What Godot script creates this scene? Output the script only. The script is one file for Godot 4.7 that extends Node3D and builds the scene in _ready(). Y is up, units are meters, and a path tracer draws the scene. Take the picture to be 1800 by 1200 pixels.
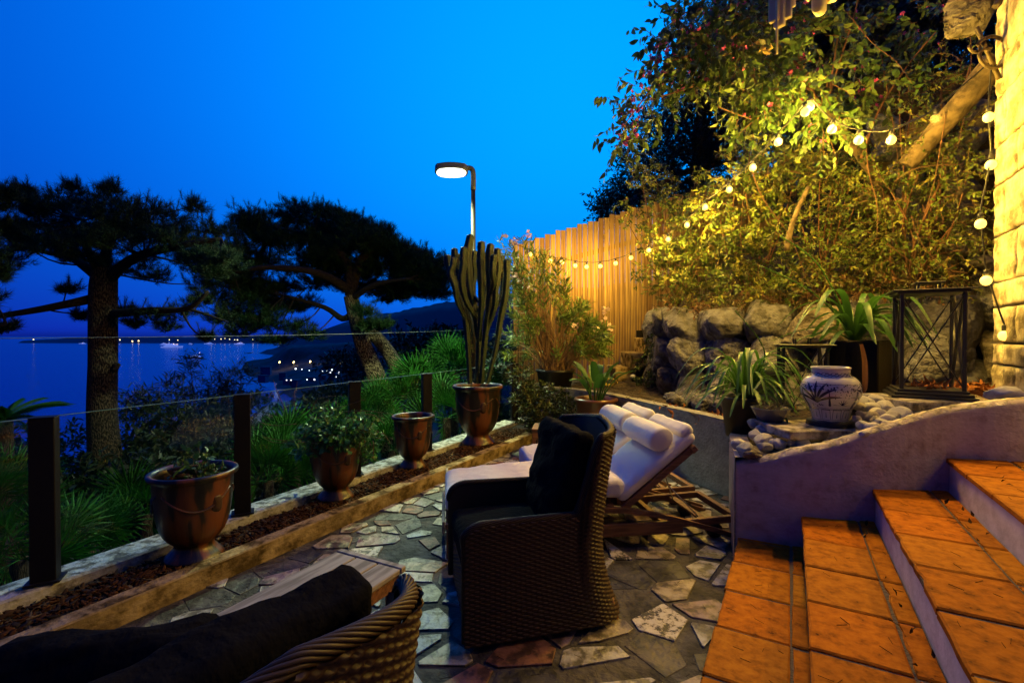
extends Node3D
# A terrace above the sea at dusk: glass fence with glazed pots on the left, wicker chairs and loungers,
# terracotta steps and a planted bank on the right. Units are metres, y up, the camera looks along -z.

var rng := RandomNumberGenerator.new()
var M := {}
var T := {}

# ---------------------------------------------------------------- helpers
func L(r: float, g: float, b: float) -> Color:            # a linear base colour
	return Color(r, g, b).linear_to_srgb()

func W(x: float, d: float, y: float) -> Vector3:          # x to the right, d metres ahead, y up
	return Vector3(x, y, -d)

func A(px: float, py: float, d: float) -> Vector3:        # survey: bearing and elevation read off the plan, d metres ahead
	return Vector3((px - 900.0) / 850.0 * d, 1.55 - (py - 590.0) / 850.0 * d, -d)

func S(u: float, v: float, y: float) -> Vector3:          # along and across the steps (30 degrees to the view)
	return Vector3(u * 0.4985 + v * 0.8669, y, -(u * 0.8669 - v * 0.4985))

func rf(a: float, b: float) -> float:
	return rng.randf_range(a, b)

func rdir() -> Vector3:
	var z := rf(-1, 1)
	var a := rf(0, TAU)
	var r := sqrt(1.0 - z * z)
	return Vector3(r * cos(a), z, r * sin(a))

func ntex(seed_: int, freq: float, oct: int, stops: Array, size := 512, type := FastNoiseLite.TYPE_SIMPLEX_SMOOTH, gain := 0.5, cell := false) -> NoiseTexture2D:
	var n := FastNoiseLite.new()
	n.seed = seed_
	n.noise_type = type
	n.frequency = freq
	n.fractal_type = FastNoiseLite.FRACTAL_FBM if not cell else FastNoiseLite.FRACTAL_NONE
	n.fractal_octaves = oct
	n.fractal_gain = gain
	if type == FastNoiseLite.TYPE_CELLULAR:
		n.cellular_return_type = FastNoiseLite.RETURN_DISTANCE2_SUB
	var t := NoiseTexture2D.new()
	t.width = size
	t.height = size
	t.seamless = true
	t.noise = n
	if stops.size():
		var g := Gradient.new()
		var off := PackedFloat32Array()
		var col := PackedColorArray()
		for s in stops:
			off.append(s[0])
			col.append(s[1])
		g.offsets = off
		g.colors = col
		t.color_ramp = g
	return t

func grey(a: float, b: float) -> Array:
	return [[0.25, Color(a, a, a)], [0.75, Color(b, b, b)]]

func mk(called: String, col: Color, rough: float, o := {}) -> StandardMaterial3D:
	var m := StandardMaterial3D.new()
	m.resource_name = called
	m.albedo_color = col
	m.roughness = rough
	m.metallic = o.get("metal", 0.0)
	m.metallic_specular = o.get("spec", 0.5)
	if o.has("tex"):
		m.albedo_texture = o.tex
	if o.has("bump"):
		m.heightmap_enabled = true
		m.heightmap_texture = o.bump
		m.heightmap_scale = o.get("bs", 0.5)
	if o.has("rtex"):
		m.roughness_texture = o.rtex
	if o.has("tri"):
		m.uv1_triplanar = true
		m.uv1_world_triplanar = o.get("world", false)
		m.uv1_scale = o.tri if o.tri is Vector3 else Vector3.ONE * float(o.tri)
	elif o.has("uvs"):
		m.uv1_scale = o.uvs
	if o.has("coat"):
		m.clearcoat_enabled = true
		m.clearcoat = o.coat
		m.clearcoat_roughness = o.get("coatr", 0.1)
	if o.has("rim"):
		m.rim_enabled = true
		m.rim = o.rim
		m.rim_tint = 0.5
	if o.has("back"):
		m.backlight_enabled = true
		m.backlight = o.back
	if o.has("vc"):
		m.vertex_color_use_as_albedo = true
	if o.has("em"):
		m.emission_enabled = true
		m.emission = o.em
		m.emission_energy_multiplier = o.get("ee", 1.0)
	M[called] = m
	return m

func ST() -> SurfaceTool:
	var st := SurfaceTool.new()
	st.begin(Mesh.PRIMITIVE_TRIANGLES)
	return st

func base(called: String, at := Vector3.ZERO, turn := 0.0) -> Node3D:
	var o := Node3D.new()
	o.name = called
	add_child(o, true)
	o.position = at
	o.rotation.y = deg_to_rad(turn)
	return o

func tag(o: Node, label: String, category := "", group := "", kind := "") -> Node:
	if label: o.set_meta("label", label)
	if category: o.set_meta("category", category)
	if group: o.set_meta("group", group)
	if kind: o.set_meta("kind", kind)
	return o

func done(st: SurfaceTool) -> ArrayMesh:
	st.generate_normals()
	return st.commit()

# commits a surface as one named mesh; with world, the shape was built in world coordinates
func obj(called: String, st, m: Material, parent: Node3D = self, world := false) -> MeshInstance3D:
	var o := MeshInstance3D.new()
	o.name = called
	o.mesh = st if st is Mesh else done(st)
	o.material_override = m
	parent.add_child(o, true)
	if world and parent != self:
		o.position = -whole(parent)
	return o

func whole(n: Node3D) -> Vector3:
	var p := Vector3.ZERO
	while n != self:
		p += n.position
		n = n.get_parent()
	return p

func struct(called: String, st, m: Material) -> MeshInstance3D:
	var o := obj(called, st, m)
	o.set_meta("kind", "structure")
	return o

func many(called: String, mesh: Mesh, m: Material, where: Array, cols: Array, parent: Node3D = self, world := true) -> MultiMeshInstance3D:
	var mm := MultiMesh.new()
	mm.transform_format = MultiMesh.TRANSFORM_3D
	mm.use_colors = cols.size() > 0
	mm.mesh = mesh
	mm.instance_count = where.size()
	for i in where.size():
		mm.set_instance_transform(i, where[i])
		if cols.size():
			mm.set_instance_color(i, cols[i])
	var o := MultiMeshInstance3D.new()
	o.name = called
	o.multimesh = mm
	o.material_override = m
	parent.add_child(o, true)
	if world and parent != self:
		o.position = -whole(parent)
	o.set_meta("kind", "stuff")
	return o

func tri(st: SurfaceTool, a: Vector3, b: Vector3, c: Vector3) -> void:
	st.set_uv(Vector2.ZERO)
	st.add_vertex(a)
	st.add_vertex(b)
	st.add_vertex(c)

func quad(st: SurfaceTool, a: Vector3, b: Vector3, c: Vector3, d: Vector3) -> void:
	tri(st, a, b, c)
	tri(st, a, c, d)

# a chamfered box
func box(st: SurfaceTool, c: Vector3, size: Vector3, bas := Basis.IDENTITY, bev := 0.004) -> void:
	st.set_smooth_group(-1)
	var h := size * 0.5
	bev = minf(bev, 0.45 * minf(h.x, minf(h.y, h.z)) * 2.0)
	var P := func(sx, sy, sz, k):
		var p := Vector3(sx * h.x, sy * h.y, sz * h.z)
		if k != 0: p.x -= sx * bev
		if k != 1: p.y -= sy * bev
		if k != 2: p.z -= sz * bev
		return c + bas * p
	for k in 3:
		for s in [-1.0, 1.0]:
			var q := []
			for e in [[-1, -1], [1, -1], [1, 1], [-1, 1]]:
				var v := [0.0, 0.0, 0.0]
				v[k] = s
				v[(k + 1) % 3] = float(e[0])
				v[(k + 2) % 3] = float(e[1])
				q.append(P.call(v[0], v[1], v[2], k))
			if s < 0: quad(st, q[0], q[1], q[2], q[3])
			else: quad(st, q[3], q[2], q[1], q[0])
	for k in 3:                               # edges along axis k
		var i := (k + 1) % 3
		var j := (k + 2) % 3
		for a in [-1.0, 1.0]:
			for b in [-1.0, 1.0]:
				var lo := [0.0, 0.0, 0.0]
				lo[i] = a
				lo[j] = b
				var hi := lo.duplicate()
				lo[k] = -1.0
				hi[k] = 1.0
				var p0: Vector3 = P.call(lo[0], lo[1], lo[2], i)
				var p1: Vector3 = P.call(hi[0], hi[1], hi[2], i)
				var p2: Vector3 = P.call(hi[0], hi[1], hi[2], j)
				var p3: Vector3 = P.call(lo[0], lo[1], lo[2], j)
				if a * b > 0: quad(st, p3, p2, p1, p0)
				else: quad(st, p0, p1, p2, p3)
	for sx in [-1.0, 1.0]:
		for sy in [-1.0, 1.0]:
			for sz in [-1.0, 1.0]:
				var a2: Vector3 = P.call(sx, sy, sz, 0)
				var b2: Vector3 = P.call(sx, sy, sz, 1)
				var c2: Vector3 = P.call(sx, sy, sz, 2)
				if sx * sy * sz > 0: tri(st, c2, b2, a2)
				else: tri(st, a2, b2, c2)

func bar(st: SurfaceTool, a: Vector3, b: Vector3, w: float, t: float, up := Vector3.UP, bev := 0.003) -> void:
	var d := (b - a)
	var x := d.normalized()
	var z := x.cross(up).normalized()
	var y := z.cross(x).normalized()
	box(st, (a + b) * 0.5, Vector3(d.length(), t, w), Basis(x, y, z), bev)

func tube(st: SurfaceTool, pts: Array, rad: Array, sides := 6, caps := true) -> void:
	st.set_smooth_group(0)
	var n := pts.size()
	var t0: Vector3 = (pts[1] - pts[0]).normalized()
	var nx := t0.cross(Vector3(0.31, 0.87, 0.38)).normalized()
	var rings := []
	var along := 0.0
	for i in n:
		var t: Vector3 = (pts[mini(i + 1, n - 1)] - pts[maxi(i - 1, 0)]).normalized()
		nx = (nx - t * nx.dot(t)).normalized()
		var ny := t.cross(nx)
		var ring := []
		if i > 0: along += (pts[i] - pts[i - 1]).length()
		for k in sides + 1:
			var a := TAU * k / sides
			ring.append([pts[i] + (nx * cos(a) + ny * sin(a)) * float(rad[i]), Vector2(float(k) / sides, along)])
		rings.append(ring)
	for i in n - 1:
		for k in sides:
			var q := [rings[i][k], rings[i][k + 1], rings[i + 1][k + 1], rings[i + 1][k]]
			for e in [0, 1, 2, 0, 2, 3]:
				st.set_uv(q[e][1])
				st.add_vertex(q[e][0])
	if caps:
		for i in [0, n - 1]:
			for k in range(1, sides - 1):
				if i == 0: tri(st, rings[i][0][0], rings[i][k + 1][0], rings[i][k][0])
				else: tri(st, rings[i][0][0], rings[i][k][0], rings[i][k + 1][0])

# a smooth curve through control points
func curve(pts: Array, n: int) -> Array:
	var out := []
	var m := pts.size()
	for i in n + 1:
		var f := float(i) / n * (m - 1)
		var k := mini(int(f), m - 2)
		var t := f - k
		var p0: Vector3 = pts[maxi(k - 1, 0)]
		var p1: Vector3 = pts[k]
		var p2: Vector3 = pts[k + 1]
		var p3: Vector3 = pts[mini(k + 2, m - 1)]
		out.append(p1.cubic_interpolate(p2, p0, p3, t))
	return out

func taper(a: float, b: float, n: int) -> Array:
	var r := []
	for i in n + 1:
		r.append(lerpf(a, b, float(i) / n))
	return r

func lathe(st: SurfaceTool, prof: Array, segs := 32, c := Vector3.ZERO, wob := 0.0) -> void:
	st.set_smooth_group(0)
	var len := 0.0
	var vs := [0.0]
	for i in range(1, prof.size()):
		len += (prof[i] - prof[i - 1]).length()
		vs.append(len)
	for i in prof.size() - 1:
		for k in segs:
			var e := [[i, k], [i, k + 1], [i + 1, k + 1], [i, k], [i + 1, k + 1], [i + 1, k]]
			for q in e:
				var a: float = TAU * (q[1] % segs) / segs
				var r: float = prof[q[0]].x * (1.0 + wob * sin(a * 2.0 + prof[q[0]].y * 3.0))
				st.set_uv(Vector2(float(q[1]) / segs, vs[q[0]]))
				st.add_vertex(c + Vector3(r * cos(a), prof[q[0]].y, r * sin(a)))

# points of a cube's skin, n by n on each face, passed through f
func skin(st: SurfaceTool, n: int, f: Callable) -> void:
	st.set_smooth_group(0)
	for k in 3:
		for s in [-1.0, 1.0]:
			var g := []
			for i in n + 1:
				var row := []
				for j in n + 1:
					var v := [0.0, 0.0, 0.0]
					v[k] = s
					v[(k + 1) % 3] = 2.0 * i / n - 1.0
					v[(k + 2) % 3] = 2.0 * j / n - 1.0
					row.append(f.call(Vector3(v[0], v[1], v[2])))
				g.append(row)
			for i in n:
				for j in n:
					if s < 0: quad(st, g[i][j], g[i + 1][j], g[i + 1][j + 1], g[i][j + 1])
					else: quad(st, g[i][j + 1], g[i + 1][j + 1], g[i + 1][j], g[i][j])

# a soft cushion: rounded block with a puffed face and folds
func cushion(st: SurfaceTool, c: Vector3, size: Vector3, bas: Basis, rad: float, puff: float, fold: float, seed_: int, n := 14) -> void:
	var h := size * 0.5
	var ns := FastNoiseLite.new()
	ns.seed = seed_
	ns.frequency = 3.0
	skin(st, n, func(p: Vector3) -> Vector3:
		var q := p * h
		var inner := Vector3(maxf(h.x - rad, 0.001), maxf(h.y - rad, 0.001), maxf(h.z - rad, 0.001))
		var cl := q.clamp(-inner, inner)
		var d := q - cl
		var nn := d.normalized() if d.length() > 1e-5 else Vector3.UP
		q = cl + nn * rad
		var e := p * p
		q.y += signf(p.y) * puff * (1.0 - e.x) * (1.0 - e.z) * minf(1.0, absf(p.y) * 2.0)
		q += nn * fold * ns.get_noise_3d(q.x * 1.0, q.y, q.z * 2.2)
		return c + bas * q)

# an irregular boulder
func boulder(st: SurfaceTool, c: Vector3, r: Vector3, bas: Basis, sq: float, rough: float, seed_: int, n := 10) -> void:
	var ns := FastNoiseLite.new()
	ns.seed = seed_
	ns.frequency = 1.0
	ns.fractal_octaves = 4
	var cut := []
	var rr := RandomNumberGenerator.new()
	rr.seed = seed_
	for i in 14:
		cut.append([Vector3(rr.randf_range(-1, 1), rr.randf_range(-1, 1), rr.randf_range(-1, 1)).normalized(), rr.randf_range(0.66, 0.96)])
	skin(st, n, func(p: Vector3) -> Vector3:
		var q := p.normalized().lerp(p, sq)
		for k in cut:
			var over: float = q.dot(k[0]) - k[1]
			if over > 0: q -= k[0] * over * 0.85
		q *= 1.0 + rough * (ns.get_noise_3d(q.x * 1.6 + 7, q.y * 1.6, q.z * 1.6) + 0.6 * ns.get_noise_3d(q.x * 6, q.y * 6 + 3, q.z * 6))
		return c + bas * (q * r))

# flat stone with a chamfered edge: polygon in (x, d), top height y
func slab(st: SurfaceTool, poly: Array, y: float, th: float, bev := 0.006) -> void:
	st.set_smooth_group(-1)
	var c := Vector2.ZERO
	for p in poly: c += p
	c /= poly.size()
	var n := poly.size()
	for i in n:
		var a: Vector2 = poly[i]
		var b: Vector2 = poly[(i + 1) % n]
		var ai := a + (c - a).normalized() * bev
		var bi := b + (c - b).normalized() * bev
		tri(st, W(c.x, c.y, y), W(bi.x, bi.y, y), W(ai.x, ai.y, y))
		quad(st, W(ai.x, ai.y, y), W(bi.x, bi.y, y), W(b.x, b.y, y - bev * 0.6), W(a.x, a.y, y - bev * 0.6))
		quad(st, W(a.x, a.y, y - bev * 0.6), W(b.x, b.y, y - bev * 0.6), W(b.x, b.y, y - th), W(a.x, a.y, y - th))

# leaves -------------------------------------------------------------
func leaf(len: float, wid: float, fold := 0.25, bend := 0.2, seg := 3) -> ArrayMesh:   # grows along +y
	var st := ST()
	st.set_smooth_group(0)
	var mid := []
	var lf := []
	var rt := []
	for i in seg + 1:
		var t := float(i) / seg
		var w: float = wid * 0.5 * pow(sin(PI * pow(minf(t * 0.96 + 0.02, 1.0), 0.75)), 0.8)
		var y := len * t
		var z := -bend * len * t * t
		mid.append(Vector3(0, y, z))
		lf.append(Vector3(-w, y, z + fold * w))
		rt.append(Vector3(w, y, z + fold * w))
	for i in seg:
		quad(st, mid[i], lf[i], lf[i + 1], mid[i + 1])
		quad(st, rt[i], mid[i], mid[i + 1], rt[i + 1])
	return done(st)

func towards(d: Vector3, roll: float, k := 1.0) -> Basis:     # y axis along d
	var y := d.normalized()
	var x := y.cross(Vector3(0.2, 0.1, 0.97) if absf(y.z) < 0.9 else Vector3.RIGHT).normalized()
	x = x.rotated(y, roll)
	return Basis(x, y, x.cross(y)).scaled_local(Vector3.ONE * k)

# twigs with leaves inside ellipsoids: blobs are [centre, radii, twigs]
func foliage(o: Node3D, blobs: Array, leafmesh: Mesh, m: Material, wood: Material, cols: Array, opt := {}) -> void:
	var at := []
	var cc := []
	var st := ST()
	var any := false
	var twig: float = opt.get("twig", 0.3)
	var per: int = opt.get("per", 9)
	var droop: float = opt.get("droop", 0.25)
	var size: float = opt.get("size", 1.0)
	var inner: float = opt.get("inner", 0.15)
	var root = opt.get("root")
	for b in blobs:
		var c: Vector3 = b[0]
		var r: Vector3 = b[1]
		if root != null:
			var way := curve([root, root.lerp(c, 0.45) + rdir() * 0.15, c], 6)
			tube(st, way, taper(opt.get("limb", 0.025), 0.006, 6), 5)
			any = true
		for i in int(b[2]):
			var dir := rdir()
			var s := c + dir * r * pow(rf(inner, 1.0), 0.6)
			var go := (dir * 0.8 + rdir() * 0.7 + Vector3(0, opt.get("rise", 0.1), 0)).normalized()
			var p := s
			var tone := rf(0, 1)
			var ln := twig * rf(0.6, 1.3)
			var way2 := [p]
			for k in per:
				go = (go + Vector3(0, -droop / per * 2.0, 0) + rdir() * 0.12).normalized()
				p += go * ln / per
				if k % 3 == 2: way2.append(p)
				var side := go.cross(rdir()).normalized()
				var ld := (go * 0.6 + side * 0.8 + Vector3(0, -droop, 0)).normalized()
				at.append(Transform3D(towards(ld, rf(0, TAU), size * rf(0.65, 1.25)), p))
				var col: Color = cols[int(tone * 0.999 * cols.size())]
				var v := rf(0.7, 1.3)
				cc.append(Color(col.r * v, col.g * v, col.b * v))
			if way2.size() > 1:
				tube(st, way2, taper(0.004, 0.0015, way2.size() - 1), 3, false)
				any = true
	if any:
		obj("branches", st, wood, o, true)
	many(opt.get("called", "leaves"), leafmesh, m, at, cc, o)

# ---------------------------------------------------------------- the scene
func _ready() -> void:
	rng.seed = 20240611
	view()
	materials()
	sea_and_hills()
	garden_ground()
	terrace()
	steps()
	bank()
	house()
	fence_of_planks()
	planter()
	street_lamp()
	pines()
	garden_plants()
	armchairs()
	loungers()
	tables()
	pots()
	oleander()
	bed_things()
	bank_plants()
	string_lights()
	litter()

func view() -> void:
	var cam := Camera3D.new()
	cam.name = "camera"
	cam.position = Vector3(0, 1.55, 0)
	cam.rotation.x = -atan(10.0 / 850.0)
	cam.fov = 2.0 * rad_to_deg(atan(600.0 / 850.0))
	cam.near = 0.05
	cam.far = 90000.0
	add_child(cam)
	cam.current = true
	var e := Environment.new()
	e.background_mode = Environment.BG_SKY
	e.tonemap_mode = Environment.TONE_MAPPER_LINEAR
	e.tonemap_exposure = 1.0
	e.sdfgi_enabled = true
	e.ssao_enabled = true
	e.ssil_enabled = true
	var sky := Sky.new()
	var pm := PanoramaSkyMaterial.new()
	pm.panorama = dusk()
	sky.sky_material = pm
	e.sky = sky
	var we := WorldEnvironment.new()
	we.name = "world_environment"
	we.environment = e
	add_child(we)

# the afterglow: brightest low down ahead and a little to the right, deep blue away from it
func dusk() -> ImageTexture:
	var w := 512
	var h := 256
	var im := Image.create(w, h, false, Image.FORMAT_RGBF)
	var g := Vector3(sin(deg_to_rad(12.0)) * cos(deg_to_rad(22.0)), sin(deg_to_rad(22.0)), -cos(deg_to_rad(12.0)) * cos(deg_to_rad(22.0)))
	for j in h:
		var el := PI * (0.5 - (j + 0.5) / h)
		for i in w:
			var az := TAU * (i + 0.5) / w
			var d := Vector3(sin(az) * cos(el), sin(el), -cos(az) * cos(el))
			var ang := acos(clampf(d.dot(g), -1, 1))
			var k := exp(-pow(ang / 0.52, 2.0) * 0.5)
			var k2 := exp(-pow(ang / 0.88, 2.0) * 0.5)
			var low := exp(-maxf(el, 0.0) / 0.14)
			var c := Vector3(0.0, 0.008, 0.05)
			c += Vector3(0.0, 0.094, 1.22) * k2
			c += Vector3(0.0, 0.32, 0.05) * k
			c = c.lerp(Vector3(0.004, 0.006 + 0.06 * k2 * k2, 0.07 + 0.66 * k2), low)
			if el < 0: c *= 0.35
			im.set_pixel(i, j, Color(c.x, c.y, c.z))
	return ImageTexture.create_from_image(im)

func materials() -> void:
	var fine := ntex(3, 0.03, 5, grey(0.0, 1.0), 512)
	var mid := ntex(5, 0.012, 5, grey(0.0, 1.0), 512)
	var pits := ntex(11, 0.05, 3, [[0.3, Color(0.2, 0.2, 0.2)], [0.42, Color(1, 1, 1)]], 512)
	T.fine = fine
	T.mid = mid
	var blotch := ntex(21, 0.008, 5, [[0.25, Color(0.88, 0.87, 0.86)], [0.5, Color(0.96, 0.955, 0.95)], [0.75, Color(1, 1, 1)]], 512)
	var stainy := ntex(22, 0.006, 6, [[0.28, Color(0.5, 0.48, 0.43)], [0.45, Color(0.82, 0.80, 0.75)], [0.7, Color(1, 1, 1)]], 512, FastNoiseLite.TYPE_SIMPLEX_SMOOTH, 0.62)
	var speck := ntex(23, 0.012, 6, [[0.34, Color(0.12, 0.10, 0.08)], [0.42, Color(0.62, 0.58, 0.52)], [0.52, Color(0.95, 0.94, 0.92)], [0.8, Color(1, 1, 1)]], 512, FastNoiseLite.TYPE_SIMPLEX_SMOOTH, 0.78)
	var grain := ntex(31, 0.01, 5, [[0.2, Color(0.72, 0.69, 0.66)], [0.45, Color(0.88, 0.86, 0.85)], [0.6, Color(0.96, 0.955, 0.95)], [0.8, Color(1, 1, 1)]], 512, FastNoiseLite.TYPE_SIMPLEX_SMOOTH, 0.6)
	var bark := ntex(41, 0.02, 5, [[0.3, Color(0.25, 0.22, 0.2)], [0.55, Color(0.8, 0.78, 0.75)], [0.8, Color(1, 1, 1)]], 512)
	var glaze := ntex(51, 0.009, 4, [[0.20, Color(0.10, 0.075, 0.04)], [0.44, Color(0.24, 0.20, 0.09)], [0.54, Color(0.60, 0.36, 0.13)], [0.75, Color(0.72, 0.42, 0.15)]], 512)
	T.grain = grain
	T.blotch = blotch
	# setting
	mk("white plaster", L(0.38, 0.32, 0.33), 0.92, {"spec": 0.2, "tex": ntex(26, 0.007, 6, [[0.15, Color(0.80, 0.77, 0.74)], [0.38, Color(0.93, 0.92, 0.91)], [0.6, Color(0.97, 0.965, 0.96)], [0.8, Color(1, 1, 1)]], 512, FastNoiseLite.TYPE_SIMPLEX_SMOOTH, 0.6), "bump": fine, "bs": 0.16, "tri": 1.9, "world": true})
	mk("riser plaster", L(0.58, 0.55, 0.54), 0.92, {"spec": 0.2, "tex": blotch, "bump": fine, "bs": 0.12, "tri": 1.9, "world": true})
	mk("grey roughcast", L(0.27, 0.26, 0.24), 0.95, {"tex": blotch, "bump": fine, "bs": 0.4, "tri": 1.6, "world": true})
	mk("coping", L(0.55, 0.50, 0.43), 0.92, {"tex": stainy, "bump": mid, "bs": 1.2, "tri": 2.2, "world": true})
	mk("concrete", L(0.36, 0.27, 0.14), 0.9, {"spec": 0.15, "tex": stainy, "bump": fine, "bs": 0.4, "tri": 1.4, "world": true})
	mk("pale concrete", L(0.50, 0.50, 0.46), 0.9, {"tex": stainy, "bump": mid, "bs": 0.6, "tri": 2.6, "world": true})
	mk("mortar", L(0.075, 0.066, 0.056), 0.8, {"tex": stainy, "bump": fine, "bs": 0.5, "tri": 1.1, "world": true})
	mk("slate", L(0.062, 0.058, 0.052), 0.6, {"tex": stainy, "bump": mid, "bs": 0.6, "tri": 1.2, "world": true})
	mk("brown slate", L(0.085, 0.066, 0.05), 0.6, {"tex": stainy, "bump": mid, "bs": 0.6, "tri": 1.2, "world": true})
	mk("white marble", L(0.40, 0.39, 0.37), 0.5, {"tex": stainy, "bump": mid, "bs": 0.3, "tri": 2.4, "world": true})
	mk("pitted marble", L(0.52, 0.48, 0.42), 0.55, {"tex": speck, "bump": mid, "bs": 0.3, "tri": 1.5, "world": true})
	mk("cream marble", L(0.37, 0.31, 0.21), 0.5, {"tex": stainy, "bump": mid, "bs": 0.3, "tri": 2.0, "world": true})
	mk("pink marble", L(0.30, 0.21, 0.19), 0.5, {"tex": stainy, "bump": mid, "bs": 0.3, "tri": 2.0, "world": true})
	mk("rust stone", L(0.24, 0.10, 0.05), 0.6, {"tex": stainy, "bump": mid, "bs": 0.3, "tri": 2.0, "world": true})
	for i in 5:
		mk("terracotta %d" % i, [L(0.43, 0.15, 0.005), L(0.35, 0.11, 0.004), L(0.47, 0.185, 0.008), L(0.38, 0.135, 0.007), L(0.43, 0.13, 0.004)][i], 0.72, {"spec": 0.2, "tex": ntex(60 + i, 0.02, 6, [[0.06, Color(0.35, 0.28, 0.22)], [0.15, Color(0.72, 0.68, 0.6)], [0.45, Color(0.9, 0.87, 0.84)], [0.8, Color(1, 1, 1)]], 512, FastNoiseLite.TYPE_SIMPLEX_SMOOTH, 0.65), "bump": fine, "bs": 0.15, "tri": 1.2, "world": true})
	mk("grout", L(0.09, 0.065, 0.042), 0.95, {"bump": fine, "bs": 0.3, "tri": 3.0, "world": true})
	mk("rock", L(0.21, 0.215, 0.27), 0.95, {"tex": stainy, "bump": mid, "bs": 4.5, "tri": 1.5})
	mk("rock warm", L(0.20, 0.175, 0.15), 0.95, {"tex": stainy, "bump": mid, "bs": 3.0, "tri": 1.7})
	mk("rock dark", L(0.14, 0.14, 0.18), 0.95, {"tex": stainy, "bump": mid, "bs": 3.0, "tri": 1.3})
	mk("earth", L(0.06, 0.042, 0.026), 1.0, {"tex": stainy, "bump": mid, "bs": 4.0, "tri": 1.2, "world": true})
	mk("ashlar", L(0.56, 0.49, 0.35), 0.95, {"tex": stainy, "bump": mid, "bs": 0.8, "tri": 1.3, "world": true})
	mk("dark earth", L(0.02, 0.02, 0.014), 1.0, {"bump": mid, "bs": 6.0, "tri": 0.6, "world": true})
	mk("sea", L(0.014, 0.004, 0.34), 0.16, {"spec": 0.2, "bump": ntex(71, 0.02, 4, grey(0, 1), 512), "bs": 45.0, "tri": Vector3(0.012, 0.012, 0.012), "world": true})
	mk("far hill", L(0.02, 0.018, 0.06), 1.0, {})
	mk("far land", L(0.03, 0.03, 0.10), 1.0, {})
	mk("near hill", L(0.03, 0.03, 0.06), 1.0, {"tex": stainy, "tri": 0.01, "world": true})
	# wood
	for i in 4:
		mk("plank %d" % i, [L(0.33, 0.21, 0.085), L(0.27, 0.165, 0.068), L(0.37, 0.25, 0.105), L(0.23, 0.135, 0.058)][i], 0.8, {"tex": grain, "tri": [Vector3(5.0, 0.10, 5.0), Vector3(6.5, 0.08, 6.5), Vector3(5.8, 0.13, 5.8), Vector3(7.5, 0.09, 7.5)][i]})
	mk("teak", L(0.24, 0.105, 0.042), 0.55, {"tex": grain, "tri": Vector3(0.6, 7.0, 7.0)})
	mk("grey teak", L(0.30, 0.26, 0.22), 0.75, {"tex": grain, "tri": Vector3(3.2, 3.2, 0.35)})
	mk("old log", L(0.13, 0.092, 0.05), 0.85, {"tex": stainy, "bump": mid, "bs": 0.8, "tri": 2.2})
	mk("pine bark", L(0.11, 0.075, 0.045), 1.0, {"tex": bark, "bump": bark, "bs": 5.0, "uvs": Vector3(5, 1.1, 1)})
	mk("dark bark", L(0.035, 0.024, 0.015), 1.0, {"tex": bark, "uvs": Vector3(4, 1.0, 1)})
	mk("pale bark", L(0.30, 0.235, 0.13), 1.0, {"tex": bark, "bump": bark, "bs": 3.0, "uvs": Vector3(4, 1.0, 1)})
	mk("twig", L(0.10, 0.055, 0.026), 0.9)
	mk("pale twig", L(0.24, 0.14, 0.065), 0.9)
	mk("red twig", L(0.11, 0.05, 0.025), 0.9)
	# metal, glass, cloth
	mk("post paint", L(0.009, 0.008, 0.009), 0.5, {"spec": 0.25, "bump": fine, "bs": 0.05, "tri": 3.0})
	mk("black iron", L(0.012, 0.011, 0.011), 0.5)
	mk("wrought iron", L(0.10, 0.075, 0.045), 0.5, {"metal": 0.6, "bump": fine, "bs": 0.2, "tri": 4.0})
	mk("galvanised", L(0.022, 0.017, 0.012), 0.6, {"spec": 0.3})
	mk("lamp housing", L(0.10, 0.11, 0.10), 0.5)
	mk("black plastic", L(0.01, 0.01, 0.01), 0.45)
	mk("steel rod", L(0.5, 0.48, 0.46), 0.3, {"metal": 0.9})
	var gl := mk("fence glass", Color(0.05, 0.22, 0.16, 0.04), 0.02, {"spec": 0.3})
	gl.transparency = BaseMaterial3D.TRANSPARENCY_ALPHA
	var g2 := mk("lantern glass", Color(0.5, 0.45, 0.3, 0.03), 0.03, {"spec": 0.12})
	g2.transparency = BaseMaterial3D.TRANSPARENCY_ALPHA
	mk("glass edge", L(0.09, 0.18, 0.14), 0.15)
	mk("bulb glow", L(0.9, 0.8, 0.6), 0.3, {"em": L(1.0, 0.64, 0.11), "ee": 2.3})
	var cb := mk("clear bulb", Color(0.9, 0.85, 0.7, 0.15), 0.03)
	cb.transparency = BaseMaterial3D.TRANSPARENCY_ALPHA
	mk("led glow", L(0.9, 0.95, 0.9), 0.3, {"em": L(0.95, 1.0, 0.90), "ee": 3.0})
	mk("far lamp", L(0.9, 0.8, 0.6), 0.3, {"em": L(1.0, 0.72, 0.25), "ee": 4.0})
	mk("far lamp white", L(0.9, 0.9, 0.9), 0.3, {"em": L(0.85, 0.95, 1.0), "ee": 3.0})
	mk("yacht light", L(0.9, 0.8, 0.6), 0.3, {"em": L(1.0, 0.66, 0.5), "ee": 2.0})
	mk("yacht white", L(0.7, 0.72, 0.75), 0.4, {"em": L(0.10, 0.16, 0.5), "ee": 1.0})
	mk("hull dark", L(0.02, 0.02, 0.05), 0.4)
	mk("canvas", L(0.66, 0.63, 0.62), 0.95, {"bump": ntex(81, 0.006, 3, grey(0, 1), 512), "bs": 0.5, "tri": 1.6, "rim": 0.1})
	mk("black cloth", L(0.006, 0.006, 0.007), 1.0, {"bump": ntex(82, 0.015, 4, grey(0, 1), 512), "bs": 0.3, "tri": 2.6, "spec": 0.15})
	mk("wicker", L(0.046, 0.025, 0.010), 0.5, {"vc": true, "spec": 0.35})
	mk("wicker plain", L(0.045, 0.025, 0.012), 0.6)
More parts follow.
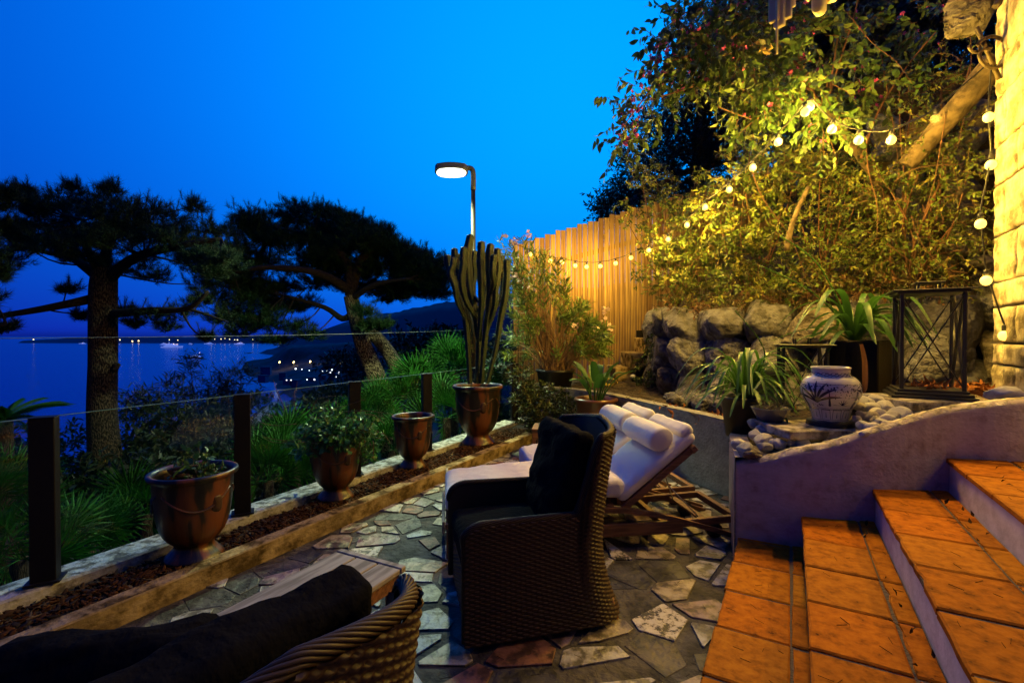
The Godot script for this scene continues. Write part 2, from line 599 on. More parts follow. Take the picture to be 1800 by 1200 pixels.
	# pots
	mk("glaze", L(0.27, 0.24, 0.19), 0.4, {"coat": 0.12, "coatr": 0.2, "uvs": Vector3(2, 0.30, 1), "tex": glaze, "bump": fine, "bs": 0.05})
	mk("glaze red", L(0.13, 0.05, 0.02), 0.32, {"coat": 0.3, "coatr": 0.06})
	mk("porcelain ring", L(0.07, 0.07, 0.10), 0.25, {"coat": 0.7})
	mk("soil", L(0.018, 0.013, 0.009), 1.0, {"bump": mid, "bs": 3.0, "tri": 4.0})
	mk("stone slab", L(0.40, 0.36, 0.30), 0.9, {"tex": stainy, "bump": mid, "bs": 0.6, "tri": 2.0, "world": true})
	for i in 4:
		mk("pebble %d" % i, [L(0.52, 0.50, 0.48), L(0.40, 0.39, 0.39), L(0.33, 0.29, 0.22), L(0.24, 0.24, 0.27)][i], 0.7, {"tex": blotch, "bump": fine, "bs": 0.1, "tri": 3.0})
	# plants
	mk("needles", Color.WHITE, 0.6, {"vc": true, "back": Color(0.3, 0.3, 0.3), "spec": 0.3})
	mk("leaf", Color.WHITE, 0.45, {"vc": true, "back": Color(0.55, 0.55, 0.55), "spec": 0.4})
	mk("petal", Color.WHITE, 0.6, {"vc": true, "back": Color(0.6, 0.6, 0.6)})
	mk("strap leaf", L(0.035, 0.105, 0.012), 0.4, {"back": L(0.03, 0.085, 0.01), "spec": 0.4})
	mk("strap leaf dull", L(0.026, 0.075, 0.010), 0.45, {"back": L(0.02, 0.06, 0.01), "spec": 0.4})
	mk("dead leaf", L(0.13, 0.045, 0.015), 0.8)
	mk("palm frond", L(0.011, 0.08, 0.005), 0.6, {"back": L(0.008, 0.06, 0.004), "spec": 0.25})
	mk("palm frond dull", L(0.008, 0.048, 0.004), 0.65, {"back": L(0.006, 0.035, 0.004), "spec": 0.2})
	mk("cactus", L(0.014, 0.032, 0.008), 0.6, {"tex": blotch, "bump": fine, "bs": 0.3, "tri": 3.0})
	mk("hose", L(0.55, 0.42, 0.08), 0.5)
	mk("white paint", L(0.72, 0.60, 0.24), 0.5, {"bump": fine, "bs": 0.1, "tri": 3.0})
	mk("house wall", L(0.45, 0.40, 0.33), 0.95, {"tex": blotch, "bump": mid, "bs": 1.0, "tri": 1.0, "world": true})
	mk("far wall", L(0.12, 0.12, 0.17), 0.9)
	mk("far roof", L(0.07, 0.06, 0.10), 0.9)
	mk("litter", Color.WHITE, 0.9, {"vc": true, "spec": 0.15})

# ---------------------------------------------------------------- far things
func sea_and_hills() -> void:
	var st := ST()
	st.set_smooth_group(0)
	var rings := [60.0, 300.0, 1000.0, 4000.0, 16000.0, 60000.0]
	for i in rings.size() - 1:
		for k in 48:
			var a0 := TAU * k / 48.0
			var a1 := TAU * (k + 1) / 48.0
			var r0: float = rings[i]
			var r1: float = rings[i + 1]
			quad(st, Vector3(r0 * sin(a0), -60, -r0 * cos(a0)), Vector3(r1 * sin(a0), -60, -r1 * cos(a0)), Vector3(r1 * sin(a1), -60, -r1 * cos(a1)), Vector3(r0 * sin(a1), -60, -r0 * cos(a1)))
	struct("sea", st, M["sea"])
	# the long low cape across the bay: [bearing px, height m]
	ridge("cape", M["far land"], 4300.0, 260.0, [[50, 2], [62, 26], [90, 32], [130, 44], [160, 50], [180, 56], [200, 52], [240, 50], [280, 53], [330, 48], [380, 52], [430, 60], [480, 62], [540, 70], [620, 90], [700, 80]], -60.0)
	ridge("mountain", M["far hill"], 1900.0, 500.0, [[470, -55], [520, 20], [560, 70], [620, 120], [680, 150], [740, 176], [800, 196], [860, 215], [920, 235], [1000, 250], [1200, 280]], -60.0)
	# the near headland with the village
	var h := ST()
	h.set_smooth_group(0)
	var ns := FastNoiseLite.new()
	ns.seed = 9
	ns.frequency = 0.02
	var cols := 60
	var rows := 26
	var g := []
	for i in cols + 1:
		var px := 415.0 + 500.0 * i / cols
		var row := []
		for j in rows + 1:
			var t := float(j) / rows
			var d := lerpf(330.0, 980.0, t)
			var shore := lerpf(760.0, 330.0, clampf((px - 425.0) / 110.0, 0, 1))
			var up := clampf((d - shore) / 430.0, 0, 1)
			var cliff := smoothstep(780.0, 840.0, d) * smoothstep(470.0, 510.0, px) * 26.0
			var y := -62.0 + up * (18.0 + 22.0 * smoothstep(540.0, 760.0, px)) + cliff + ns.get_noise_2d(px * 0.6, d) * 7.0 * smoothstep(0.02, 0.2, up)
			if px < 430.0: y = -64.0
			row.append(Vector3((px - 900.0) / 850.0 * d, y, -d))
		g.append(row)
	for i in cols:
		for j in rows:
			quad(h, g[i][j], g[i][j + 1], g[i + 1][j + 1], g[i + 1][j])
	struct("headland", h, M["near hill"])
	# village houses
	var spots := [[467, 655, 600, 11, 7], [462, 668, 560, 9, 5], [497, 664, 610, 8, 6], [548, 672, 560, 10, 6], [566, 668, 570, 8, 5], [585, 660, 590, 9, 6], [590, 650, 640, 9, 6], [602, 655, 640, 8, 7], [575, 645, 680, 8, 5], [610, 645, 690, 9, 5], [628, 634, 760, 14, 6], [616, 632, 770, 10, 6], [520, 676, 540, 9, 5], [505, 672, 540, 8, 4]]
	var words := ["first", "second", "third", "fourth", "fifth", "sixth", "seventh", "eighth", "ninth", "tenth", "eleventh", "twelfth", "thirteenth", "fourteenth"]
	var order := range(spots.size())
	order.sort_custom(func(a, b): return spots[a][0] < spots[b][0])
	for n in order.size():
		var s: Array = spots[order[n]]
		var at := A(s[0], s[1], s[2])
		var o := base("village_house", at, rf(-30, 30))
		tag(o, "tiny %s village house on the dark headland, %s from the left" % ["white" if n % 2 else "pale", words[n]], "house", "village houses on the headland")
		var w := ST()
		box(w, Vector3(0, s[4] * 0.5 - 1.5, 0), Vector3(s[3], s[4] + 3.0, s[3] * 0.8), Basis.IDENTITY, 0.1)
		obj("wall", w, M["far wall"], o)
		var r := ST()
		box(r, Vector3(0, s[4] + 0.35, 0), Vector3(s[3] + 1.2, 0.6, s[3] * 0.8 + 1.2), Basis.IDENTITY, 0.1)
		obj("roof", r, M["far roof"], o)
	# lamps along the coast road: a glowing head on a post, each with its own light
	var lamps := [[491, 636], [516, 636], [545, 635], [573, 634], [601, 632], [634, 631]]
	for n in lamps.size():
		var d := 770.0
		var at := A(lamps[n][0], lamps[n][1], d)
		var o := base("coast_road_lamp", at - Vector3(0, 6, 0))
		tag(o, "%s yellow street lamp from the left on the coast road across the water" % words[n], "street lamp", "lamps along the coast road")
		var p := ST()
		tube(p, [Vector3(0, -6, 0), Vector3(0, 5.6, 0)], [0.15, 0.1], 6)
		obj("pole", p, M["lamp housing"], o)
		var b := ST()
		boulder(b, Vector3(0, 6, 0), Vector3(1.5, 1.3, 1.5), Basis.IDENTITY, 0.0, 0.0, 5, 4)
		obj("lamp_head", b, M["far lamp"], o)
		var li := OmniLight3D.new()
		li.name = "coast_lamp_light"
		li.light_color = L(1, 0.7, 0.2)
		li.light_energy = 90.0
		li.light_size = 0.5
		li.omni_range = 80.0
		li.shadow_enabled = true
		o.add_child(li, true)
		li.position = Vector3(0, 5.0, 1.4)
	# scattered lights too far and small to count: on the cape and in the village
	var dot := SphereMesh.new()
	dot.radius = 1.0
	dot.height = 2.0
	dot.radial_segments = 8
	dot.rings = 4
	var where := []
	for s in [[210, 597], [232, 600], [243, 599], [297, 597], [312, 598], [371, 596], [377, 596], [388, 596], [395, 595], [403, 596], [412, 597], [417, 597], [444, 596], [453, 597], [490, 597], [494, 598], [500, 597], [58, 597], [165, 601]]:
		where.append(Transform3D(Basis.IDENTITY.scaled(Vector3.ONE * rf(2.6, 5.5)), A(s[0], s[1] + rf(-0.5, 0.5), 4020.0)))
	var o1 := many("shore_lights", dot, M["far lamp"], where, [])
	tag(o1, "scatter of tiny lights along the far cape", "shore lights")
	where = []
	for s in [[519, 648], [530, 649], [543, 651], [566, 653], [580, 655], [595, 655], [539, 667], [552, 667], [511, 668], [503, 668], [590, 662], [574, 652], [583, 650]]:
		where.append(Transform3D(Basis.IDENTITY.scaled(Vector3.ONE * rf(0.5, 0.95)), A(s[0], s[1], 500.0)))
	var o2 := many("village_lights", dot, M["far lamp white"], where, [])
	tag(o2, "cluster of tiny white lights in the village on the headland", "village lights")
	# yachts
	yacht("motor_yacht", A(340, 629, 1330.0), 46.0, 8.0, "pale motor yacht with a tall mast lying nearest on the bay", 0.0, [0.86])
	yacht("motor_yacht", A(302, 611.5, 2500.0), 112.0, 176.0, "largest yacht on the bay, brightly lit in pink and white", 0.0, [0.2, 0.32, 0.4, 0.5, 0.62, 0.7, 0.8])
	yacht("motor_yacht", A(289, 605, 3300.0), 60.0, 185.0, "small yacht with yellow lights behind the brightly lit one", 0.0, [0.35, 0.55, 0.7])
	yacht("motor_yacht", A(335, 604, 3400.0), 48.0, 172.0, "small lit yacht to the right of the brightly lit one", 0.0, [0.3, 0.6])
	yacht("motor_yacht", A(144, 601.5, 3700.0), 50.0, 5.0, "dim grey yacht moored below the cape, left of the pine trunk", 0.0, [0.5])
	yacht("motor_yacht", A(366, 602, 3600.0), 62.0, 5.0, "dim yacht moored off the cape beside the pine branches", 0.0, [0.5])
	yacht("motor_yacht", A(420, 603, 3500.0), 70.0, 3.0, "long pale yacht moored below the row of shore lights", 0.0, [0.3, 0.5, 0.8])

func ridge(called: String, m: Material, d: float, deep: float, pts: Array, foot: float) -> void:
	var st := ST()
	st.set_smooth_group(0)
	var ns := FastNoiseLite.new()
	ns.seed = called.length()
	ns.frequency = 0.05
	var cols := []
	for k in pts.size() - 1:
		for i in 8:
			var t := i / 8.0
			var px := lerpf(pts[k][0], pts[k + 1][0], t)
			var h: float = lerpf(pts[k][1], pts[k + 1][1], smoothstep(0.0, 1.0, t)) * (1.0 + 0.06 * ns.get_noise_1d(px * 4.0))
			cols.append([px, h])
	for k in cols.size() - 1:
		var q := []
		for e in [cols[k], cols[k + 1]]:
			var x: float = (e[0] - 900.0) / 850.0
			q.append([Vector3(x * (d - deep), foot - 3, -(d - deep)), Vector3(x * d, foot + maxf(0.0, e[1]) * 0.75, -(d - deep * 0.4)), Vector3(x * d, foot + maxf(0.0, e[1]), -d), Vector3(x * (d + deep), foot - 3, -(d + deep))])
		for j in 3:
			quad(st, q[0][j], q[0][j + 1], q[1][j + 1], q[1][j])
	struct(called, st, m)

func yacht(called: String, at: Vector3, ln: float, turn: float, label: String, _x: float, lights: Array) -> void:
	at.y = -60.0
	var o := base(called, at, turn)
	tag(o, label, "yacht", "yachts at anchor on the bay")
	var st := ST()
	st.set_smooth_group(0)
	var n := 12
	var rows := []
	for i in n + 1:
		var t := float(i) / n
		var x := (t - 0.5) * ln
		var w := ln * 0.09 * (1.0 - pow(absf(t - 0.6) / 0.6, 3.0)) if t < 0.6 else ln * 0.09
		w = ln * 0.088 * sqrt(maxf(0.0, minf(1.0, t * 1.9)))
		var top := ln * (0.085 - 0.03 * smoothstep(0.0, 0.5, t))
		rows.append([Vector3(x - (ln * 0.04 if i == 0 else 0.0), top, -w), Vector3(x, -1, -w * 0.7), Vector3(x, -1, w * 0.7), Vector3(x - (ln * 0.04 if i == 0 else 0.0), top, w)])
	for i in n:
		for j in 4:
			quad(st, rows[i][j], rows[i + 1][j], rows[i + 1][(j + 1) % 4], rows[i][(j + 1) % 4])
	quad(st, rows[n][0], rows[n][1], rows[n][2], rows[n][3])
	obj("hull", st, M["hull dark"] if ln < 50.0 else M["yacht white"], o)
	var s := ST()
	box(s, Vector3(ln * 0.06, ln * 0.085, 0), Vector3(ln * 0.62, ln * 0.05, ln * 0.13), Basis.IDENTITY, ln * 0.01)
	box(s, Vector3(ln * 0.1, ln * 0.13, 0), Vector3(ln * 0.42, ln * 0.045, ln * 0.11), Basis.IDENTITY, ln * 0.01)
	box(s, Vector3(ln * 0.12, ln * 0.17, 0), Vector3(ln * 0.22, ln * 0.035, ln * 0.09), Basis.IDENTITY, ln * 0.01)
	obj("superstructure", s, M["yacht white"], o)
	var ms := ST()
	tube(ms, [Vector3(ln * 0.14, ln * 0.18, 0), Vector3(ln * 0.16, ln * 0.33, 0)], [ln * 0.01, ln * 0.004], 5)
	obj("mast", ms, M["yacht white"], o)
	for l in lights:
		var b := ST()
		boulder(b, Vector3((l - 0.42) * ln * 0.8, ln * (0.33 if lights.size() == 1 and ln < 47.0 else 0.125 + 0.06 * fmod(l * 7.0, 1.0)), ln * 0.07), Vector3.ONE * ln * 0.022, Basis.IDENTITY, 0, 0, 3, 3)
		obj("deck_light", b, M["yacht light"], o)

# ---------------------------------------------------------------- the slope below the terrace
func slope_y(x: float, d: float) -> float:
	var out := d - (8.5 + (x + 0.23) * 2.0) if x < 0.0 else d - 8.5     # metres beyond the ledge, roughly
	out = maxf(d + 0.8 * -minf(x, 0.0) - 6.0, 0.0)
	var y := -0.95 - 0.13 * out
	if out > 19.0: y -= lerpf(0.36, 0.02, smoothstep(-0.56, -0.36, x / maxf(d, 0.5))) * (out - 19.0)
	return y

func garden_ground() -> void:
	var st := ST()
	st.set_smooth_group(0)
	var ns := FastNoiseLite.new()
	ns.seed = 4
	ns.frequency = 0.15
	var g := []
	for i in 61:
		var row := []
		for j in 51:
			var a := lerpf(-1.75, 0.75, i / 60.0)
			var r := 1.5 + pow(j / 50.0, 1.8) * 190.0
			var x := r * sin(a)
			var d := r * cos(a)
			row.append(Vector3(x, slope_y(x, d) + ns.get_noise_2d(x, d) * 0.35, -d))
		g.append(row)
	for i in 60:
		for j in 50:
			quad(st, g[i][j], g[i][j + 1], g[i + 1][j + 1], g[i + 1][j])
	struct("garden_ground", st, M["dark earth"])

# ---------------------------------------------------------------- terrace, planter, steps, bank
func clip(poly: Array, p: Vector2, n: Vector2) -> Array:      # keeps the side that n points away from
	var out := []
	for i in poly.size():
		var a: Vector2 = poly[i]
		var b: Vector2 = poly[(i + 1) % poly.size()]
		var da := (a - p).dot(n)
		var db := (b - p).dot(n)
		if da <= 0: out.append(a)
		if da * db < 0: out.append(a.lerp(b, da / (da - db)))
	return out

func kerb_x(d: float) -> float:
	return -2.306 + (d - 2.178) * 0.538

func terrace() -> void:
	var f := ST()
	f.set_smooth_group(-1)
	var fp := [Vector2(-4.7, -1.5), Vector2(5.0, -1.5), Vector2(5.0, 9.6), Vector2(0.9, 9.6), Vector2(0.05, 8.05), Vector2(-2.69, 2.77)]
	slab(f, fp, -0.0035, 0.5, 0.004)
	struct("terrace_floor", f, M["mortar"])
	var floor_node: Node3D = get_node("terrace_floor")
	# crazy paving: the stones are cells of a jittered lattice, each cut from its neighbours
	var seeds := []
	var weight := []
	for a in range(-30, 30):
		for b in range(-40, 40):
			var q := Vector2((a + 0.5 * (b % 2)) * 0.30, b * 0.175) + Vector2(rf(-0.42, 0.42) * 0.30, rf(-0.4, 0.4) * 0.175)
			var c := Vector2(0.0, 4.0) + q.rotated(0.42 + 0.25 * sin(q.x * 0.9))
			if c.y < 1.5 or c.y > 7.6 or c.x < kerb_x(c.y) - 0.3: continue
			if (c.y < 3.6 and c.x > 0.35 + c.y * 0.42) or c.x > 2.3: continue
			seeds.append(c)
			weight.append(rf(-0.012, 0.012))
	var kd := Vector2(0.474, 0.8805)
	var kn := Vector2(-kd.y, kd.x)
	var n := 0
	for i in seeds.size():
		var c: Vector2 = seeds[i]
		var px := c.x / c.y * 850.0 + 900.0
		if c.y > 6.3 or px < 280.0 or px > 1310.0 or c.x < kerb_x(c.y) - 0.05: continue
		if 590.0 + 850.0 * 1.55 / c.y > 1260.0: continue
		var poly := [c + Vector2(-0.5, -0.5), c + Vector2(0.5, -0.5), c + Vector2(0.5, 0.5), c + Vector2(-0.5, 0.5)]
		for j in seeds.size():
			if j == i: continue
			var e: Vector2 = seeds[j] - c
			if e.length() > 0.95: continue
			poly = clip(poly, c + e * clampf(0.5 + (weight[i] - weight[j]) / (2.0 * e.length_squared()), 0.15, 0.85), e.normalized())
		poly = clip(poly, Vector2(-2.306, 2.178), kn)
		if poly.size() < 3: continue
		var mc := Vector2.ZERO
		for p in poly: mc += p
		mc /= poly.size()
		var near_kerb := clampf((c.x - kerb_x(c.y)) / 0.8, 0.0, 1.0)
		var pale := 0.46 + 0.24 * near_kerb
		if c.x > 1.0 and c.y > 2.9: pale = 0.9
		if c.x > -0.6 and c.x < 0.2 and c.y > 1.5: pale = 0.8
		var is_pale := rf(0, 1) < pale
		var m: Material
		var shrink := 0.0
		var y := 0.0
		if is_pale:
			var w := rf(0, 1)
			m = M["white marble"] if w < 0.42 else M["pitted marble"] if w < 0.52 else M["cream marble"] if w < 0.78 else M["pink marble"] if w < 0.92 else M["rust stone"]
			shrink = rf(0.72, 0.97)
			y = rf(0.004, 0.009)
			# a broken-off edge now and then, and a long thin shard here and there
			if rf(0, 1) < 0.6:
				var a := rf(0, TAU)
				poly = clip(poly, mc + Vector2(cos(a), sin(a)) * rf(0.045, 0.11), Vector2(cos(a), sin(a)))
			if rf(0, 1) < 0.45:
				var a2 := rf(0, TAU)
				poly = clip(poly, mc + Vector2(cos(a2), sin(a2)) * rf(0.03, 0.07), Vector2(cos(a2), sin(a2)))
		else:
			if rf(0, 1) < 0.35: continue
			m = M["slate"] if rf(0, 1) < 0.7 else M["brown slate"]
			shrink = rf(0.90, 1.0)
			y = rf(-0.001, 0.002)
		if poly.size() < 3: continue
		var q := []
		for p in poly: q.append(mc + (p - mc) * shrink + Vector2(rf(-1, 1), rf(-1, 1)) * 0.006)
		if not is_pale:
			for e in q.size(): q[e] += Vector2(rf(-1, 1), rf(-1, 1)) * 0.012
		if n >= 299: break
		n += 1
		var st := ST()
		slab(st, q, y, 0.012, 0.004)
		obj("paving_stone", st, m, floor_node, true)

	# planter: soil bed, kerb towards the terrace, ledge under the glass
	var kerb := ST()
	bar(kerb, W(kerb_x(-1.4) - 0.053, -1.372, 0.056), W(kerb_x(7.0) - 0.053, 7.028, 0.056), 0.12, 0.14, Vector3.UP, 0.008)
	bar(kerb, W(0.19, 7.02, 0.056), W(0.62, 7.62, 0.056), 0.12, 0.138, Vector3.UP, 0.008)
	struct("planter_kerb", kerb, M["concrete"])
	var ledge := ST()
	bar(ledge, W(-2.69, 2.77, -0.3) - Vector3(0.457, 0, -0.889) * 4.0 + Vector3(-0.07, 0, 0), W(0.05, 8.10, -0.3) + Vector3(-0.07, 0, 0), 0.25, 0.86, Vector3.UP, 0.012)
	bar(ledge, W(0.05, 8.12, -0.3), W(0.9, 9.0, -0.3), 0.28, 0.856, Vector3.UP, 0.012)
	struct("planter_ledge", ledge, M["pale concrete"])
	var soil := ST()
	soil.set_smooth_group(0)
	var ns := FastNoiseLite.new()
	ns.seed = 31
	ns.frequency = 1.4
	var rows := []
	for i in 81:
		var dd := 0.2 + i * 0.1
		var r := []
		for j in 11:
			var t := j / 10.0
			var xk := kerb_x(dd) - 0.128
			var xl := -2.69 + (dd - 2.77) * 0.513 + 0.08
			var xx := lerpf(xl, xk, t)
			r.append(W(xx, dd, 0.060 + ns.get_noise_2d(xx, dd) * 0.02 + 0.02 * sin(t * PI)))
		rows.append(r)
	for i in 80:
		for j in 10:
			quad(soil, rows[i][j], rows[i + 1][j], rows[i + 1][j + 1], rows[i][j + 1])
	struct("planter_soil", soil, M["soil"])
	# bark and slate chips
	var chip := ST()
	boulder(chip, Vector3.ZERO, Vector3(0.026, 0.004, 0.012), Basis.IDENTITY, 0.5, 0.25, 6, 3)
	var cm := done(chip)
	var at := []
	var cc := []
	for i in 9000:
		var dd := 1.2 + 6.4 * pow(rf(0, 1), 0.8)
		var xk := kerb_x(dd) - 0.145
		var xl := -2.69 + (dd - 2.77) * 0.513 + 0.16
		var xx := lerpf(xl, xk, rf(0, 1))
		var b := Basis.from_euler(Vector3(rf(-0.5, 0.5), rf(0, TAU), rf(-0.5, 0.5))).scaled_local(Vector3(rf(0.5, 1.9), rf(0.7, 1.6), rf(0.5, 1.4)))
		at.append(Transform3D(b, W(xx, dd, 0.078 + ns.get_noise_2d(xx, dd) * 0.02 + rf(0, 0.014))))
		var v := rf(0.25, 0.9)
		var w := rf(0, 1)
		cc.append(Color(0.085 * v, 0.036 * v, 0.013 * v) if w < 0.75 else Color(0.05 * v, 0.04 * v, 0.032 * v) if w < 0.95 else Color(0.16 * v, 0.12 * v, 0.075 * v))
	tag(many("bark_mulch", cm, M["litter"], at, cc), "dark bark and slate chips covering the planter soil under the pots", "mulch")

func planter() -> void:
	# posts 1.2 m apart with glass between them
	var step := Vector3(0.5455, 0, -1.0625)
	var p0 := W(-2.69, 2.77, 0.14)
	var names := ["post of the glass fence nearest the camera, at the left edge", "second glass fence post, between the first and second glazed pots", "third glass fence post, behind the pot with the trailing plant", "fourth glass fence post, behind the empty glazed pot", "fifth glass fence post, behind the cactus pot", "last post of the glass fence, in the corner by the oleander"]
	var proto: Node3D
	for i in range(-1, 6):
		var at := p0 + step * i
		if i == -1: continue
		var o: Node3D
		if proto == null:
			o = base("fence_post", at, 27.2)
			var st := ST()
			box(st, Vector3(0, 0.47, 0), Vector3(0.115, 0.94, 0.085))
			obj("shaft", st, M["post paint"], o)
			var c := ST()
			box(c, Vector3(0, 0.943, 0), Vector3(0.121, 0.008, 0.091), Basis.IDENTITY, 0.002)
			obj("cap", c, M["post paint"], o)
			var f := ST()
			box(f, Vector3(0, 0.006, 0), Vector3(0.16, 0.012, 0.13), Basis.IDENTITY, 0.002)
			obj("base_plate", f, M["post paint"], o)
			proto = o
		else:
			o = proto.duplicate()
			o.name = "fence_post"
			add_child(o, true)
			o.position = at
		tag(o, "dark brown square " + names[i], "fence post", "posts of the glass fence")
	# panes
	for i in range(-2, 5):
		var a := p0 + step * i
		var b := a + step
		var dirv := step.normalized()
		var o := base("glass_pane", (a + b) * 0.5 + Vector3(0, 0.03, 0))
		tag(o, ["clear fence pane beside the near left post, cut by the left edge", "clear fence pane behind the first glazed pot", "clear fence pane behind the pot with the trailing plant", "clear fence pane between the third and fourth posts", "clear fence pane left of the cactus pot", "clear fence pane behind the cactus pot"][clampi(i + 1, 0, 5)] if i > -2 else "clear fence pane beyond the left edge of the view", "glass pane", "glass panes of the fence")
		var st := ST()
		bar(st, a + dirv * 0.065 + Vector3(0, 0.49, 0) - o.position, b - dirv * 0.065 + Vector3(0, 0.49, 0) - o.position, 0.010, 0.90, Vector3.UP, 0.001)
		obj("pane", st, M["fence glass"], o)
		var e := ST()
		bar(e, a + dirv * 0.065 + Vector3(0, 0.944, 0) - o.position, b - dirv * 0.065 + Vector3(0, 0.944, 0) - o.position, 0.011, 0.005, Vector3.UP, 0.001)
		obj("top_edge", e, M["glass edge"], o)
	var a2 := p0 + step * 5
	var b2 := W(0.72, 8.86, 0.14)
	var o2 := base("glass_pane", (a2 + b2) * 0.5)
	tag(o2, "narrow clear return pane at the far corner beside the oleander", "glass pane", "glass panes of the fence")
	var st2 := ST()
	bar(st2, a2.lerp(b2, 0.08) + Vector3(0, 0.49, 0) - o2.position, b2 + Vector3(0, 0.49, 0) - o2.position, 0.010, 0.90, Vector3.UP, 0.001)
	obj("pane", st2, M["fence glass"], o2)

# ---------------------------------------------------------------- steps and the white wall
func spline(t: Array, v: float) -> float:
	for i in t.size() - 1:
		if v <= t[i + 1][0] or i == t.size() - 2:
			var a: Array = t[i]
			var b: Array = t[i + 1]
			var p: Array = t[maxi(i - 1, 0)]
			var n: Array = t[mini(i + 2, t.size() - 1)]
			var h: float = b[0] - a[0]
			var m0: float = (b[1] - p[1]) / maxf(b[0] - p[0], 1e-4) * h
			var m1: float = (n[1] - a[1]) / maxf(n[0] - a[0], 1e-4) * h
			var x := clampf((v - a[0]) / h, 0, 1)
			var x2 := x * x
			var x3 := x2 * x
			return (2 * x3 - 3 * x2 + 1) * a[1] + (x3 - 2 * x2 + x) * m0 + (-2 * x3 + 3 * x2) * b[1] + (x3 - x2) * m1
	return t[-1][1]

func wall_u(v: float) -> float:
	var t := [[-0.5, 3.50], [-0.31, 3.55], [0.07, 3.587], [0.45, 3.70], [0.84, 3.89], [1.2, 4.0], [1.5, 4.12], [3.0, 4.5]]
	return spline(t, v)

func wall_top(v: float) -> float:
	var t := [[-0.31, 0.70], [-0.1, 0.755], [0.0, 0.80], [0.22, 0.866], [0.45, 0.962], [0.65, 1.036], [0.84, 1.098], [1.2, 1.166], [1.5, 1.20], [3.0, 1.3]]
	return spline(t, v)

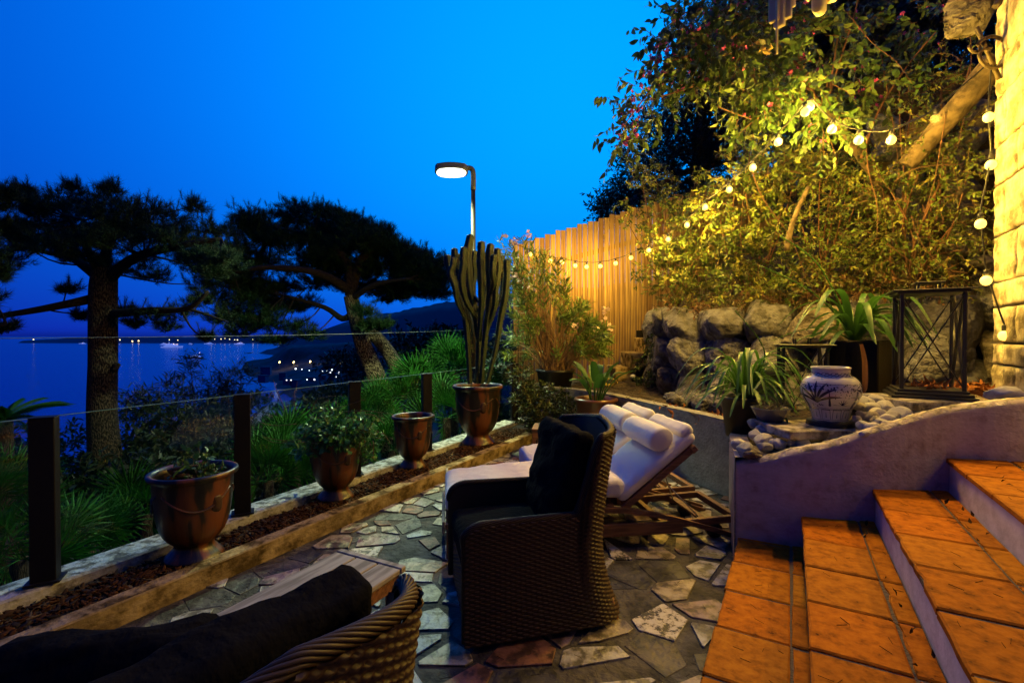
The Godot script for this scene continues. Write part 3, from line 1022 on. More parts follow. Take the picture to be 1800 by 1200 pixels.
func steps() -> void:
	var st := ST()
	st.set_smooth_group(-1)
	var vs := [-0.293, 0.069, 0.450, 0.838, 2.8]
	var block := func(v0: float, v1: float, y: float):
		var a := [S(-2.0, v0, 0), S(4.6, v0, 0), S(4.6, v1, 0), S(-2.0, v1, 0)]
		var up := Vector3(0, y, 0)
		var dn := Vector3(0, -0.05, 0)
		quad(st, a[3] + up, a[2] + up, a[1] + up, a[0] + up)
		for i in 4:
			quad(st, a[i] + up, a[(i + 1) % 4] + up, a[(i + 1) % 4] + dn, a[i] + dn)
	for i in 4:
		block.call(vs[i] + 0.016, vs[i + 1] + 0.016, 0.2 * (i + 1) - 0.032)
	var o := struct("steps", st, M["riser plaster"])
	# grout bed and tiles
	var tiles := 0
	for i in 4:
		var y := 0.2 * (i + 1)
		var g := ST()
		g.set_smooth_group(-1)
		var v0: float = vs[i] + 0.006
		var v1: float = minf(vs[i + 1] + 0.013, 1.35)
		var c := [S(-1.9, v0, y - 0.007), S(4.4, v0, y - 0.007), S(4.4, v1, y - 0.007), S(-1.9, v1, y - 0.007)]
		quad(g, c[3], c[2], c[1], c[0])
		quad(g, c[0], c[1], c[1] - Vector3(0, 0.024, 0), c[0] - Vector3(0, 0.024, 0))
		obj("grout", g, M["grout"], o)
		var deep := 0.302
		var rowsv := [[v0 - 0.006, v0 - 0.006 + deep], [v0 + deep + 0.004, v1 - 0.003]]
		if i == 3: rowsv = [[v0 - 0.006, v0 - 0.006 + deep], [v0 + deep + 0.004, v0 + 0.60]]
		for r in rowsv.size():
			var u := -1.4 + 0.05 * i
			u = wall_u(vs[i]) - 0.375 * 13 - 0.01
			while u < 4.3:
				var ln := 0.375
				var pu0 := u + 0.006
				var pu1 := u + ln - 0.006
				var va: float = rowsv[r][0]
				var vb: float = rowsv[r][1]
				if u > 0.9 and u < wall_u(vb) + 0.05:
					var jit := rf(-0.003, 0.003)
					var pts := []
					var cor := [Vector2(pu0, va + jit), Vector2(pu1, va + jit + rf(-0.003, 0.003)), Vector2(pu1, vb), Vector2(pu0, vb)]
					for q in 4:
						for e in 6:
							var c2: Vector2 = cor[q].lerp(cor[(q + 1) % 4], e / 6.0) + Vector2(rf(-1, 1), rf(-1, 1)) * 0.0016
							if q == 0 and rf(0, 1) < 0.06: c2.y += rf(0.004, 0.010)
							var s := S(c2.x, c2.y, 0)
							pts.append(Vector2(s.x, -s.z))
					var t := ST()
					slab(t, pts, y + rf(-0.003, 0.003), 0.028, 0.009)
					obj("tile", t, M["terracotta %d" % rng.randi_range(0, 4)], o)
					tiles += 1
				u += ln
	# white wall beside the steps, with a sloping rough top, bent back along the bed
	var w := ST()
	w.set_smooth_group(0)
	var prev := []
	var vv := []
	for i in 93: vv.append(-0.31 + i * 0.02)
	for v in vv:
		var u := wall_u(v)
		var y := wall_top(v) + rf(-0.003, 0.003)
		var th := 0.135 + rf(-0.006, 0.006)
		var sec := [S(u, v, -0.05), S(u + 0.004, v, y - 0.035), S(u + 0.03, v, y), S(u + th, v, y - 0.012), S(u + th + 0.02, v, y - 0.12), S(u + th + 0.02, v, 0.2)]
		if prev.size():
			for j in 5:
				quad(w, prev[j], sec[j], sec[j + 1], prev[j + 1])
		else:
			quad(w, sec[0], sec[5], sec[4], sec[1])
			quad(w, sec[1], sec[4], sec[3], sec[2])
		prev = sec
	struct("stair_wall", w, M["white plaster"])
	# rough pale coping on that wall
	var cp := ST()
	cp.set_smooth_group(0)
	prev = []
	for i in 75:
		var v := -0.29 + i * 0.0245
		var u := wall_u(v)
		var y := wall_top(v)
		var e := 0.006 * rf(-1, 1)
		var sec := [S(u + 0.012 + absf(e) * 0.6, v, y - 0.020), S(u + 0.034 + e, v, y + 0.005), S(u + 0.09, v, y + 0.009 + rf(-0.003, 0.003)), S(u + 0.15 + e, v, y - 0.01), S(u + 0.17, v, y - 0.05)]
		if prev.size():
			for j in 4:
				quad(cp, prev[j], sec[j], sec[j + 1], prev[j + 1])
		prev = sec
	struct("stair_wall_coping", cp, M["coping"])
	# dark door mat on the top step, cut by the right edge
	var mt := ST()
	var mc := S(2.93, 1.24, 0.807)
	box(mt, Vector3.ZERO, Vector3(0.42, 0.014, 0.62), Basis.IDENTITY, 0.004)
	var mo := obj("door_mat", mt, M["black plastic"])
	mo.position = mc
	mo.rotation.y = deg_to_rad(-30.0)
	tag(mo, "black mat on the topmost terracotta step at the right edge", "mat")

# grey wall behind the loungers and its bed
func bank() -> void:
	var path := [Vector2(1.503, 3.25), Vector2(1.78, 3.95), Vector2(2.11, 4.54), Vector2(1.90, 5.2), Vector2(1.62, 5.97), Vector2(1.35, 6.75), Vector2(0.95, 7.35), Vector2(0.50, 7.72)]
	var w := ST()
	w.set_smooth_group(-1)
	for i in path.size() - 1:
		var a: Vector2 = path[i]
		var b: Vector2 = path[i + 1]
		var n := (b - a).orthogonal().normalized()
		if n.x < 0.0: n = -n
		var y := 0.735
		quad(w, W(a.x, a.y, y), W(b.x, b.y, y), W(b.x, b.y, -0.05), W(a.x, a.y, -0.05))
		quad(w, W(a.x + n.x * 0.13, a.y + n.y * 0.13, y + 0.004), W(b.x + n.x * 0.13, b.y + n.y * 0.13, y + 0.004), W(b.x, b.y, y), W(a.x, a.y, y))
		quad(w, W(a.x + n.x * 0.13, a.y + n.y * 0.13, 0.3), W(b.x + n.x * 0.13, b.y + n.y * 0.13, 0.3), W(b.x + n.x * 0.13, b.y + n.y * 0.13, y + 0.004), W(a.x + n.x * 0.13, a.y + n.y * 0.13, y + 0.004))
		if i == 1:
			struct("bed_end_wall", w, M["white plaster"])
			w = ST()
			w.set_smooth_group(-1)
	struct("bed_wall", w, M["grey roughcast"])
	# the bed's soil, rising to the right and to the back
	var st := ST()
	st.set_smooth_group(0)
	var g := []
	for i in 49:
		var row := []
		for j in 49:
			var x := 0.4 + i * 0.15
			var d := 3.3 + j * 0.125
			row.append(W(x, d, bed_y(x, d)))
		g.append(row)
	for i in 48:
		for j in 48:
			var c: Vector3 = (g[i][j] + g[i + 1][j + 1]) * 0.5
			if inside_bed(c.x, -c.z):
				quad(st, g[i][j], g[i][j + 1], g[i + 1][j + 1], g[i + 1][j])
	struct("bed_soil", st, M["earth"])
	# dry-stone retaining wall of boulders
	var rw := base("rock_wall", W(2.4, 6.2, 0.75))
	tag(rw, "rough retaining wall of grey boulders behind the planted bed", "stone wall")
	var line := [Vector2(2.42, 8.0), Vector2(2.40, 7.3), Vector2(2.46, 6.6), Vector2(2.8, 6.0), Vector2(3.3, 5.55), Vector2(3.9, 5.15), Vector2(4.6, 4.75), Vector2(5.4, 4.45)]
	var back := ST()
	back.set_smooth_group(-1)
	for i in line.size() - 1:
		var a: Vector2 = line[i] + Vector2(0.16, 0.20)
		var b: Vector2 = line[i + 1] + Vector2(0.16, 0.20)
		quad(back, W(a.x, a.y, 1.85), W(b.x, b.y, 1.85), W(b.x, b.y, 0.4), W(a.x, a.y, 0.4))
	obj("earth_joint", back, M["earth"], rw, true)
	var total := 0.0
	for i in line.size() - 1: total += (line[i + 1] - line[i]).length()
	var course := 0
	var y := 0.62
	for h in [0.46, 0.50, 0.46]:
		var s := rf(0.0, 0.2)
		while s < total:
			var wd: float = h * rf(0.85, 1.6)
			var q := at_length(line, s + wd * 0.5)
			var nrm: Vector2 = q[1]
			var yaw := atan2(nrm.x, nrm.y)
			var rise: float = 0.14 * smoothstep(3.0, 5.0, q[0].x)
			if true:
				var r := ST()
				boulder(r, W(q[0].x, q[0].y, y + h * 0.5 + rise + rf(-0.04, 0.04)), Vector3(wd * 0.66, h * (0.68 if course < 2 else rf(0.56, 0.76)), 0.30), Basis.from_euler(Vector3(rf(-0.15, 0.15), yaw, rf(-0.2, 0.2))), 0.85, 0.07, rng.randi(), 12)
				var pick := rf(0, 1)
				obj("rock", r, M["rock"] if pick < 0.5 else M["rock warm"] if pick < 0.75 else M["rock dark"], rw, true)
			s += wd
		y += h * 0.86
		course += 1
	# small rough stones at the foot of it
	var fs := base("foot_stones", W(2.2, 6.1, 0.75))
	tag(fs, "low rubble of rough grey stones at the foot of the boulder wall", "rubble")
	for i in 16:
		var t := i / 15.0
		var p := Vector2(1.95, 6.2).lerp(Vector2(2.55, 4.75), t) + Vector2(rf(-0.1, 0.25), rf(-0.1, 0.1))
		var r2 := ST()
		boulder(r2, W(p.x, p.y, bed_y(p.x, p.y) + 0.05), Vector3(rf(0.10, 0.2), rf(0.08, 0.14), rf(0.1, 0.16)), Basis.from_euler(Vector3(0, rf(0, 3), rf(-0.3, 0.3))), 0.45, 0.22, rng.randi(), 8)
		obj("stone", r2, M["rock dark"] if i % 2 else M["rock"], fs, true)
	# hillside above
	var hl := ST()
	hl.set_smooth_group(0)
	var ns := FastNoiseLite.new()
	ns.seed = 8
	ns.frequency = 0.8
	var hg := []
	for i in 41:
		var row := []
		for j in 31:
			var s := total * i / 40.0
			var q := at_length(line, s)
			var n2: Vector2 = q[1]
			var back_d := j / 30.0
			var p: Vector2 = q[0] + Vector2(0.1, 0.12) + Vector2(0.55, 0.83).lerp(n2, 0.2) * back_d * 7.0
			p.y = minf(p.y, 8.9) if p.x < 4.6 else p.y
			row.append(W(p.x, p.y, 1.72 + 0.22 * smoothstep(3.0, 5.0, q[0].x) + pow(back_d, 0.85) * 3.4 + 0.12 * ns.get_noise_2d(p.x, p.y)))
		hg.append(row)
	for i in 40:
		for j in 30:
			quad(hl, hg[i][j], hg[i + 1][j], hg[i + 1][j + 1], hg[i][j + 1])
	struct("hillside", hl, M["earth"])
	# masonry steps climbing along the plank fence
	var ms := ST()
	for i in 7:
		box(ms, W(1.60 + 0.25 * i + 0.6, 8.45, 0.3 + 0.125 * i + 0.04), Vector3(1.45, 0.86 + 0.25 * i, 0.75), Basis.IDENTITY, 0.02)
	struct("garden_steps", ms, M["concrete"])

func at_length(line: Array, s: float) -> Array:
	for i in line.size() - 1:
		var a: Vector2 = line[i]
		var b: Vector2 = line[i + 1]
		var l := (b - a).length()
		if s <= l or i == line.size() - 2:
			var n := (b - a).orthogonal().normalized()
			if n.y < 0.0 and absf(n.y) > absf(n.x) or (n.x < 0.0 and absf(n.x) >= absf(n.y)): n = -n
			return [a.lerp(b, minf(s / l, 1.0)), n]
		s -= l
	return [line[-1], Vector2(0, 1)]

func bed_y(x: float, d: float) -> float:
	var v := x * 0.8669 - d * 0.4985
	var y := 0.70 + 0.02 * sin(x * 7.0 + d * 5.0) + 0.015 * sin(x * 17.0 - d * 11.0)
	y += maxf(0.0, wall_top(clampf(v, -0.31, 1.5)) - 0.79) * smoothstep(7.0, 5.0, d)
	y += 0.10 * smoothstep(6.6, 8.2, d) * smoothstep(0.8, 2.0, x)
	return y

func inside_bed(x: float, d: float) -> bool:
	var u := x * 0.4985 + d * 0.8669
	var v := x * 0.8669 - d * 0.4985
	if u < wall_u(v) + 0.1: return false
	var path := [Vector2(1.51, 3.34), Vector2(2.11, 4.54), Vector2(1.62, 5.97), Vector2(1.35, 6.75), Vector2(0.95, 7.35), Vector2(0.50, 7.72)]
	for i in path.size() - 1:
		var a: Vector2 = path[i]
		var b: Vector2 = path[i + 1]
		if d >= a.y and d <= b.y:
			return x > lerpf(a.x, b.x, (d - a.y) / (b.y - a.y)) + 0.04
	return d > 3.34

# ---------------------------------------------------------------- the house corner
func house() -> void:
	# a pier of big rough blocks, courses as read along its edge
	var o := base("stone_pier", S(4.75, 1.62, 1.0))
	tag(o, "tall pier of rough yellow-lit stone blocks at the right edge", "stone pier")
	var core := ST()
	core.set_smooth_group(-1)
	var a := [S(4.43, 1.40, 0), S(5.02, 1.40, 0), S(5.02, 1.86, 0), S(4.43, 1.86, 0)]
	for i in 4:
		quad(core, a[i] + Vector3(0, 4.3, 0), a[(i + 1) % 4] + Vector3(0, 4.3, 0), a[(i + 1) % 4] + Vector3(0, 0.7, 0), a[i] + Vector3(0, 0.7, 0))
	obj("joint", core, M["grout"], o, true)
	var ys := [0.9, 1.335, 1.495, 1.765, 1.955, 2.30, 2.68, 2.98, 3.35, 3.62, 4.05, 4.4]
	var bas := Basis(S(1, 0, 0), Vector3.UP, S(0, 1, 0))
	for i in ys.size() - 1:
		var y0: float = ys[i] + 0.008
		var y1: float = ys[i + 1] - 0.008
		var cut := 4.74 + (0.13 if i % 2 else -0.1)
		for seg in [[4.41, cut - 0.008], [cut + 0.008, 5.08 + rf(-0.015, 0.015)]]:
			var st := ST()
			var ns := FastNoiseLite.new()
			ns.seed = rng.randi()
			ns.frequency = 3.5
			ns.fractal_octaves = 5
			var c := S((seg[0] + seg[1]) * 0.5, 1.61, (y0 + y1) * 0.5)
			var h := Vector3((seg[1] - seg[0]) * 0.5, (y1 - y0) * 0.5, 0.26)
			skin(st, 12, func(p: Vector3) -> Vector3:
				var q := p * h
				var e := minf(minf((1.0 - absf(p.x)) * h.x, (1.0 - absf(p.y)) * h.y), 0.03)
				if absf(p.z) > 0.99: q.z += signf(p.z) * (0.012 + 0.008 * sqrt(sqrt(maxf(e, 0.0) / 0.03)) + 0.014 * ns.get_noise_2d(q.x * 2.0, q.y * 2.0)) - signf(p.z) * 0.02
				if absf(p.x) > 0.99: q.x += signf(p.x) * 0.012 * ns.get_noise_2d(q.z * 3.0, q.y * 3.0 + 5.0)
				return c + bas * q)
			obj("stone_block", st, M["ashlar"], o, true)
	# house wall farther right with the lamp that lights the steps
	var hw := ST()
	hw.set_smooth_group(-1)
	var b := [S(-1.5, 2.8, 0), S(6.6, 2.8, 0), S(6.6, 3.1, 0), S(-1.5, 3.1, 0)]
	for i in 4:
		quad(hw, b[i] + Vector3(0, 5.0, 0), b[(i + 1) % 4] + Vector3(0, 5.0, 0), b[(i + 1) % 4], b[i])
	quad(hw, b[3] + Vector3(0, 5.0, 0), b[2] + Vector3(0, 5.0, 0), b[1] + Vector3(0, 5.0, 0), b[0] + Vector3(0, 5.0, 0))
	tag(obj("house_wall", hw, M["house wall"]), "stone house wall beyond the right edge, behind the pier", "wall")
	var lp := S(4.7, 2.5, 3.45)
	var wl := base("wall_lamp", lp)
	tag(wl, "warm globe lamp on the house wall beyond the right edge", "wall lamp")
	var gb := SphereMesh.new()
	gb.radius = 0.11
	gb.height = 0.22
	obj("lamp_globe", gb, M["bulb glow"], wl)
	var arm := ST()
	tube(arm, [Vector3(0, 0.11, 0), Vector3(0, 0.2, 0), S(0, 0.3, 0.2)], [0.02, 0.015, 0.02], 8)
	obj("bracket", arm, M["wrought iron"], wl)
	# an opaque metal shade keeps its light on the steps and the terrace
	var aim := (S(1.6, -0.6, 0.2) - lp).normalized()
	var sx := aim.cross(Vector3.UP).normalized()
	var sb := Basis(sx, -aim, sx.cross(-aim))
	var sh := ST()
	lathe(sh, [Vector2(0.03, 0.20), Vector2(0.05, 0.19), Vector2(0.13, 0.10), Vector2(0.19, -0.02), Vector2(0.195, -0.02), Vector2(0.135, 0.105)], 28)
	var so := obj("lamp_shade", sh, M["lamp housing"], wl)
	so.basis = sb
	var li := SpotLight3D.new()
	li.name = "wall_lamp_light"
	li.light_color = L(1.0, 0.60, 0.05)
	li.light_energy = 6.8
	li.light_size = 0.1
	li.spot_range = 40.0
	li.spot_attenuation = 2.0
	li.spot_angle = 52.0
	li.spot_angle_attenuation = 0.45
	li.shadow_enabled = true
	wl.add_child(li)
	li.basis = Basis.looking_at(aim, Vector3.UP)
	# ivy-hung rough masonry behind the pier
	var rm := base("rough_masonry", A(1690, 480, 5.2))
	tag(rm, "rough stone masonry hung with vines behind the right-hand pier", "stone wall")
	var bk := ST()
	bk.set_smooth_group(-1)
	var m0 := Vector2(4.05, 5.55)
	var m1 := Vector2(5.9, 4.7)
	quad(bk, W(m0.x, m0.y, 4.4), W(m1.x + 0.9, m1.y - 0.4, 4.4), W(m1.x + 0.9, m1.y - 0.4, 0.4), W(m0.x, m0.y, 0.4))
	obj("earth_joint", bk, M["earth"], rm, true)
	var y := 1.9
	while y < 3.75:
		var h := rf(0.22, 0.34)
		var s := rf(-0.1, 0.1)
		while s < 1.0:
			var wd := rf(0.26, 0.5)
			var p := m0.lerp(m1, s + wd * 0.25)
			var r := ST()
			boulder(r, W(p.x - 0.04, p.y - 0.06, y + h * 0.5), Vector3(wd * 0.55, h * 0.56, 0.15), Basis.from_euler(Vector3(rf(-0.1, 0.1), 0.43, rf(-0.15, 0.15))), 0.6, 0.12, rng.randi(), 9)
			obj("rock", r, M["rock warm"] if rf(0, 1) < 0.7 else M["rock"], rm, true)
			s += wd / 2.03
		y += h * 0.93
	# a leaning log
	var lg := base("leaning_log", A(1592, 292, 4.5))
	tag(lg, "thick bare log slanting up to the scrolled iron bracket", "log")
	var ls := ST()
	tube(ls, curve([A(1592, 292, 4.5), A(1640, 235, 4.35), A(1690, 180, 4.15), A(1752, 104, 3.95)], 10), taper(0.075, 0.10, 10), 12)
	obj("trunk", ls, M["old log"], lg, true)
	# stone corbel above
	var cb := ST()
	boulder(cb, A(1706, 6, 3.9), Vector3(0.13, 0.27, 0.15), Basis.from_euler(Vector3(0, 0.45, 0.06)), 0.93, 0.05, 79, 12)
	tag(obj("stone_corbel", cb, M["rock warm"]), "rough stone corbel beside the top of the pier", "stone")
	# scrolled iron bracket
	var ib := base("iron_bracket", A(1762, 100, 3.62))
	tag(ib, "scrolled wrought-iron bracket fixed to the stone pier", "bracket")
	var D := 3.62
	var up := ST()
	tube(up, curve([A(1744, 16, D), A(1756, 4, D), A(1764, 18, D), A(1765, 60, D), A(1764, 100, D), A(1765, 138, D)], 22), taper(0.024, 0.024, 22), 8)
	obj("upright", up, M["wrought iron"], ib, true)
	var br := ST()
	tube(br, [A(1711, 52, D), A(1730, 92, D), A(1752, 142, D)], [0.016, 0.016, 0.016], 6)
	obj("brace", br, M["wrought iron"], ib, true)
	var sc := ST()
	var pts := []
	for i in 41:
		var t := i / 40.0
		var an := lerpf(-2.6, 4.4, t)
		var rr := lerpf(30.0, 22.0, t) if t < 0.8 else lerpf(23.6, 8.0, (t - 0.8) / 0.2)
		pts.append(A(1740 + rr * cos(an), 97 + rr * sin(an), D - 0.02))
	tube(sc, pts, taper(0.014, 0.012, 40), 6)
	obj("scroll", sc, M["wrought iron"], ib, true)
	var s2 := ST()
	pts = []
	for i in 25:
		var t := i / 24.0
		var an := lerpf(-2.9, -7.6, t)
		var rr := lerpf(12.0, 4.0, t)
		pts.append(A(1711 + rr * cos(an), 86 + rr * sin(an), D))
	tube(s2, pts, taper(0.014, 0.010, 24), 6)
	obj("scroll", s2, M["wrought iron"], ib, true)
	# white awning parts hanging in from above
	var aw := base("awning_bracket", A(1372, 30, 3.0))
	tag(aw, "white grooved awning bracket with a thin pole, hanging at the top edge", "awning")
	var p1 := ST()
	for e in [[1358, 42, 0.018], [1367, 52, 0.02], [1379, 38, 0.016]]:
		var top := A(e[0], -150, 3.0)
		var bot := A(e[0], e[1], 3.0)
		box(p1, (top + bot) * 0.5, Vector3(e[2] * 1.7, (top - bot).length(), 0.06), Basis(Vector3.UP, 0.7), 0.004)
	obj("grooved_rail", p1, M["white paint"], aw, true)
	var p2 := ST()
	tube(p2, [A(1362, -20, 2.97), A(1363, 98, 2.97)], [0.008, 0.006], 6)
	obj("pole", p2, M["white paint"], aw, true)
	var p3 := ST()
	box(p3, A(1384, 4, 3.0), Vector3(0.05, 0.1, 0.05), Basis.from_euler(Vector3(0, 0.7, 0.5)), 0.006)
	box(p3, A(1390, -12, 3.0), Vector3(0.08, 0.1, 0.05), Basis(Vector3.UP, 0.7), 0.006)
	obj("wedge", p3, M["white paint"], aw, true)
	var bm := ST()
	bar(bm, A(1340, -170, 3.0), S(4.6, 1.6, 4.15), 0.09, 0.12)
	obj("beam", bm, M["white paint"], aw, true)
	var pend := base("awning_end_cap", A(1436, 8, 3.0))
	tag(pend, "rounded white awning end cap hanging at the top edge, right of the pole", "awning part")
	var e1 := ST()
	cushion(e1, A(1436, -4, 3.0), Vector3(0.11, 0.235, 0.07), Basis(Vector3.UP, 0.75), 0.034, 0.0, 0.0, 1, 10)
	obj("cap", e1, M["white paint"], pend, true)
	var e2 := ST()
	box(e2, A(1458, -4, 3.0), Vector3(0.06, 0.075, 0.05), Basis.from_euler(Vector3(0, 0, 0.25)), 0.006)
	tube(e2, [A(1408, -6, 3.0), A(1422, 2, 3.0)], [0.018, 0.022], 8)
	tube(e2, [A(1436, -200, 3.0), A(1436, -20, 3.0)], [0.02, 0.02], 8)
	obj("joint", e2, M["white paint"], pend, true)

# ---------------------------------------------------------------- plank fence
func fence_of_planks() -> void:
	var o := base("plank_fence", W(2.3, 9.0, 0.6))
	tag(o, "tall fence of vertical brown boards stepping up to the right", "fence")
	var x := 0.02
	var i := 0
	while x < 5.2:
		var wd := 0.098 + rf(-0.004, 0.006)
		var top := 3.26 + 0.30 * x + 0.035 * sin(x * 2.0)
		top = 3.26 + 0.30 * (floorf(x / 0.2) * 0.2) + rf(-0.012, 0.012)
		var bot := 0.55 + maxf(0.0, x - 2.0) * 0.8
		var st := ST()
		box(st, Vector3.ZERO, Vector3(wd - 0.006, top - bot, 0.022), Basis.IDENTITY, 0.003)
		var b := obj("board", st, M["plank %d" % rng.randi_range(0, 3)], o)
		b.position = W(x + wd * 0.5, 9.0 + rf(-0.004, 0.004), (top + bot) * 0.5) - o.position
		x += wd
		i += 1
	for y in [1.5, 2.7]:
		var st2 := ST()
		bar(st2, W(0.0, 9.06, y), W(5.2, 9.06, y + 1.4), 0.05, 0.09)
		obj("rail", st2, M["plank 3"], o, true)
	# black stepped skirting against the boards
	var sk := ST()
	for k in 4:
		box(sk, W(2.41 + k * 0.22, 8.95, 1.40 + k * 0.08), Vector3(0.215, 0.5 + k * 0.16, 0.03), Basis.IDENTITY, 0.004)
	tag(obj("stepped_skirting", sk, M["post paint"]), "black stepped skirting panel where the boards meet the garden steps", "panel")

# ---------------------------------------------------------------- street lamp
func street_lamp() -> void:
	var d := 8.8
	var top := A(832, 300, d)
	var foot := Vector3(top.x, -1.6, top.z)
	var o := base("street_lamp", foot)
	tag(o, "tall grey street lamp with a lit flat head, behind the cactus", "street lamp")
	var p := ST()
	tube(p, [foot, Vector3(top.x, top.y - 0.32, top.z)], [0.065, 0.040], 14)
	obj("pole", p, M["galvanised"], o, true)
	var c := ST()
	tube(c, curve([Vector3(top.x, top.y - 0.36, top.z), Vector3(top.x, top.y - 0.06, top.z), Vector3(top.x - 0.04, top.y + 0.03, top.z), Vector3(top.x - 0.16, top.y + 0.03, top.z + 0.01)], 10), taper(0.048, 0.044, 10), 12)
	obj("elbow", c, M["lamp housing"], o, true)
	var hc := Vector3(top.x - 0.39, top.y - 0.01, top.z + 0.03)
	var tilt := Basis.from_euler(Vector3(-0.30, 0, 0.0))
	var h := ST()
	skin(h, 10, func(q: Vector3) -> Vector3:
		var r := Vector2(q.x, q.z)
		var k := 1.0
		if r.length() > 0.001:
			var m := maxf(absf(r.x), absf(r.y))
			k = lerpf(1.0, m / r.length(), 0.6)
		return hc + tilt * Vector3(q.x * 0.30 * k, q.y * (0.045 if q.y < 0 else 0.05 + 0.02 * (1.0 - r.length_squared() * 0.5)), q.z * 0.15 * k))
	obj("lamp_head", h, M["lamp housing"], o, true)
	var g := ST()
	skin(g, 10, func(q: Vector3) -> Vector3:
		var r := Vector2(q.x, q.z)
		var k := 1.0
		if r.length() > 0.001:
			var m := maxf(absf(r.x), absf(r.y))
			k = lerpf(1.0, m / r.length(), 0.85)
		return hc + tilt * Vector3(q.x * 0.265 * k, -0.052 + q.y * 0.022 - 0.045 * (1.0 - minf(1.0, (r * k).length_squared())), q.z * 0.125 * k))
	obj("lamp_lens", g, M["led glow"], o, true)
	var li := SpotLight3D.new()
	li.name = "street_lamp_light"
	li.light_size = 0.12
	li.spot_range = 60.0
	li.spot_attenuation = 2.0
	li.spot_angle = 66.0
	li.spot_angle_attenuation = 0.5
	li.light_color = L(0.80, 1.0, 0.55)
	li.light_energy = 44.0
	li.shadow_enabled = true
	add_child(li)
	li.position = hc + Vector3(-0.08, -0.14, 0.01)
	li.basis = Basis.looking_at(Vector3(-0.34, -1.0, 0.14).normalized(), Vector3.BACK)

# ---------------------------------------------------------------- pines
func tuft(n: int, len: float, wid: float, seed_: int, spread := 0.75) -> ArrayMesh:
	var st := ST()
	st.set_smooth_group(-1)
	var rr := RandomNumberGenerator.new()
	rr.seed = seed_
	for i in n:
		var d := Vector3(rr.randf_range(-1, 1) * spread, rr.randf_range(0.1, 1.0), rr.randf_range(-1, 1) * spread).normalized()
		var s := d.cross(Vector3(rr.randf_range(-1, 1), rr.randf_range(-1, 1), rr.randf_range(-1, 1))).normalized() * wid
		var b := Vector3(0, rr.randf_range(-0.6, 0.2) * len, 0)
		var e := b + d * len * rr.randf_range(0.7, 1.2)
		tri(st, b - s, b + s, e)
	return done(st)

func pine(called: String, label: String, d: float, trunk: Array, rad: Array, limbs: Array, clumps: Array, per: int, tone: Color, bark := "pine bark") -> void:
	var o := base(called, Vector3(trunk[0].x, trunk[0].y, trunk[0].z))
	tag(o, label, "pine tree", "umbrella pines below the terrace")
	var st := ST()
	tube(st, curve(trunk, 22), sampled(rad, 22), 16)
	obj("trunk", st, M[bark], o, true)
	for l in limbs:
		var s := ST()
		tube(s, curve(l[0], 12), taper(l[1], l[2], 12), 8)
		obj("limb", s, M[bark if l[1] > 0.2 else "dark bark"], o, true)
	var br := ST()
	var at := []
	var cc := []
	for c in clumps:
		var ctr: Vector3 = c[0]
		var r: Vector3 = c[1]
		var near := ctr
		var best := 1e9
		for l in limbs:
			for p in curve(l[0], 10):
				var dd: float = (p - ctr).length()
				if dd < best:
					best = dd
					near = p
		if best > 0.15:
			tube(br, curve([near, near.lerp(ctr, 0.5) + rdir() * 0.08 + Vector3(0, -0.05, 0), ctr], 5), taper(0.022, 0.008, 5), 4, false)
		for i in int(per * c[2]):
			var dir := rdir()
			var q := ctr + dir * r * pow(rf(0.05, 1.0), 0.5)
			var b := ctr + (q - ctr) * 0.35 + Vector3(0, -0.04, 0)
			if i % 3 == 0: tube(br, [b, q], [0.006, 0.003], 3, false)
			for k in 3:
				var p := b.lerp(q, 0.55 + 0.225 * k) + rdir() * 0.03
				var up := ((q - b).normalized() * 0.7 + Vector3(0, 0.55, 0) + rdir() * 0.35).normalized()
				at.append(Transform3D(towards(up, rf(0, TAU), rf(0.75, 1.25)), p))
				var v := rf(0.65, 1.4)
				cc.append(Color(tone.r * v, tone.g * v, tone.b * v))
		for i in 3:                              # young shoots standing up from the pad
			var q := ctr + Vector3(rf(-0.6, 0.6) * r.x, r.y * 0.45, rf(-0.6, 0.6) * r.z)
			var up := Vector3(rf(-0.5, 0.5), 1.0, rf(-0.4, 0.4)).normalized()
			var ln := rf(0.10, 0.24)
			tube(br, [q, q + up * ln], [0.008, 0.004], 3, false)
			for k in 4:
				at.append(Transform3D(towards((up + rdir() * 0.3).normalized(), rf(0, TAU), rf(0.45, 0.75)), q + up * ln * (0.3 + 0.24 * k)))
				cc.append(tone)
	obj("branches", br, M["dark bark"], o, true)
	many("needles", tuft(18, 0.15, 0.0040, 3), M["needles"], at, cc, o)

func sampled(r: Array, n: int) -> Array:
	var out := []
	for i in n + 1:
		var f := float(i) / n * (r.size() - 1)
		var k := mini(int(f), r.size() - 2)
		out.append(lerpf(r[k], r[k + 1], f - k))
	return out

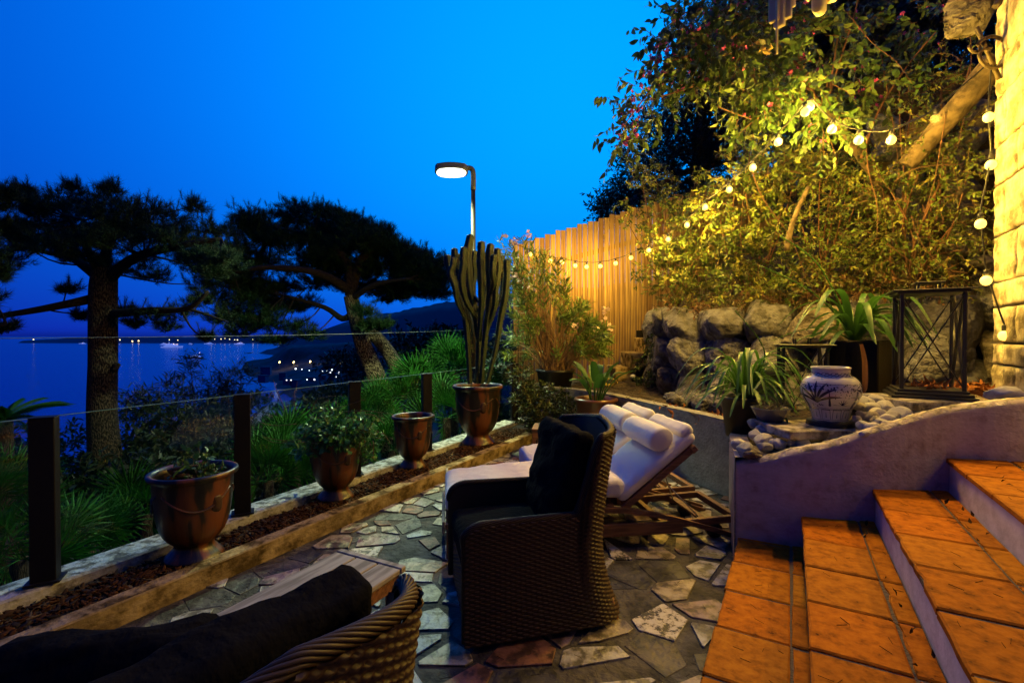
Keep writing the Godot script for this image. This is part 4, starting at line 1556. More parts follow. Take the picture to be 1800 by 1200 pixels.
func pines() -> void:
	var d := 9.6
	var cl := []
	for s in [[30, 402, 45, 24], [58, 358, 40, 24], [108, 348, 46, 24], [150, 384, 48, 28], [88, 428, 46, 26], [190, 352, 46, 24], [232, 372, 50, 26], [200, 424, 46, 28], [272, 372, 46, 24], [318, 384, 46, 24], [366, 402, 46, 24], [300, 428, 48, 26], [250, 452, 44, 22], [340, 458, 50, 24], [385, 478, 46, 26], [132, 452, 40, 22], [160, 418, 44, 26], [70, 398, 46, 24], [18, 452, 40, 24], [130, 330, 30, 16], [195, 330, 28, 14], [345, 362, 30, 16], [240, 395, 50, 24], [110, 395, 46, 24], [330, 420, 48, 22], [380, 440, 40, 22], [270, 482, 40, 16], [355, 500, 44, 18], [40, 335, 24, 12], [210, 470, 30, 14]]:
		cl.append([A(s[0], s[1], d + rf(-1.3, 1.5)), Vector3(s[2], s[3] * 0.95, s[2] * 1.0) * d / 850.0, 1.0])
	for s in [[268, 548, 36, 14], [318, 548, 36, 16], [240, 566, 26, 12], [350, 528, 30, 14], [385, 560, 30, 16], [140, 552, 18, 9], [118, 506, 26, 10], [360, 590, 20, 8], [290, 570, 30, 12], [225, 545, 20, 10]]:
		cl.append([A(s[0], s[1], d + rf(-0.4, 0.5)), Vector3(s[2], s[3], s[2] * 0.8) * d / 850.0, 0.7])
	for i in 34:
		var px := rf(20, 405)
		var ty := 352.0 + 30.0 * pow(absf(px - 150.0) / 250.0, 2.0) * (1.0 if px > 150.0 else 0.4) + (30.0 if px > 330.0 else 0.0)
		var by := 455.0 + 30.0 * smoothstep(220.0, 400.0, px) - 10.0 * smoothstep(120.0, 20.0, px)
		if px > 165.0 and px < 215.0: by = 420.0
		cl.append([A(px, rf(ty, by), d + rf(-1.3, 1.5)), Vector3(44, 20, 44) * d / 850.0 * rf(0.7, 1.1), 0.9])
	pine("umbrella_pine", "tall umbrella pine with a straight thick trunk, the left one of two", d,
		[A(196, 960, d), A(188, 860, d), A(178, 740, d), A(180, 640, d), A(181, 560, d), A(182, 505, d), A(186, 470, d)], [0.36, 0.30, 0.25, 0.235, 0.235, 0.23, 0.2],
		[[[A(166, 524, d), A(130, 532, d - 0.2), A(62, 545, d - 0.3), A(-30, 560, d - 0.4)], 0.10, 0.045], [[A(196, 552, d), A(262, 546, d - 0.3), A(330, 542, d - 0.5), A(366, 512, d - 0.6)], 0.09, 0.03], [[A(180, 492, d), A(152, 470, d), A(120, 452, d + 0.3), A(60, 440, d + 0.6)], 0.12, 0.03], [[A(184, 480, d), A(192, 430, d), A(232, 380, d + 0.4)], 0.13, 0.03], [[A(192, 490, d), A(240, 452, d - 0.3), A(330, 430, d - 0.7), A(390, 420, d - 0.8)], 0.12, 0.03], [[A(176, 486, d), A(150, 430, d - 0.5), A(120, 380, d - 0.8)], 0.09, 0.03], [[A(330, 542, d - 0.5), A(372, 556, d - 0.5), A(400, 566, d - 0.5)], 0.03, 0.012], [[A(205, 640, d), A(200, 652, d - 0.1)], 0.06, 0.05]], cl, 34, Color(0.014, 0.032, 0.011))
	# second pine: a dome
	d = 12.2
	cl = []
	for i in 190:
		var px := rf(388, 782)
		var t := (px - 392.0) / 383.0
		var top := lerpf(372.0, 352.0, smoothstep(0.0, 0.3, t)) + 104.0 * pow(maxf(0.0, t - 0.35) / 0.65, 1.7)
		var bot := lerpf(560.0, 590.0, smoothstep(0.0, 0.15, t)) - 52.0 * smoothstep(0.2, 0.5, t) - 12.0 * smoothstep(0.6, 1.0, t)
		var k := rf(0, 1)
		if t > 0.42 and t < 0.72 and k > 0.86: continue
		cl.append([A(px, lerpf(top + 10.0, bot - 12.0, k), d + rf(-0.5, 2.4)), Vector3(44, 20, 44) * d / 850.0 * rf(0.75, 1.15), 1.0])
	for s in [[650, 572, 26, 15], [676, 570, 22, 12], [640, 545, 30, 12], [420, 580, 34, 14], [480, 596, 36, 10], [540, 588, 36, 12], [400, 500, 40, 18], [430, 530, 40, 18], [395, 545, 34, 16], [460, 560, 40, 16], [420, 470, 40, 18], [520, 570, 40, 14], [380, 520, 36, 14]]:
		cl.append([A(s[0], s[1], d - 0.8), Vector3(s[2], s[3], s[2]) * d / 850.0, 1.0])
	pine("umbrella_pine", "broad domed umbrella pine with a leaning forked trunk, left of the street lamp", d,
		[A(690, 800, d), A(676, 716, d), A(660, 660, d), A(640, 612, d), A(626, 560, d), A(616, 520, d)], [0.30, 0.27, 0.24, 0.21, 0.19, 0.17],
		[[[A(716, 700, d + 0.3), A(694, 640, d + 0.3), A(668, 600, d + 0.2), A(640, 575, d + 0.1)], 0.21, 0.15], [[A(622, 548, d), A(602, 560, d), A(570, 540, d), A(500, 520, d)], 0.10, 0.04], [[A(616, 520, d), A(610, 460, d), A(560, 420, d + 0.5), A(480, 400, d + 0.6)], 0.15, 0.03], [[A(616, 520, d), A(640, 450, d), A(700, 430, d + 0.4), A(760, 450, d + 0.4)], 0.14, 0.03], [[A(618, 526, d), A(660, 500, d - 0.5), A(720, 490, d - 0.8)], 0.09, 0.03], [[A(614, 510, d), A(560, 480, d - 0.6), A(470, 470, d - 0.9), A(410, 480, d - 1.0)], 0.12, 0.03], [[A(636, 600, d), A(650, 578, d - 0.5), A(672, 570, d - 0.8)], 0.03, 0.01]], cl, 42, Color(0.008, 0.028, 0.005), "pale bark")
	# a third one beyond the left edge, only its branch ends show
	d = 8.0
	cl = []
	for s in [[-12, 352, 40, 24], [10, 400, 26, 22], [-25, 445, 40, 26], [4, 478, 26, 22], [-20, 520, 30, 18], [6, 572, 32, 13], [-40, 395, 40, 30], [-60, 470, 40, 30], [14, 340, 22, 14]]:
		cl.append([A(s[0], s[1], d + rf(-0.5, 0.5)), Vector3(s[2], s[3], s[2]) * d / 850.0, 0.9])
	pine("umbrella_pine", "pine branches reaching in at the far left edge of the view", d,
		[A(-190, 1000, d), A(-185, 700, d), A(-170, 500, d), A(-150, 420, d)], [0.3, 0.25, 0.2, 0.15],
		[[[A(-172, 520, d), A(-100, 480, d), A(-20, 450, d)], 0.09, 0.03], [[A(-178, 600, d), A(-90, 590, d), A(10, 570, d)], 0.07, 0.02], [[A(-150, 420, d), A(-80, 390, d), A(0, 360, d)], 0.08, 0.02]], cl, 36, Color(0.014, 0.032, 0.011))

# ---------------------------------------------------------------- garden below
func fan(rad: float, n: int, seed_: int) -> ArrayMesh:      # palmate leaf: stalk along +y, blades spread from its end
	var st := ST()
	st.set_smooth_group(-1)
	var rr := RandomNumberGenerator.new()
	rr.seed = seed_
	var hub := Vector3(0, rad * 0.8, 0)
	tube(st, [Vector3.ZERO, Vector3(0, rad * 0.45, 0.02), hub], [0.007, 0.006, 0.005], 3, false)
	st.set_smooth_group(-1)
	for i in n:
		var a := lerpf(-1.75, 1.75, float(i) / (n - 1))
		var d := Vector3(sin(a), cos(a), rr.randf_range(-0.05, 0.12))
		var l := rad * (0.72 + 0.28 * cos(a * 0.6)) * rr.randf_range(0.9, 1.05)
		var s := Vector3(cos(a), -sin(a), 0) * rad * 0.032
		var mid := hub + d * l * 0.5
		var f := Vector3(0, 0, rad * 0.02)
		var e := hub + d * l + Vector3(0, -rad * 0.05, -rad * rr.randf_range(0.05, 0.28))
		quad(st, hub, mid - s, mid + f, hub)
		tri(st, hub, mid - s, mid + f)
		tri(st, hub, mid + f, mid + s)
		tri(st, mid - s, e, mid + f)
		tri(st, mid + f, e, mid + s)
	return done(st)

func garden_plants() -> void:
	var fans := [fan(0.55, 17, 1), fan(0.6, 19, 2), fan(0.5, 15, 3)]
	var palms := [[-10, 905, 5.2, 0.9, "fan palm at the left edge, left of the near fence post"], [30, 985, 4.6, 0.85, "low fan palm at the left edge below the near fence post"], [255, 905, 6.8, 0.9, "fan palm behind the pane left of the first glazed pot"], [150, 960, 5.6, 0.7, "small fan palm below the pane beside the near fence post"], [345, 880, 7.4, 0.8, "fan palm hidden behind the first glazed pot"], [470, 845, 7.6, 1.0, "fan palm behind the pane beside the second fence post"], [520, 800, 8.8, 1.0, "fan palm behind the pot with the trailing plant"], [640, 740, 9.4, 1.0, "fan palm behind the third fence post"], [700, 715, 10.2, 1.1, "bright green fan palm behind the empty glazed pot"], [740, 690, 10.6, 1.1, "bright green fan palm at the fourth fence post"], [785, 735, 8.6, 0.9, "fan palm behind the pane left of the cactus pot"], [800, 655, 11.0, 1.0, "fan palm showing between the white chimney and the cactus"], [690, 790, 8.2, 0.75, "low fan palm below the pane behind the empty glazed pot"], [865, 705, 9.4, 0.8, "fan palm just behind the cactus pot"]]
	for p in palms:
		var at := A(p[0], p[1], p[2])
		var foot := Vector3(at.x, minf(at.y - 0.3, slope_y(at.x, -at.z)), at.z)
		var o := base("fan_palm", foot)
		tag(o, p[4], "palm", "fan palms in the garden below the glass fence")
		var t := ST()
		tube(t, [foot, at], [0.10, 0.07], 8)
		obj("trunk", t, M["pine bark"], o, true)
		for i in 17:
			var a := TAU * i / 17.0 * 2.4 + rf(-0.3, 0.3)
			var el := rf(-0.15, 1.25)
			var dir := Vector3(cos(a) * cos(el), sin(el), sin(a) * cos(el))
			var fr := obj("frond", fans[i % 3], M["palm frond"] if i % 3 else M["palm frond dull"], o)
			fr.transform = Transform3D(towards(dir, rf(-0.5, 0.5) + (0.0), p[3] * rf(0.8, 1.1)), at - foot)
	# dark bushes between and beyond
	var lf := leaf(0.075, 0.03, 0.2, 0.2, 2)
	var dark := [Color(0.016, 0.028, 0.012), Color(0.02, 0.035, 0.014), Color(0.013, 0.022, 0.011)]
	var bushes := [[250, 850, 9.0, 0.9, 0.5, "round dark bush beside the tall pine trunk"], [60, 800, 12.5, 1.6, 0.8, "dark bush at the left edge below the sea"], [330, 790, 13.0, 1.6, 0.9, "dark bush right of the tall pine trunk below the sea"], [420, 745, 15.0, 1.7, 1.1, "dark bush below the village, left of the second fence post"], [560, 740, 13.5, 1.3, 0.7, "dark bush in front of the low blue roof"], [500, 780, 10.5, 1.1, 0.6, "dark bush behind the pane right of the second fence post"], [395, 715, 16.0, 1.0, 0.6, "dark bush rising against the sea right of the pine"], [610, 690, 16.0, 1.2, 0.5, "dark bush below the leaning pine trunk"], [740, 610, 15.0, 1.0, 0.55, "dark bush under the right side of the domed pine"], [800, 600, 17.0, 1.0, 0.6, "dark bush on the hill left of the cactus"], [640, 640, 19.0, 1.6, 0.7, "dark bush right of the lit village"], [850, 660, 12.0, 1.0, 0.8, "dark bush behind the cactus stems"], [905, 690, 9.6, 0.7, 0.8, "dark bush beyond the far corner of the glass fence"], [400, 800, 10.5, 1.5, 0.9, "wide dark bush behind the pane between the nearest pots"], [300, 770, 11.0, 1.2, 0.8, "dark bush between the pine trunk and the second fence post"], [105, 862, 9.0, 0.9, 0.5, "low dark bush just right of the near fence post, behind the pane"], [20, 870, 9.5, 1.0, 0.6, "low dark bush at the left edge beyond the fan palm"]]
	for b in bushes:
		var c := A(b[0], b[1], b[2])
		var foot := Vector3(c.x, minf(slope_y(c.x, -c.z), c.y - b[4]), c.z)
		var o := base("bush", foot)
		tag(o, b[5], "bush", "dark bushes in the garden below the terrace")
		var bl := []
		for i in 9:
			bl.append([c + rdir() * Vector3(b[3], b[4], b[3]) * 0.62 + Vector3(0, -0.15, 0), Vector3(b[3], b[4], b[3]) * 0.5, 26])
		bl.append([c.lerp(foot, 0.5), Vector3(b[3] * 0.8, absf(c.y - foot.y) * 0.5, b[3] * 0.8), 40])
		foliage(o, bl, lf, M["leaf"], M["twig"], dark, {"twig": 0.4, "per": 14, "root": foot, "rise": 0.5, "droop": 0.1, "size": 2.1})
	# taller spiky stems standing against the sea
	var nar := leaf(0.16, 0.022, 0.15, 0.25, 3)
	var sp := [[345, 655, 12.5, 1.0, "dark upright shrub standing against the sea below the yacht"], [295, 690, 12.0, 0.6, "thin dark shrub against the sea left of the upright one"], [232, 715, 11.0, 0.42, "small dark leafy shrub against the sea beside the pine trunk"], [260, 712, 11.2, 0.42, "second small dark leafy shrub right of the pine trunk"], [392, 672, 13.0, 0.5, "dark shrub against the sea near the lit white building"], [420, 662, 13.5, 0.8, "dark shrub just left of the lit white building"]]
	for b in sp:
		var c := A(b[0], b[1], b[2])
		var foot := Vector3(c.x, slope_y(c.x, -c.z), c.z)
		var o := base("tall_shrub", foot)
		tag(o, b[4], "shrub", "dark shrubs standing against the sea")
		var bl := []
		for i in 5:
			bl.append([c + Vector3(rf(-0.2, 0.2), (i - 3) * 0.26 * b[3], rf(-0.2, 0.2)), Vector3(0.22 + 0.05 * (4 - i), 0.2, 0.22) * (0.6 + 0.5 * b[3]), 14])
		foliage(o, bl, nar, M["leaf"], M["twig"], dark, {"twig": 0.3, "per": 8, "root": foot, "rise": 0.7, "droop": 0.15})
	# drooping palm crown at the left edge
	var dp := A(8, 735, 7.5)
	var dfoot := Vector3(dp.x, slope_y(dp.x, -dp.z), dp.z)
	var o3 := base("feather_palm", dfoot)
	tag(o3, "drooping dark feather palm against the sea at the left edge", "palm")
	var t3 := ST()
	tube(t3, [dfoot, dp], [0.12, 0.08], 8)
	obj("trunk", t3, M["pine bark"], o3, true)
	var fea := ST()
	fea.set_smooth_group(-1)
	for i in 26:
		var t := i / 25.0
		var p := Vector3(0, 0.62 * t, -0.30 * t * t)
		for s in [-1.0, 1.0]:
			var e := p + Vector3(s * 0.17 * (1.1 - t), 0.10, -0.13)
			tri(fea, p, p + Vector3(0, 0.022, 0), e)
	tube(fea, [Vector3.ZERO, Vector3(0, 0.31, -0.075), Vector3(0, 0.62, -0.3)], [0.009, 0.006, 0.003], 3, false)
	var fm := done(fea)
	for i in 15:
		var a := TAU * i / 15.0
		var el := rf(-0.1, 0.9)
		var fr := obj("frond", fm, M["palm frond dull"], o3)
		var dir := Vector3(cos(a) * cos(el), sin(el), sin(a) * cos(el))
		var x := dir.cross(Vector3.UP).normalized()
		var z := x.cross(dir)
		fr.transform = Transform3D(Basis(x, dir, z), dp - dfoot)
	# a neighbour's low roof and white chimney
	var h := base("neighbour_house", A(525, 740, 15.5))
	tag(h, "low house with a flat bluish roof in the garden, behind the trailing plant", "house")
	var wl := ST()
	box(wl, Vector3(0, -1.4, 0), Vector3(2.2, 2.6, 2.6), Basis.IDENTITY, 0.02)
	obj("wall", wl, M["far wall"], h)
	var rf2 := ST()
	box(rf2, Vector3(0, 0.18, 0), Vector3(2.5, 0.14, 3.0), Basis.from_euler(Vector3(0.14, 0.2, 0)), 0.02)
	obj("roof", rf2, M["pale concrete"], h)
	var ch := base("chimney", A(760, 690, 12.6))
	tag(ch, "white chimney with a flat cap between the fourth post and the cactus", "chimney")
	var c1 := ST()
	box(c1, Vector3(0, 0.0, 0), Vector3(0.16, 1.46, 0.2), Basis.IDENTITY, 0.01)
	obj("stack", c1, M["house wall"], ch)
	var c2 := ST()
	for e in [[-0.06, -0.07], [0.06, -0.07], [-0.06, 0.07], [0.06, 0.07]]:
		box(c2, Vector3(e[0], 0.77, e[1]), Vector3(0.03, 0.1, 0.03))
	box(c2, Vector3(0, 0.83, 0), Vector3(0.24, 0.035, 0.28))
	obj("cap", c2, M["white plaster"], ch)
	# a taut wire across the garden
	var wr := ST()
	var wp := []
	for i in 25:
		var t := i / 24.0
		wp.append(A(-60, 595, 5.6).lerp(A(890, 577, 13.0), t) + Vector3(0, -0.05 * sin(PI * t), 0))
	tube(wr, wp, taper(0.005, 0.005, 24), 5)
	tag(obj("overhead_wire", wr, M["lamp housing"]), "thin taut wire strung across the garden in front of the pines", "wire")

# ---------------------------------------------------------------- wicker armchairs
# plan of the shell: front at z -0.42, back at z +0.38; s runs from the right front round the back to the left front
func shell_path() -> Array:
	var raw := []
	for i in 30: raw.append(Vector2(lerpf(0.375, 0.352, i / 30.0), lerpf(-0.43, 0.08, i / 30.0)))
	for i in 121:
		var a := PI * i / 120.0
		var c := cos(a)
		var s := sin(a)
		raw.append(Vector2(0.352 * signf(c) * pow(absf(c), 0.62), 0.08 + 0.30 * pow(s, 0.62)))
	for i in 30: raw.append(Vector2(-lerpf(0.352, 0.375, (i + 1) / 30.0), lerpf(0.08, -0.43, (i + 1) / 30.0)))
	return raw

func resample(raw: Array, n: int) -> Array:          # [point, outward normal, arc length]
	var len := [0.0]
	for i in range(1, raw.size()): len.append(len[-1] + (raw[i] - raw[i - 1]).length())
	var out := []
	var k := 0
	for i in n + 1:
		var s: float = len[-1] * i / n
		while k < raw.size() - 2 and len[k + 1] < s: k += 1
		var t: float = clampf((s - len[k]) / maxf(len[k + 1] - len[k], 1e-6), 0, 1)
		out.append([raw[k].lerp(raw[k + 1], t), Vector2.ZERO, s])
	for i in n + 1:
		var d: Vector2 = out[mini(i + 2, n)][0] - out[maxi(i - 2, 0)][0]
		out[i][1] = Vector2(d.y, -d.x).normalized()
		if out[i][1].dot(out[i][0] - Vector2(0, -0.2)) < 0: out[i][1] = -out[i][1]
	return out

func shell_top(p: Vector2) -> float:
	var y := 0.61 + 0.40 * smoothstep(0.15, 0.25, p.y)
	y += 0.05 * (1.0 - clampf(absf(p.x) / 0.35, 0, 1)) * smoothstep(0.2, 0.36, p.y)
	var f := clampf((p.y + 0.43) / 0.11, 0, 1)
	y -= 0.085 * (1.0 - sqrt(1.0 - (1.0 - f) * (1.0 - f)))
	return y

func shell_lean(p: Vector2, y: float) -> float:
	var w := smoothstep(-0.25, 0.25, p.y)
	if y < 0.45: return w * 0.10 * pow(1.0 - y / 0.45, 2.0)
	return w * 0.085 * pow((y - 0.45) / 0.6, 1.4)

func armchairs() -> void:
	var o := base("wicker_armchair", W(0.10, 2.80, 0.0), 102.8)
	tag(o, "high-backed brown wicker armchair seen from its side, in the middle of the terrace", "armchair", "wicker armchairs with black cushions")
	var N := 460
	var R := 330
	var path := resample(shell_path(), N)
	var rowh := 0.0115
	var stake := 0.026
	var st := ST()
	st.set_smooth_group(0)
	var ns := FastNoiseLite.new()
	ns.seed = 2
	ns.frequency = 1.0
	var verts := PackedVector3Array()
	var cols := PackedColorArray()
	var idx := PackedInt32Array()
	for i in N + 1:
		var p: Vector2 = path[i][0]
		var nn: Vector2 = path[i][1]
		var top := shell_top(p)
		for j in R + 1:
			var y := 0.035 + (top - 0.035) * j / R
			var row := int(floor(y / rowh))
			var fr: float = y / rowh - row
			var ph: float = path[i][2] / stake * PI + (PI if row % 2 else 0.0)
			var h: float = 0.0042 * sqrt(maxf(0.0, 1.0 - pow(2.0 * fr - 1.0, 2.0))) * (0.75 + 0.25 * ns.get_noise_2d(row * 7.0, path[i][2] * 3.0)) + 0.0034 * sin(ph)
			var flare := 0.02 * pow(maxf(0.0, 1.0 - y / 0.5), 2.0)
			verts.append(Vector3(p.x + nn.x * (h + flare), y, p.y + shell_lean(p, y) + nn.y * (h + flare)))
			var v := 0.72 + 0.5 * (0.5 + 0.5 * ns.get_noise_2d(row * 13.3, path[i][2] * 2.0)) + 0.10 * sin(ph)
			cols.append(Color(v, v, v))
	for i in N:
		for j in R:
			var a := i * (R + 1) + j
			idx.append_array(PackedInt32Array([a, a + 1, a + R + 2, a, a + R + 2, a + R + 1]))
	obj("wicker_shell", indexed(verts, idx, cols), M["wicker"], o)
	# inside of the shell
	var si := ST()
	si.set_smooth_group(0)
	var inn := []
	for i in 61:
		var q = path[int(i / 60.0 * N)]
		var p: Vector2 = q[0]
		var nn: Vector2 = q[1]
		var col := []
		for j in 31:
			var y := 0.10 + (shell_top(p) - 0.10) * j / 30.0
			col.append(Vector3(p.x - nn.x * 0.055, y, p.y + shell_lean(p, y) - nn.y * 0.055))
		inn.append(col)
	for i in 60:
		for j in 30:
			quad(si, inn[i][j], inn[i + 1][j], inn[i + 1][j + 1], inn[i][j + 1])
	obj("inner_shell", si, M["wicker plain"], o)
	# twisted rim: four strands wound round the edge, down both front corners
	var edge := []
	for j in 26:
		var y := lerpf(0.04, shell_top(path[0][0]), j / 26.0)
		edge.append(Vector3(path[0][0].x - 0.022, y, path[0][0].y + 0.01))
	for i in range(0, N + 1, 3):
		var p: Vector2 = path[i][0]
		var nn: Vector2 = path[i][1]
		var y := shell_top(p)
		edge.append(Vector3(p.x - nn.x * 0.024, y + 0.004, p.y + shell_lean(p, y) - nn.y * 0.024))
	for j in 26:
		var y := lerpf(shell_top(path[N][0]), 0.04, (j + 1) / 26.0)
		edge.append(Vector3(path[N][0].x + 0.022, y, path[N][0].y + 0.01))
	edge = curve(edge, 640)
	var rim := ST()
	for k in 11:
		var pts := []
		var nx := Vector3(1, 0, 0)
		for i in edge.size():
			var t: Vector3 = (edge[mini(i + 1, edge.size() - 1)] - edge[maxi(i - 1, 0)]).normalized()
			nx = (nx - t * nx.dot(t)).normalized()
			var ny := t.cross(nx)
			var a := TAU * k / 11.0 + i * 0.10
			pts.append(edge[i] + nx * cos(a) * 0.0150 + ny * sin(a) * 0.0150)
		tube(rim, pts, taper(0.0046, 0.0046, pts.size() - 1), 6, false)
	tube(rim, edge, taper(0.0145, 0.0145, edge.size() - 1), 6, false)
	obj("twisted_rim", rim, M["wicker"], o)
	# woven apron under the seat
	verts = PackedVector3Array()
	cols = PackedColorArray()
	idx = PackedInt32Array()
	for i in 141:
		var x := lerpf(-0.36, 0.36, i / 140.0)
		for j in 81:
			var y := 0.04 + 0.30 * j / 80.0
			var row := int(floor(y / rowh))
			var fr := y / rowh - row
			var h := 0.0042 * sqrt(maxf(0.0, 1.0 - pow(2.0 * fr - 1.0, 2.0))) + 0.0034 * sin(x / stake * PI + (PI if row % 2 else 0.0))
			verts.append(Vector3(x, y, -0.405 - h))
			var v := 0.8 + 0.3 * ns.get_noise_2d(row * 13.3, x * 3.0)
			cols.append(Color(v, v, v))
	for i in 140:
		for j in 80:
			var a := i * 81 + j
			idx.append_array(PackedInt32Array([a, a + 82, a + 1, a, a + 81, a + 82]))
	obj("apron", indexed(verts, idx, cols), M["wicker"], o)
	var pl := ST()
	box(pl, Vector3(0, 0.325, -0.06), Vector3(0.62, 0.02, 0.70))
	obj("seat_base", pl, M["wicker plain"], o)
	for e in [[0.31, -0.36], [-0.31, -0.36], [0.27, 0.38], [-0.27, 0.38]]:
		var lg := ST()
		tube(lg, [Vector3(e[0], 0.0, e[1] + (0.04 if e[1] > 0 else 0.0)), Vector3(e[0], 0.12, e[1])], [0.018, 0.024], 8)
		obj("leg", lg, M["teak"], o)
	var c1 := ST()
	cushion(c1, Vector3(0, 0.41, -0.10), Vector3(0.60, 0.15, 0.66), Basis.IDENTITY, 0.05, 0.03, 0.012, 4)
	obj("seat_cushion", c1, M["black cloth"], o)
	var c2 := ST()
	cushion(c2, Vector3(0, 0.735, 0.16), Vector3(0.56, 0.12, 0.60), Basis.from_euler(Vector3(-PI / 2 + 0.24, 0, 0.03)), 0.035, 0.035, 0.03, 5, 24)
	obj("back_cushion", c2, M["black cloth"], o)
	var o2: Node3D = o.duplicate()
	o2.name = "wicker_armchair"
	add_child(o2, true)
	o2.position = W(-0.675, 0.985, 0.0)
	o2.rotation.y = deg_to_rad(53.0)
	tag(o2, "wicker armchair at the bottom left edge, its back turned to the camera", "armchair", "wicker armchairs with black cushions")

	# a black throw cushion slumped at the left side of the near armchair
	var tc := base("throw_cushion", A(165, 1180, 0.95))
	tag(tc, "long black cushion slumped over the near armchair's left side, cut by the left edge", "cushion")
	var cs := ST()
	var c0 := A(385, 1112, 1.02)
	var c1b := A(-60, 1172, 0.90)
	var cx := (c1b - c0).normalized()
	var cz := cx.cross(Vector3.UP).normalized()
	cushion(cs, (c0 + c1b) * 0.5 + Vector3(0, -0.16, 0), Vector3((c1b - c0).length(), 0.34, 0.13), Basis(cx, Vector3.UP, cx.cross(Vector3.UP)), 0.05, 0.02, 0.03, 21, 18)
	obj("cover", cs, M["black cloth"], tc, true)

func indexed(v: PackedVector3Array, idx: PackedInt32Array, cols: PackedColorArray) -> ArrayMesh:
	var n := PackedVector3Array()
	n.resize(v.size())
	for k in range(0, idx.size(), 3):
		var c := (v[idx[k + 2]] - v[idx[k]]).cross(v[idx[k + 1]] - v[idx[k]])
		n[idx[k]] += c
		n[idx[k + 1]] += c
		n[idx[k + 2]] += c
	for i in n.size(): n[i] = n[i].normalized()
	var a := []
	a.resize(Mesh.ARRAY_MAX)
	a[Mesh.ARRAY_VERTEX] = v
	a[Mesh.ARRAY_NORMAL] = n
	a[Mesh.ARRAY_COLOR] = cols
	a[Mesh.ARRAY_INDEX] = idx
	var m := ArrayMesh.new()
	m.add_surface_from_arrays(Mesh.PRIMITIVE_TRIANGLES, a)
	return m

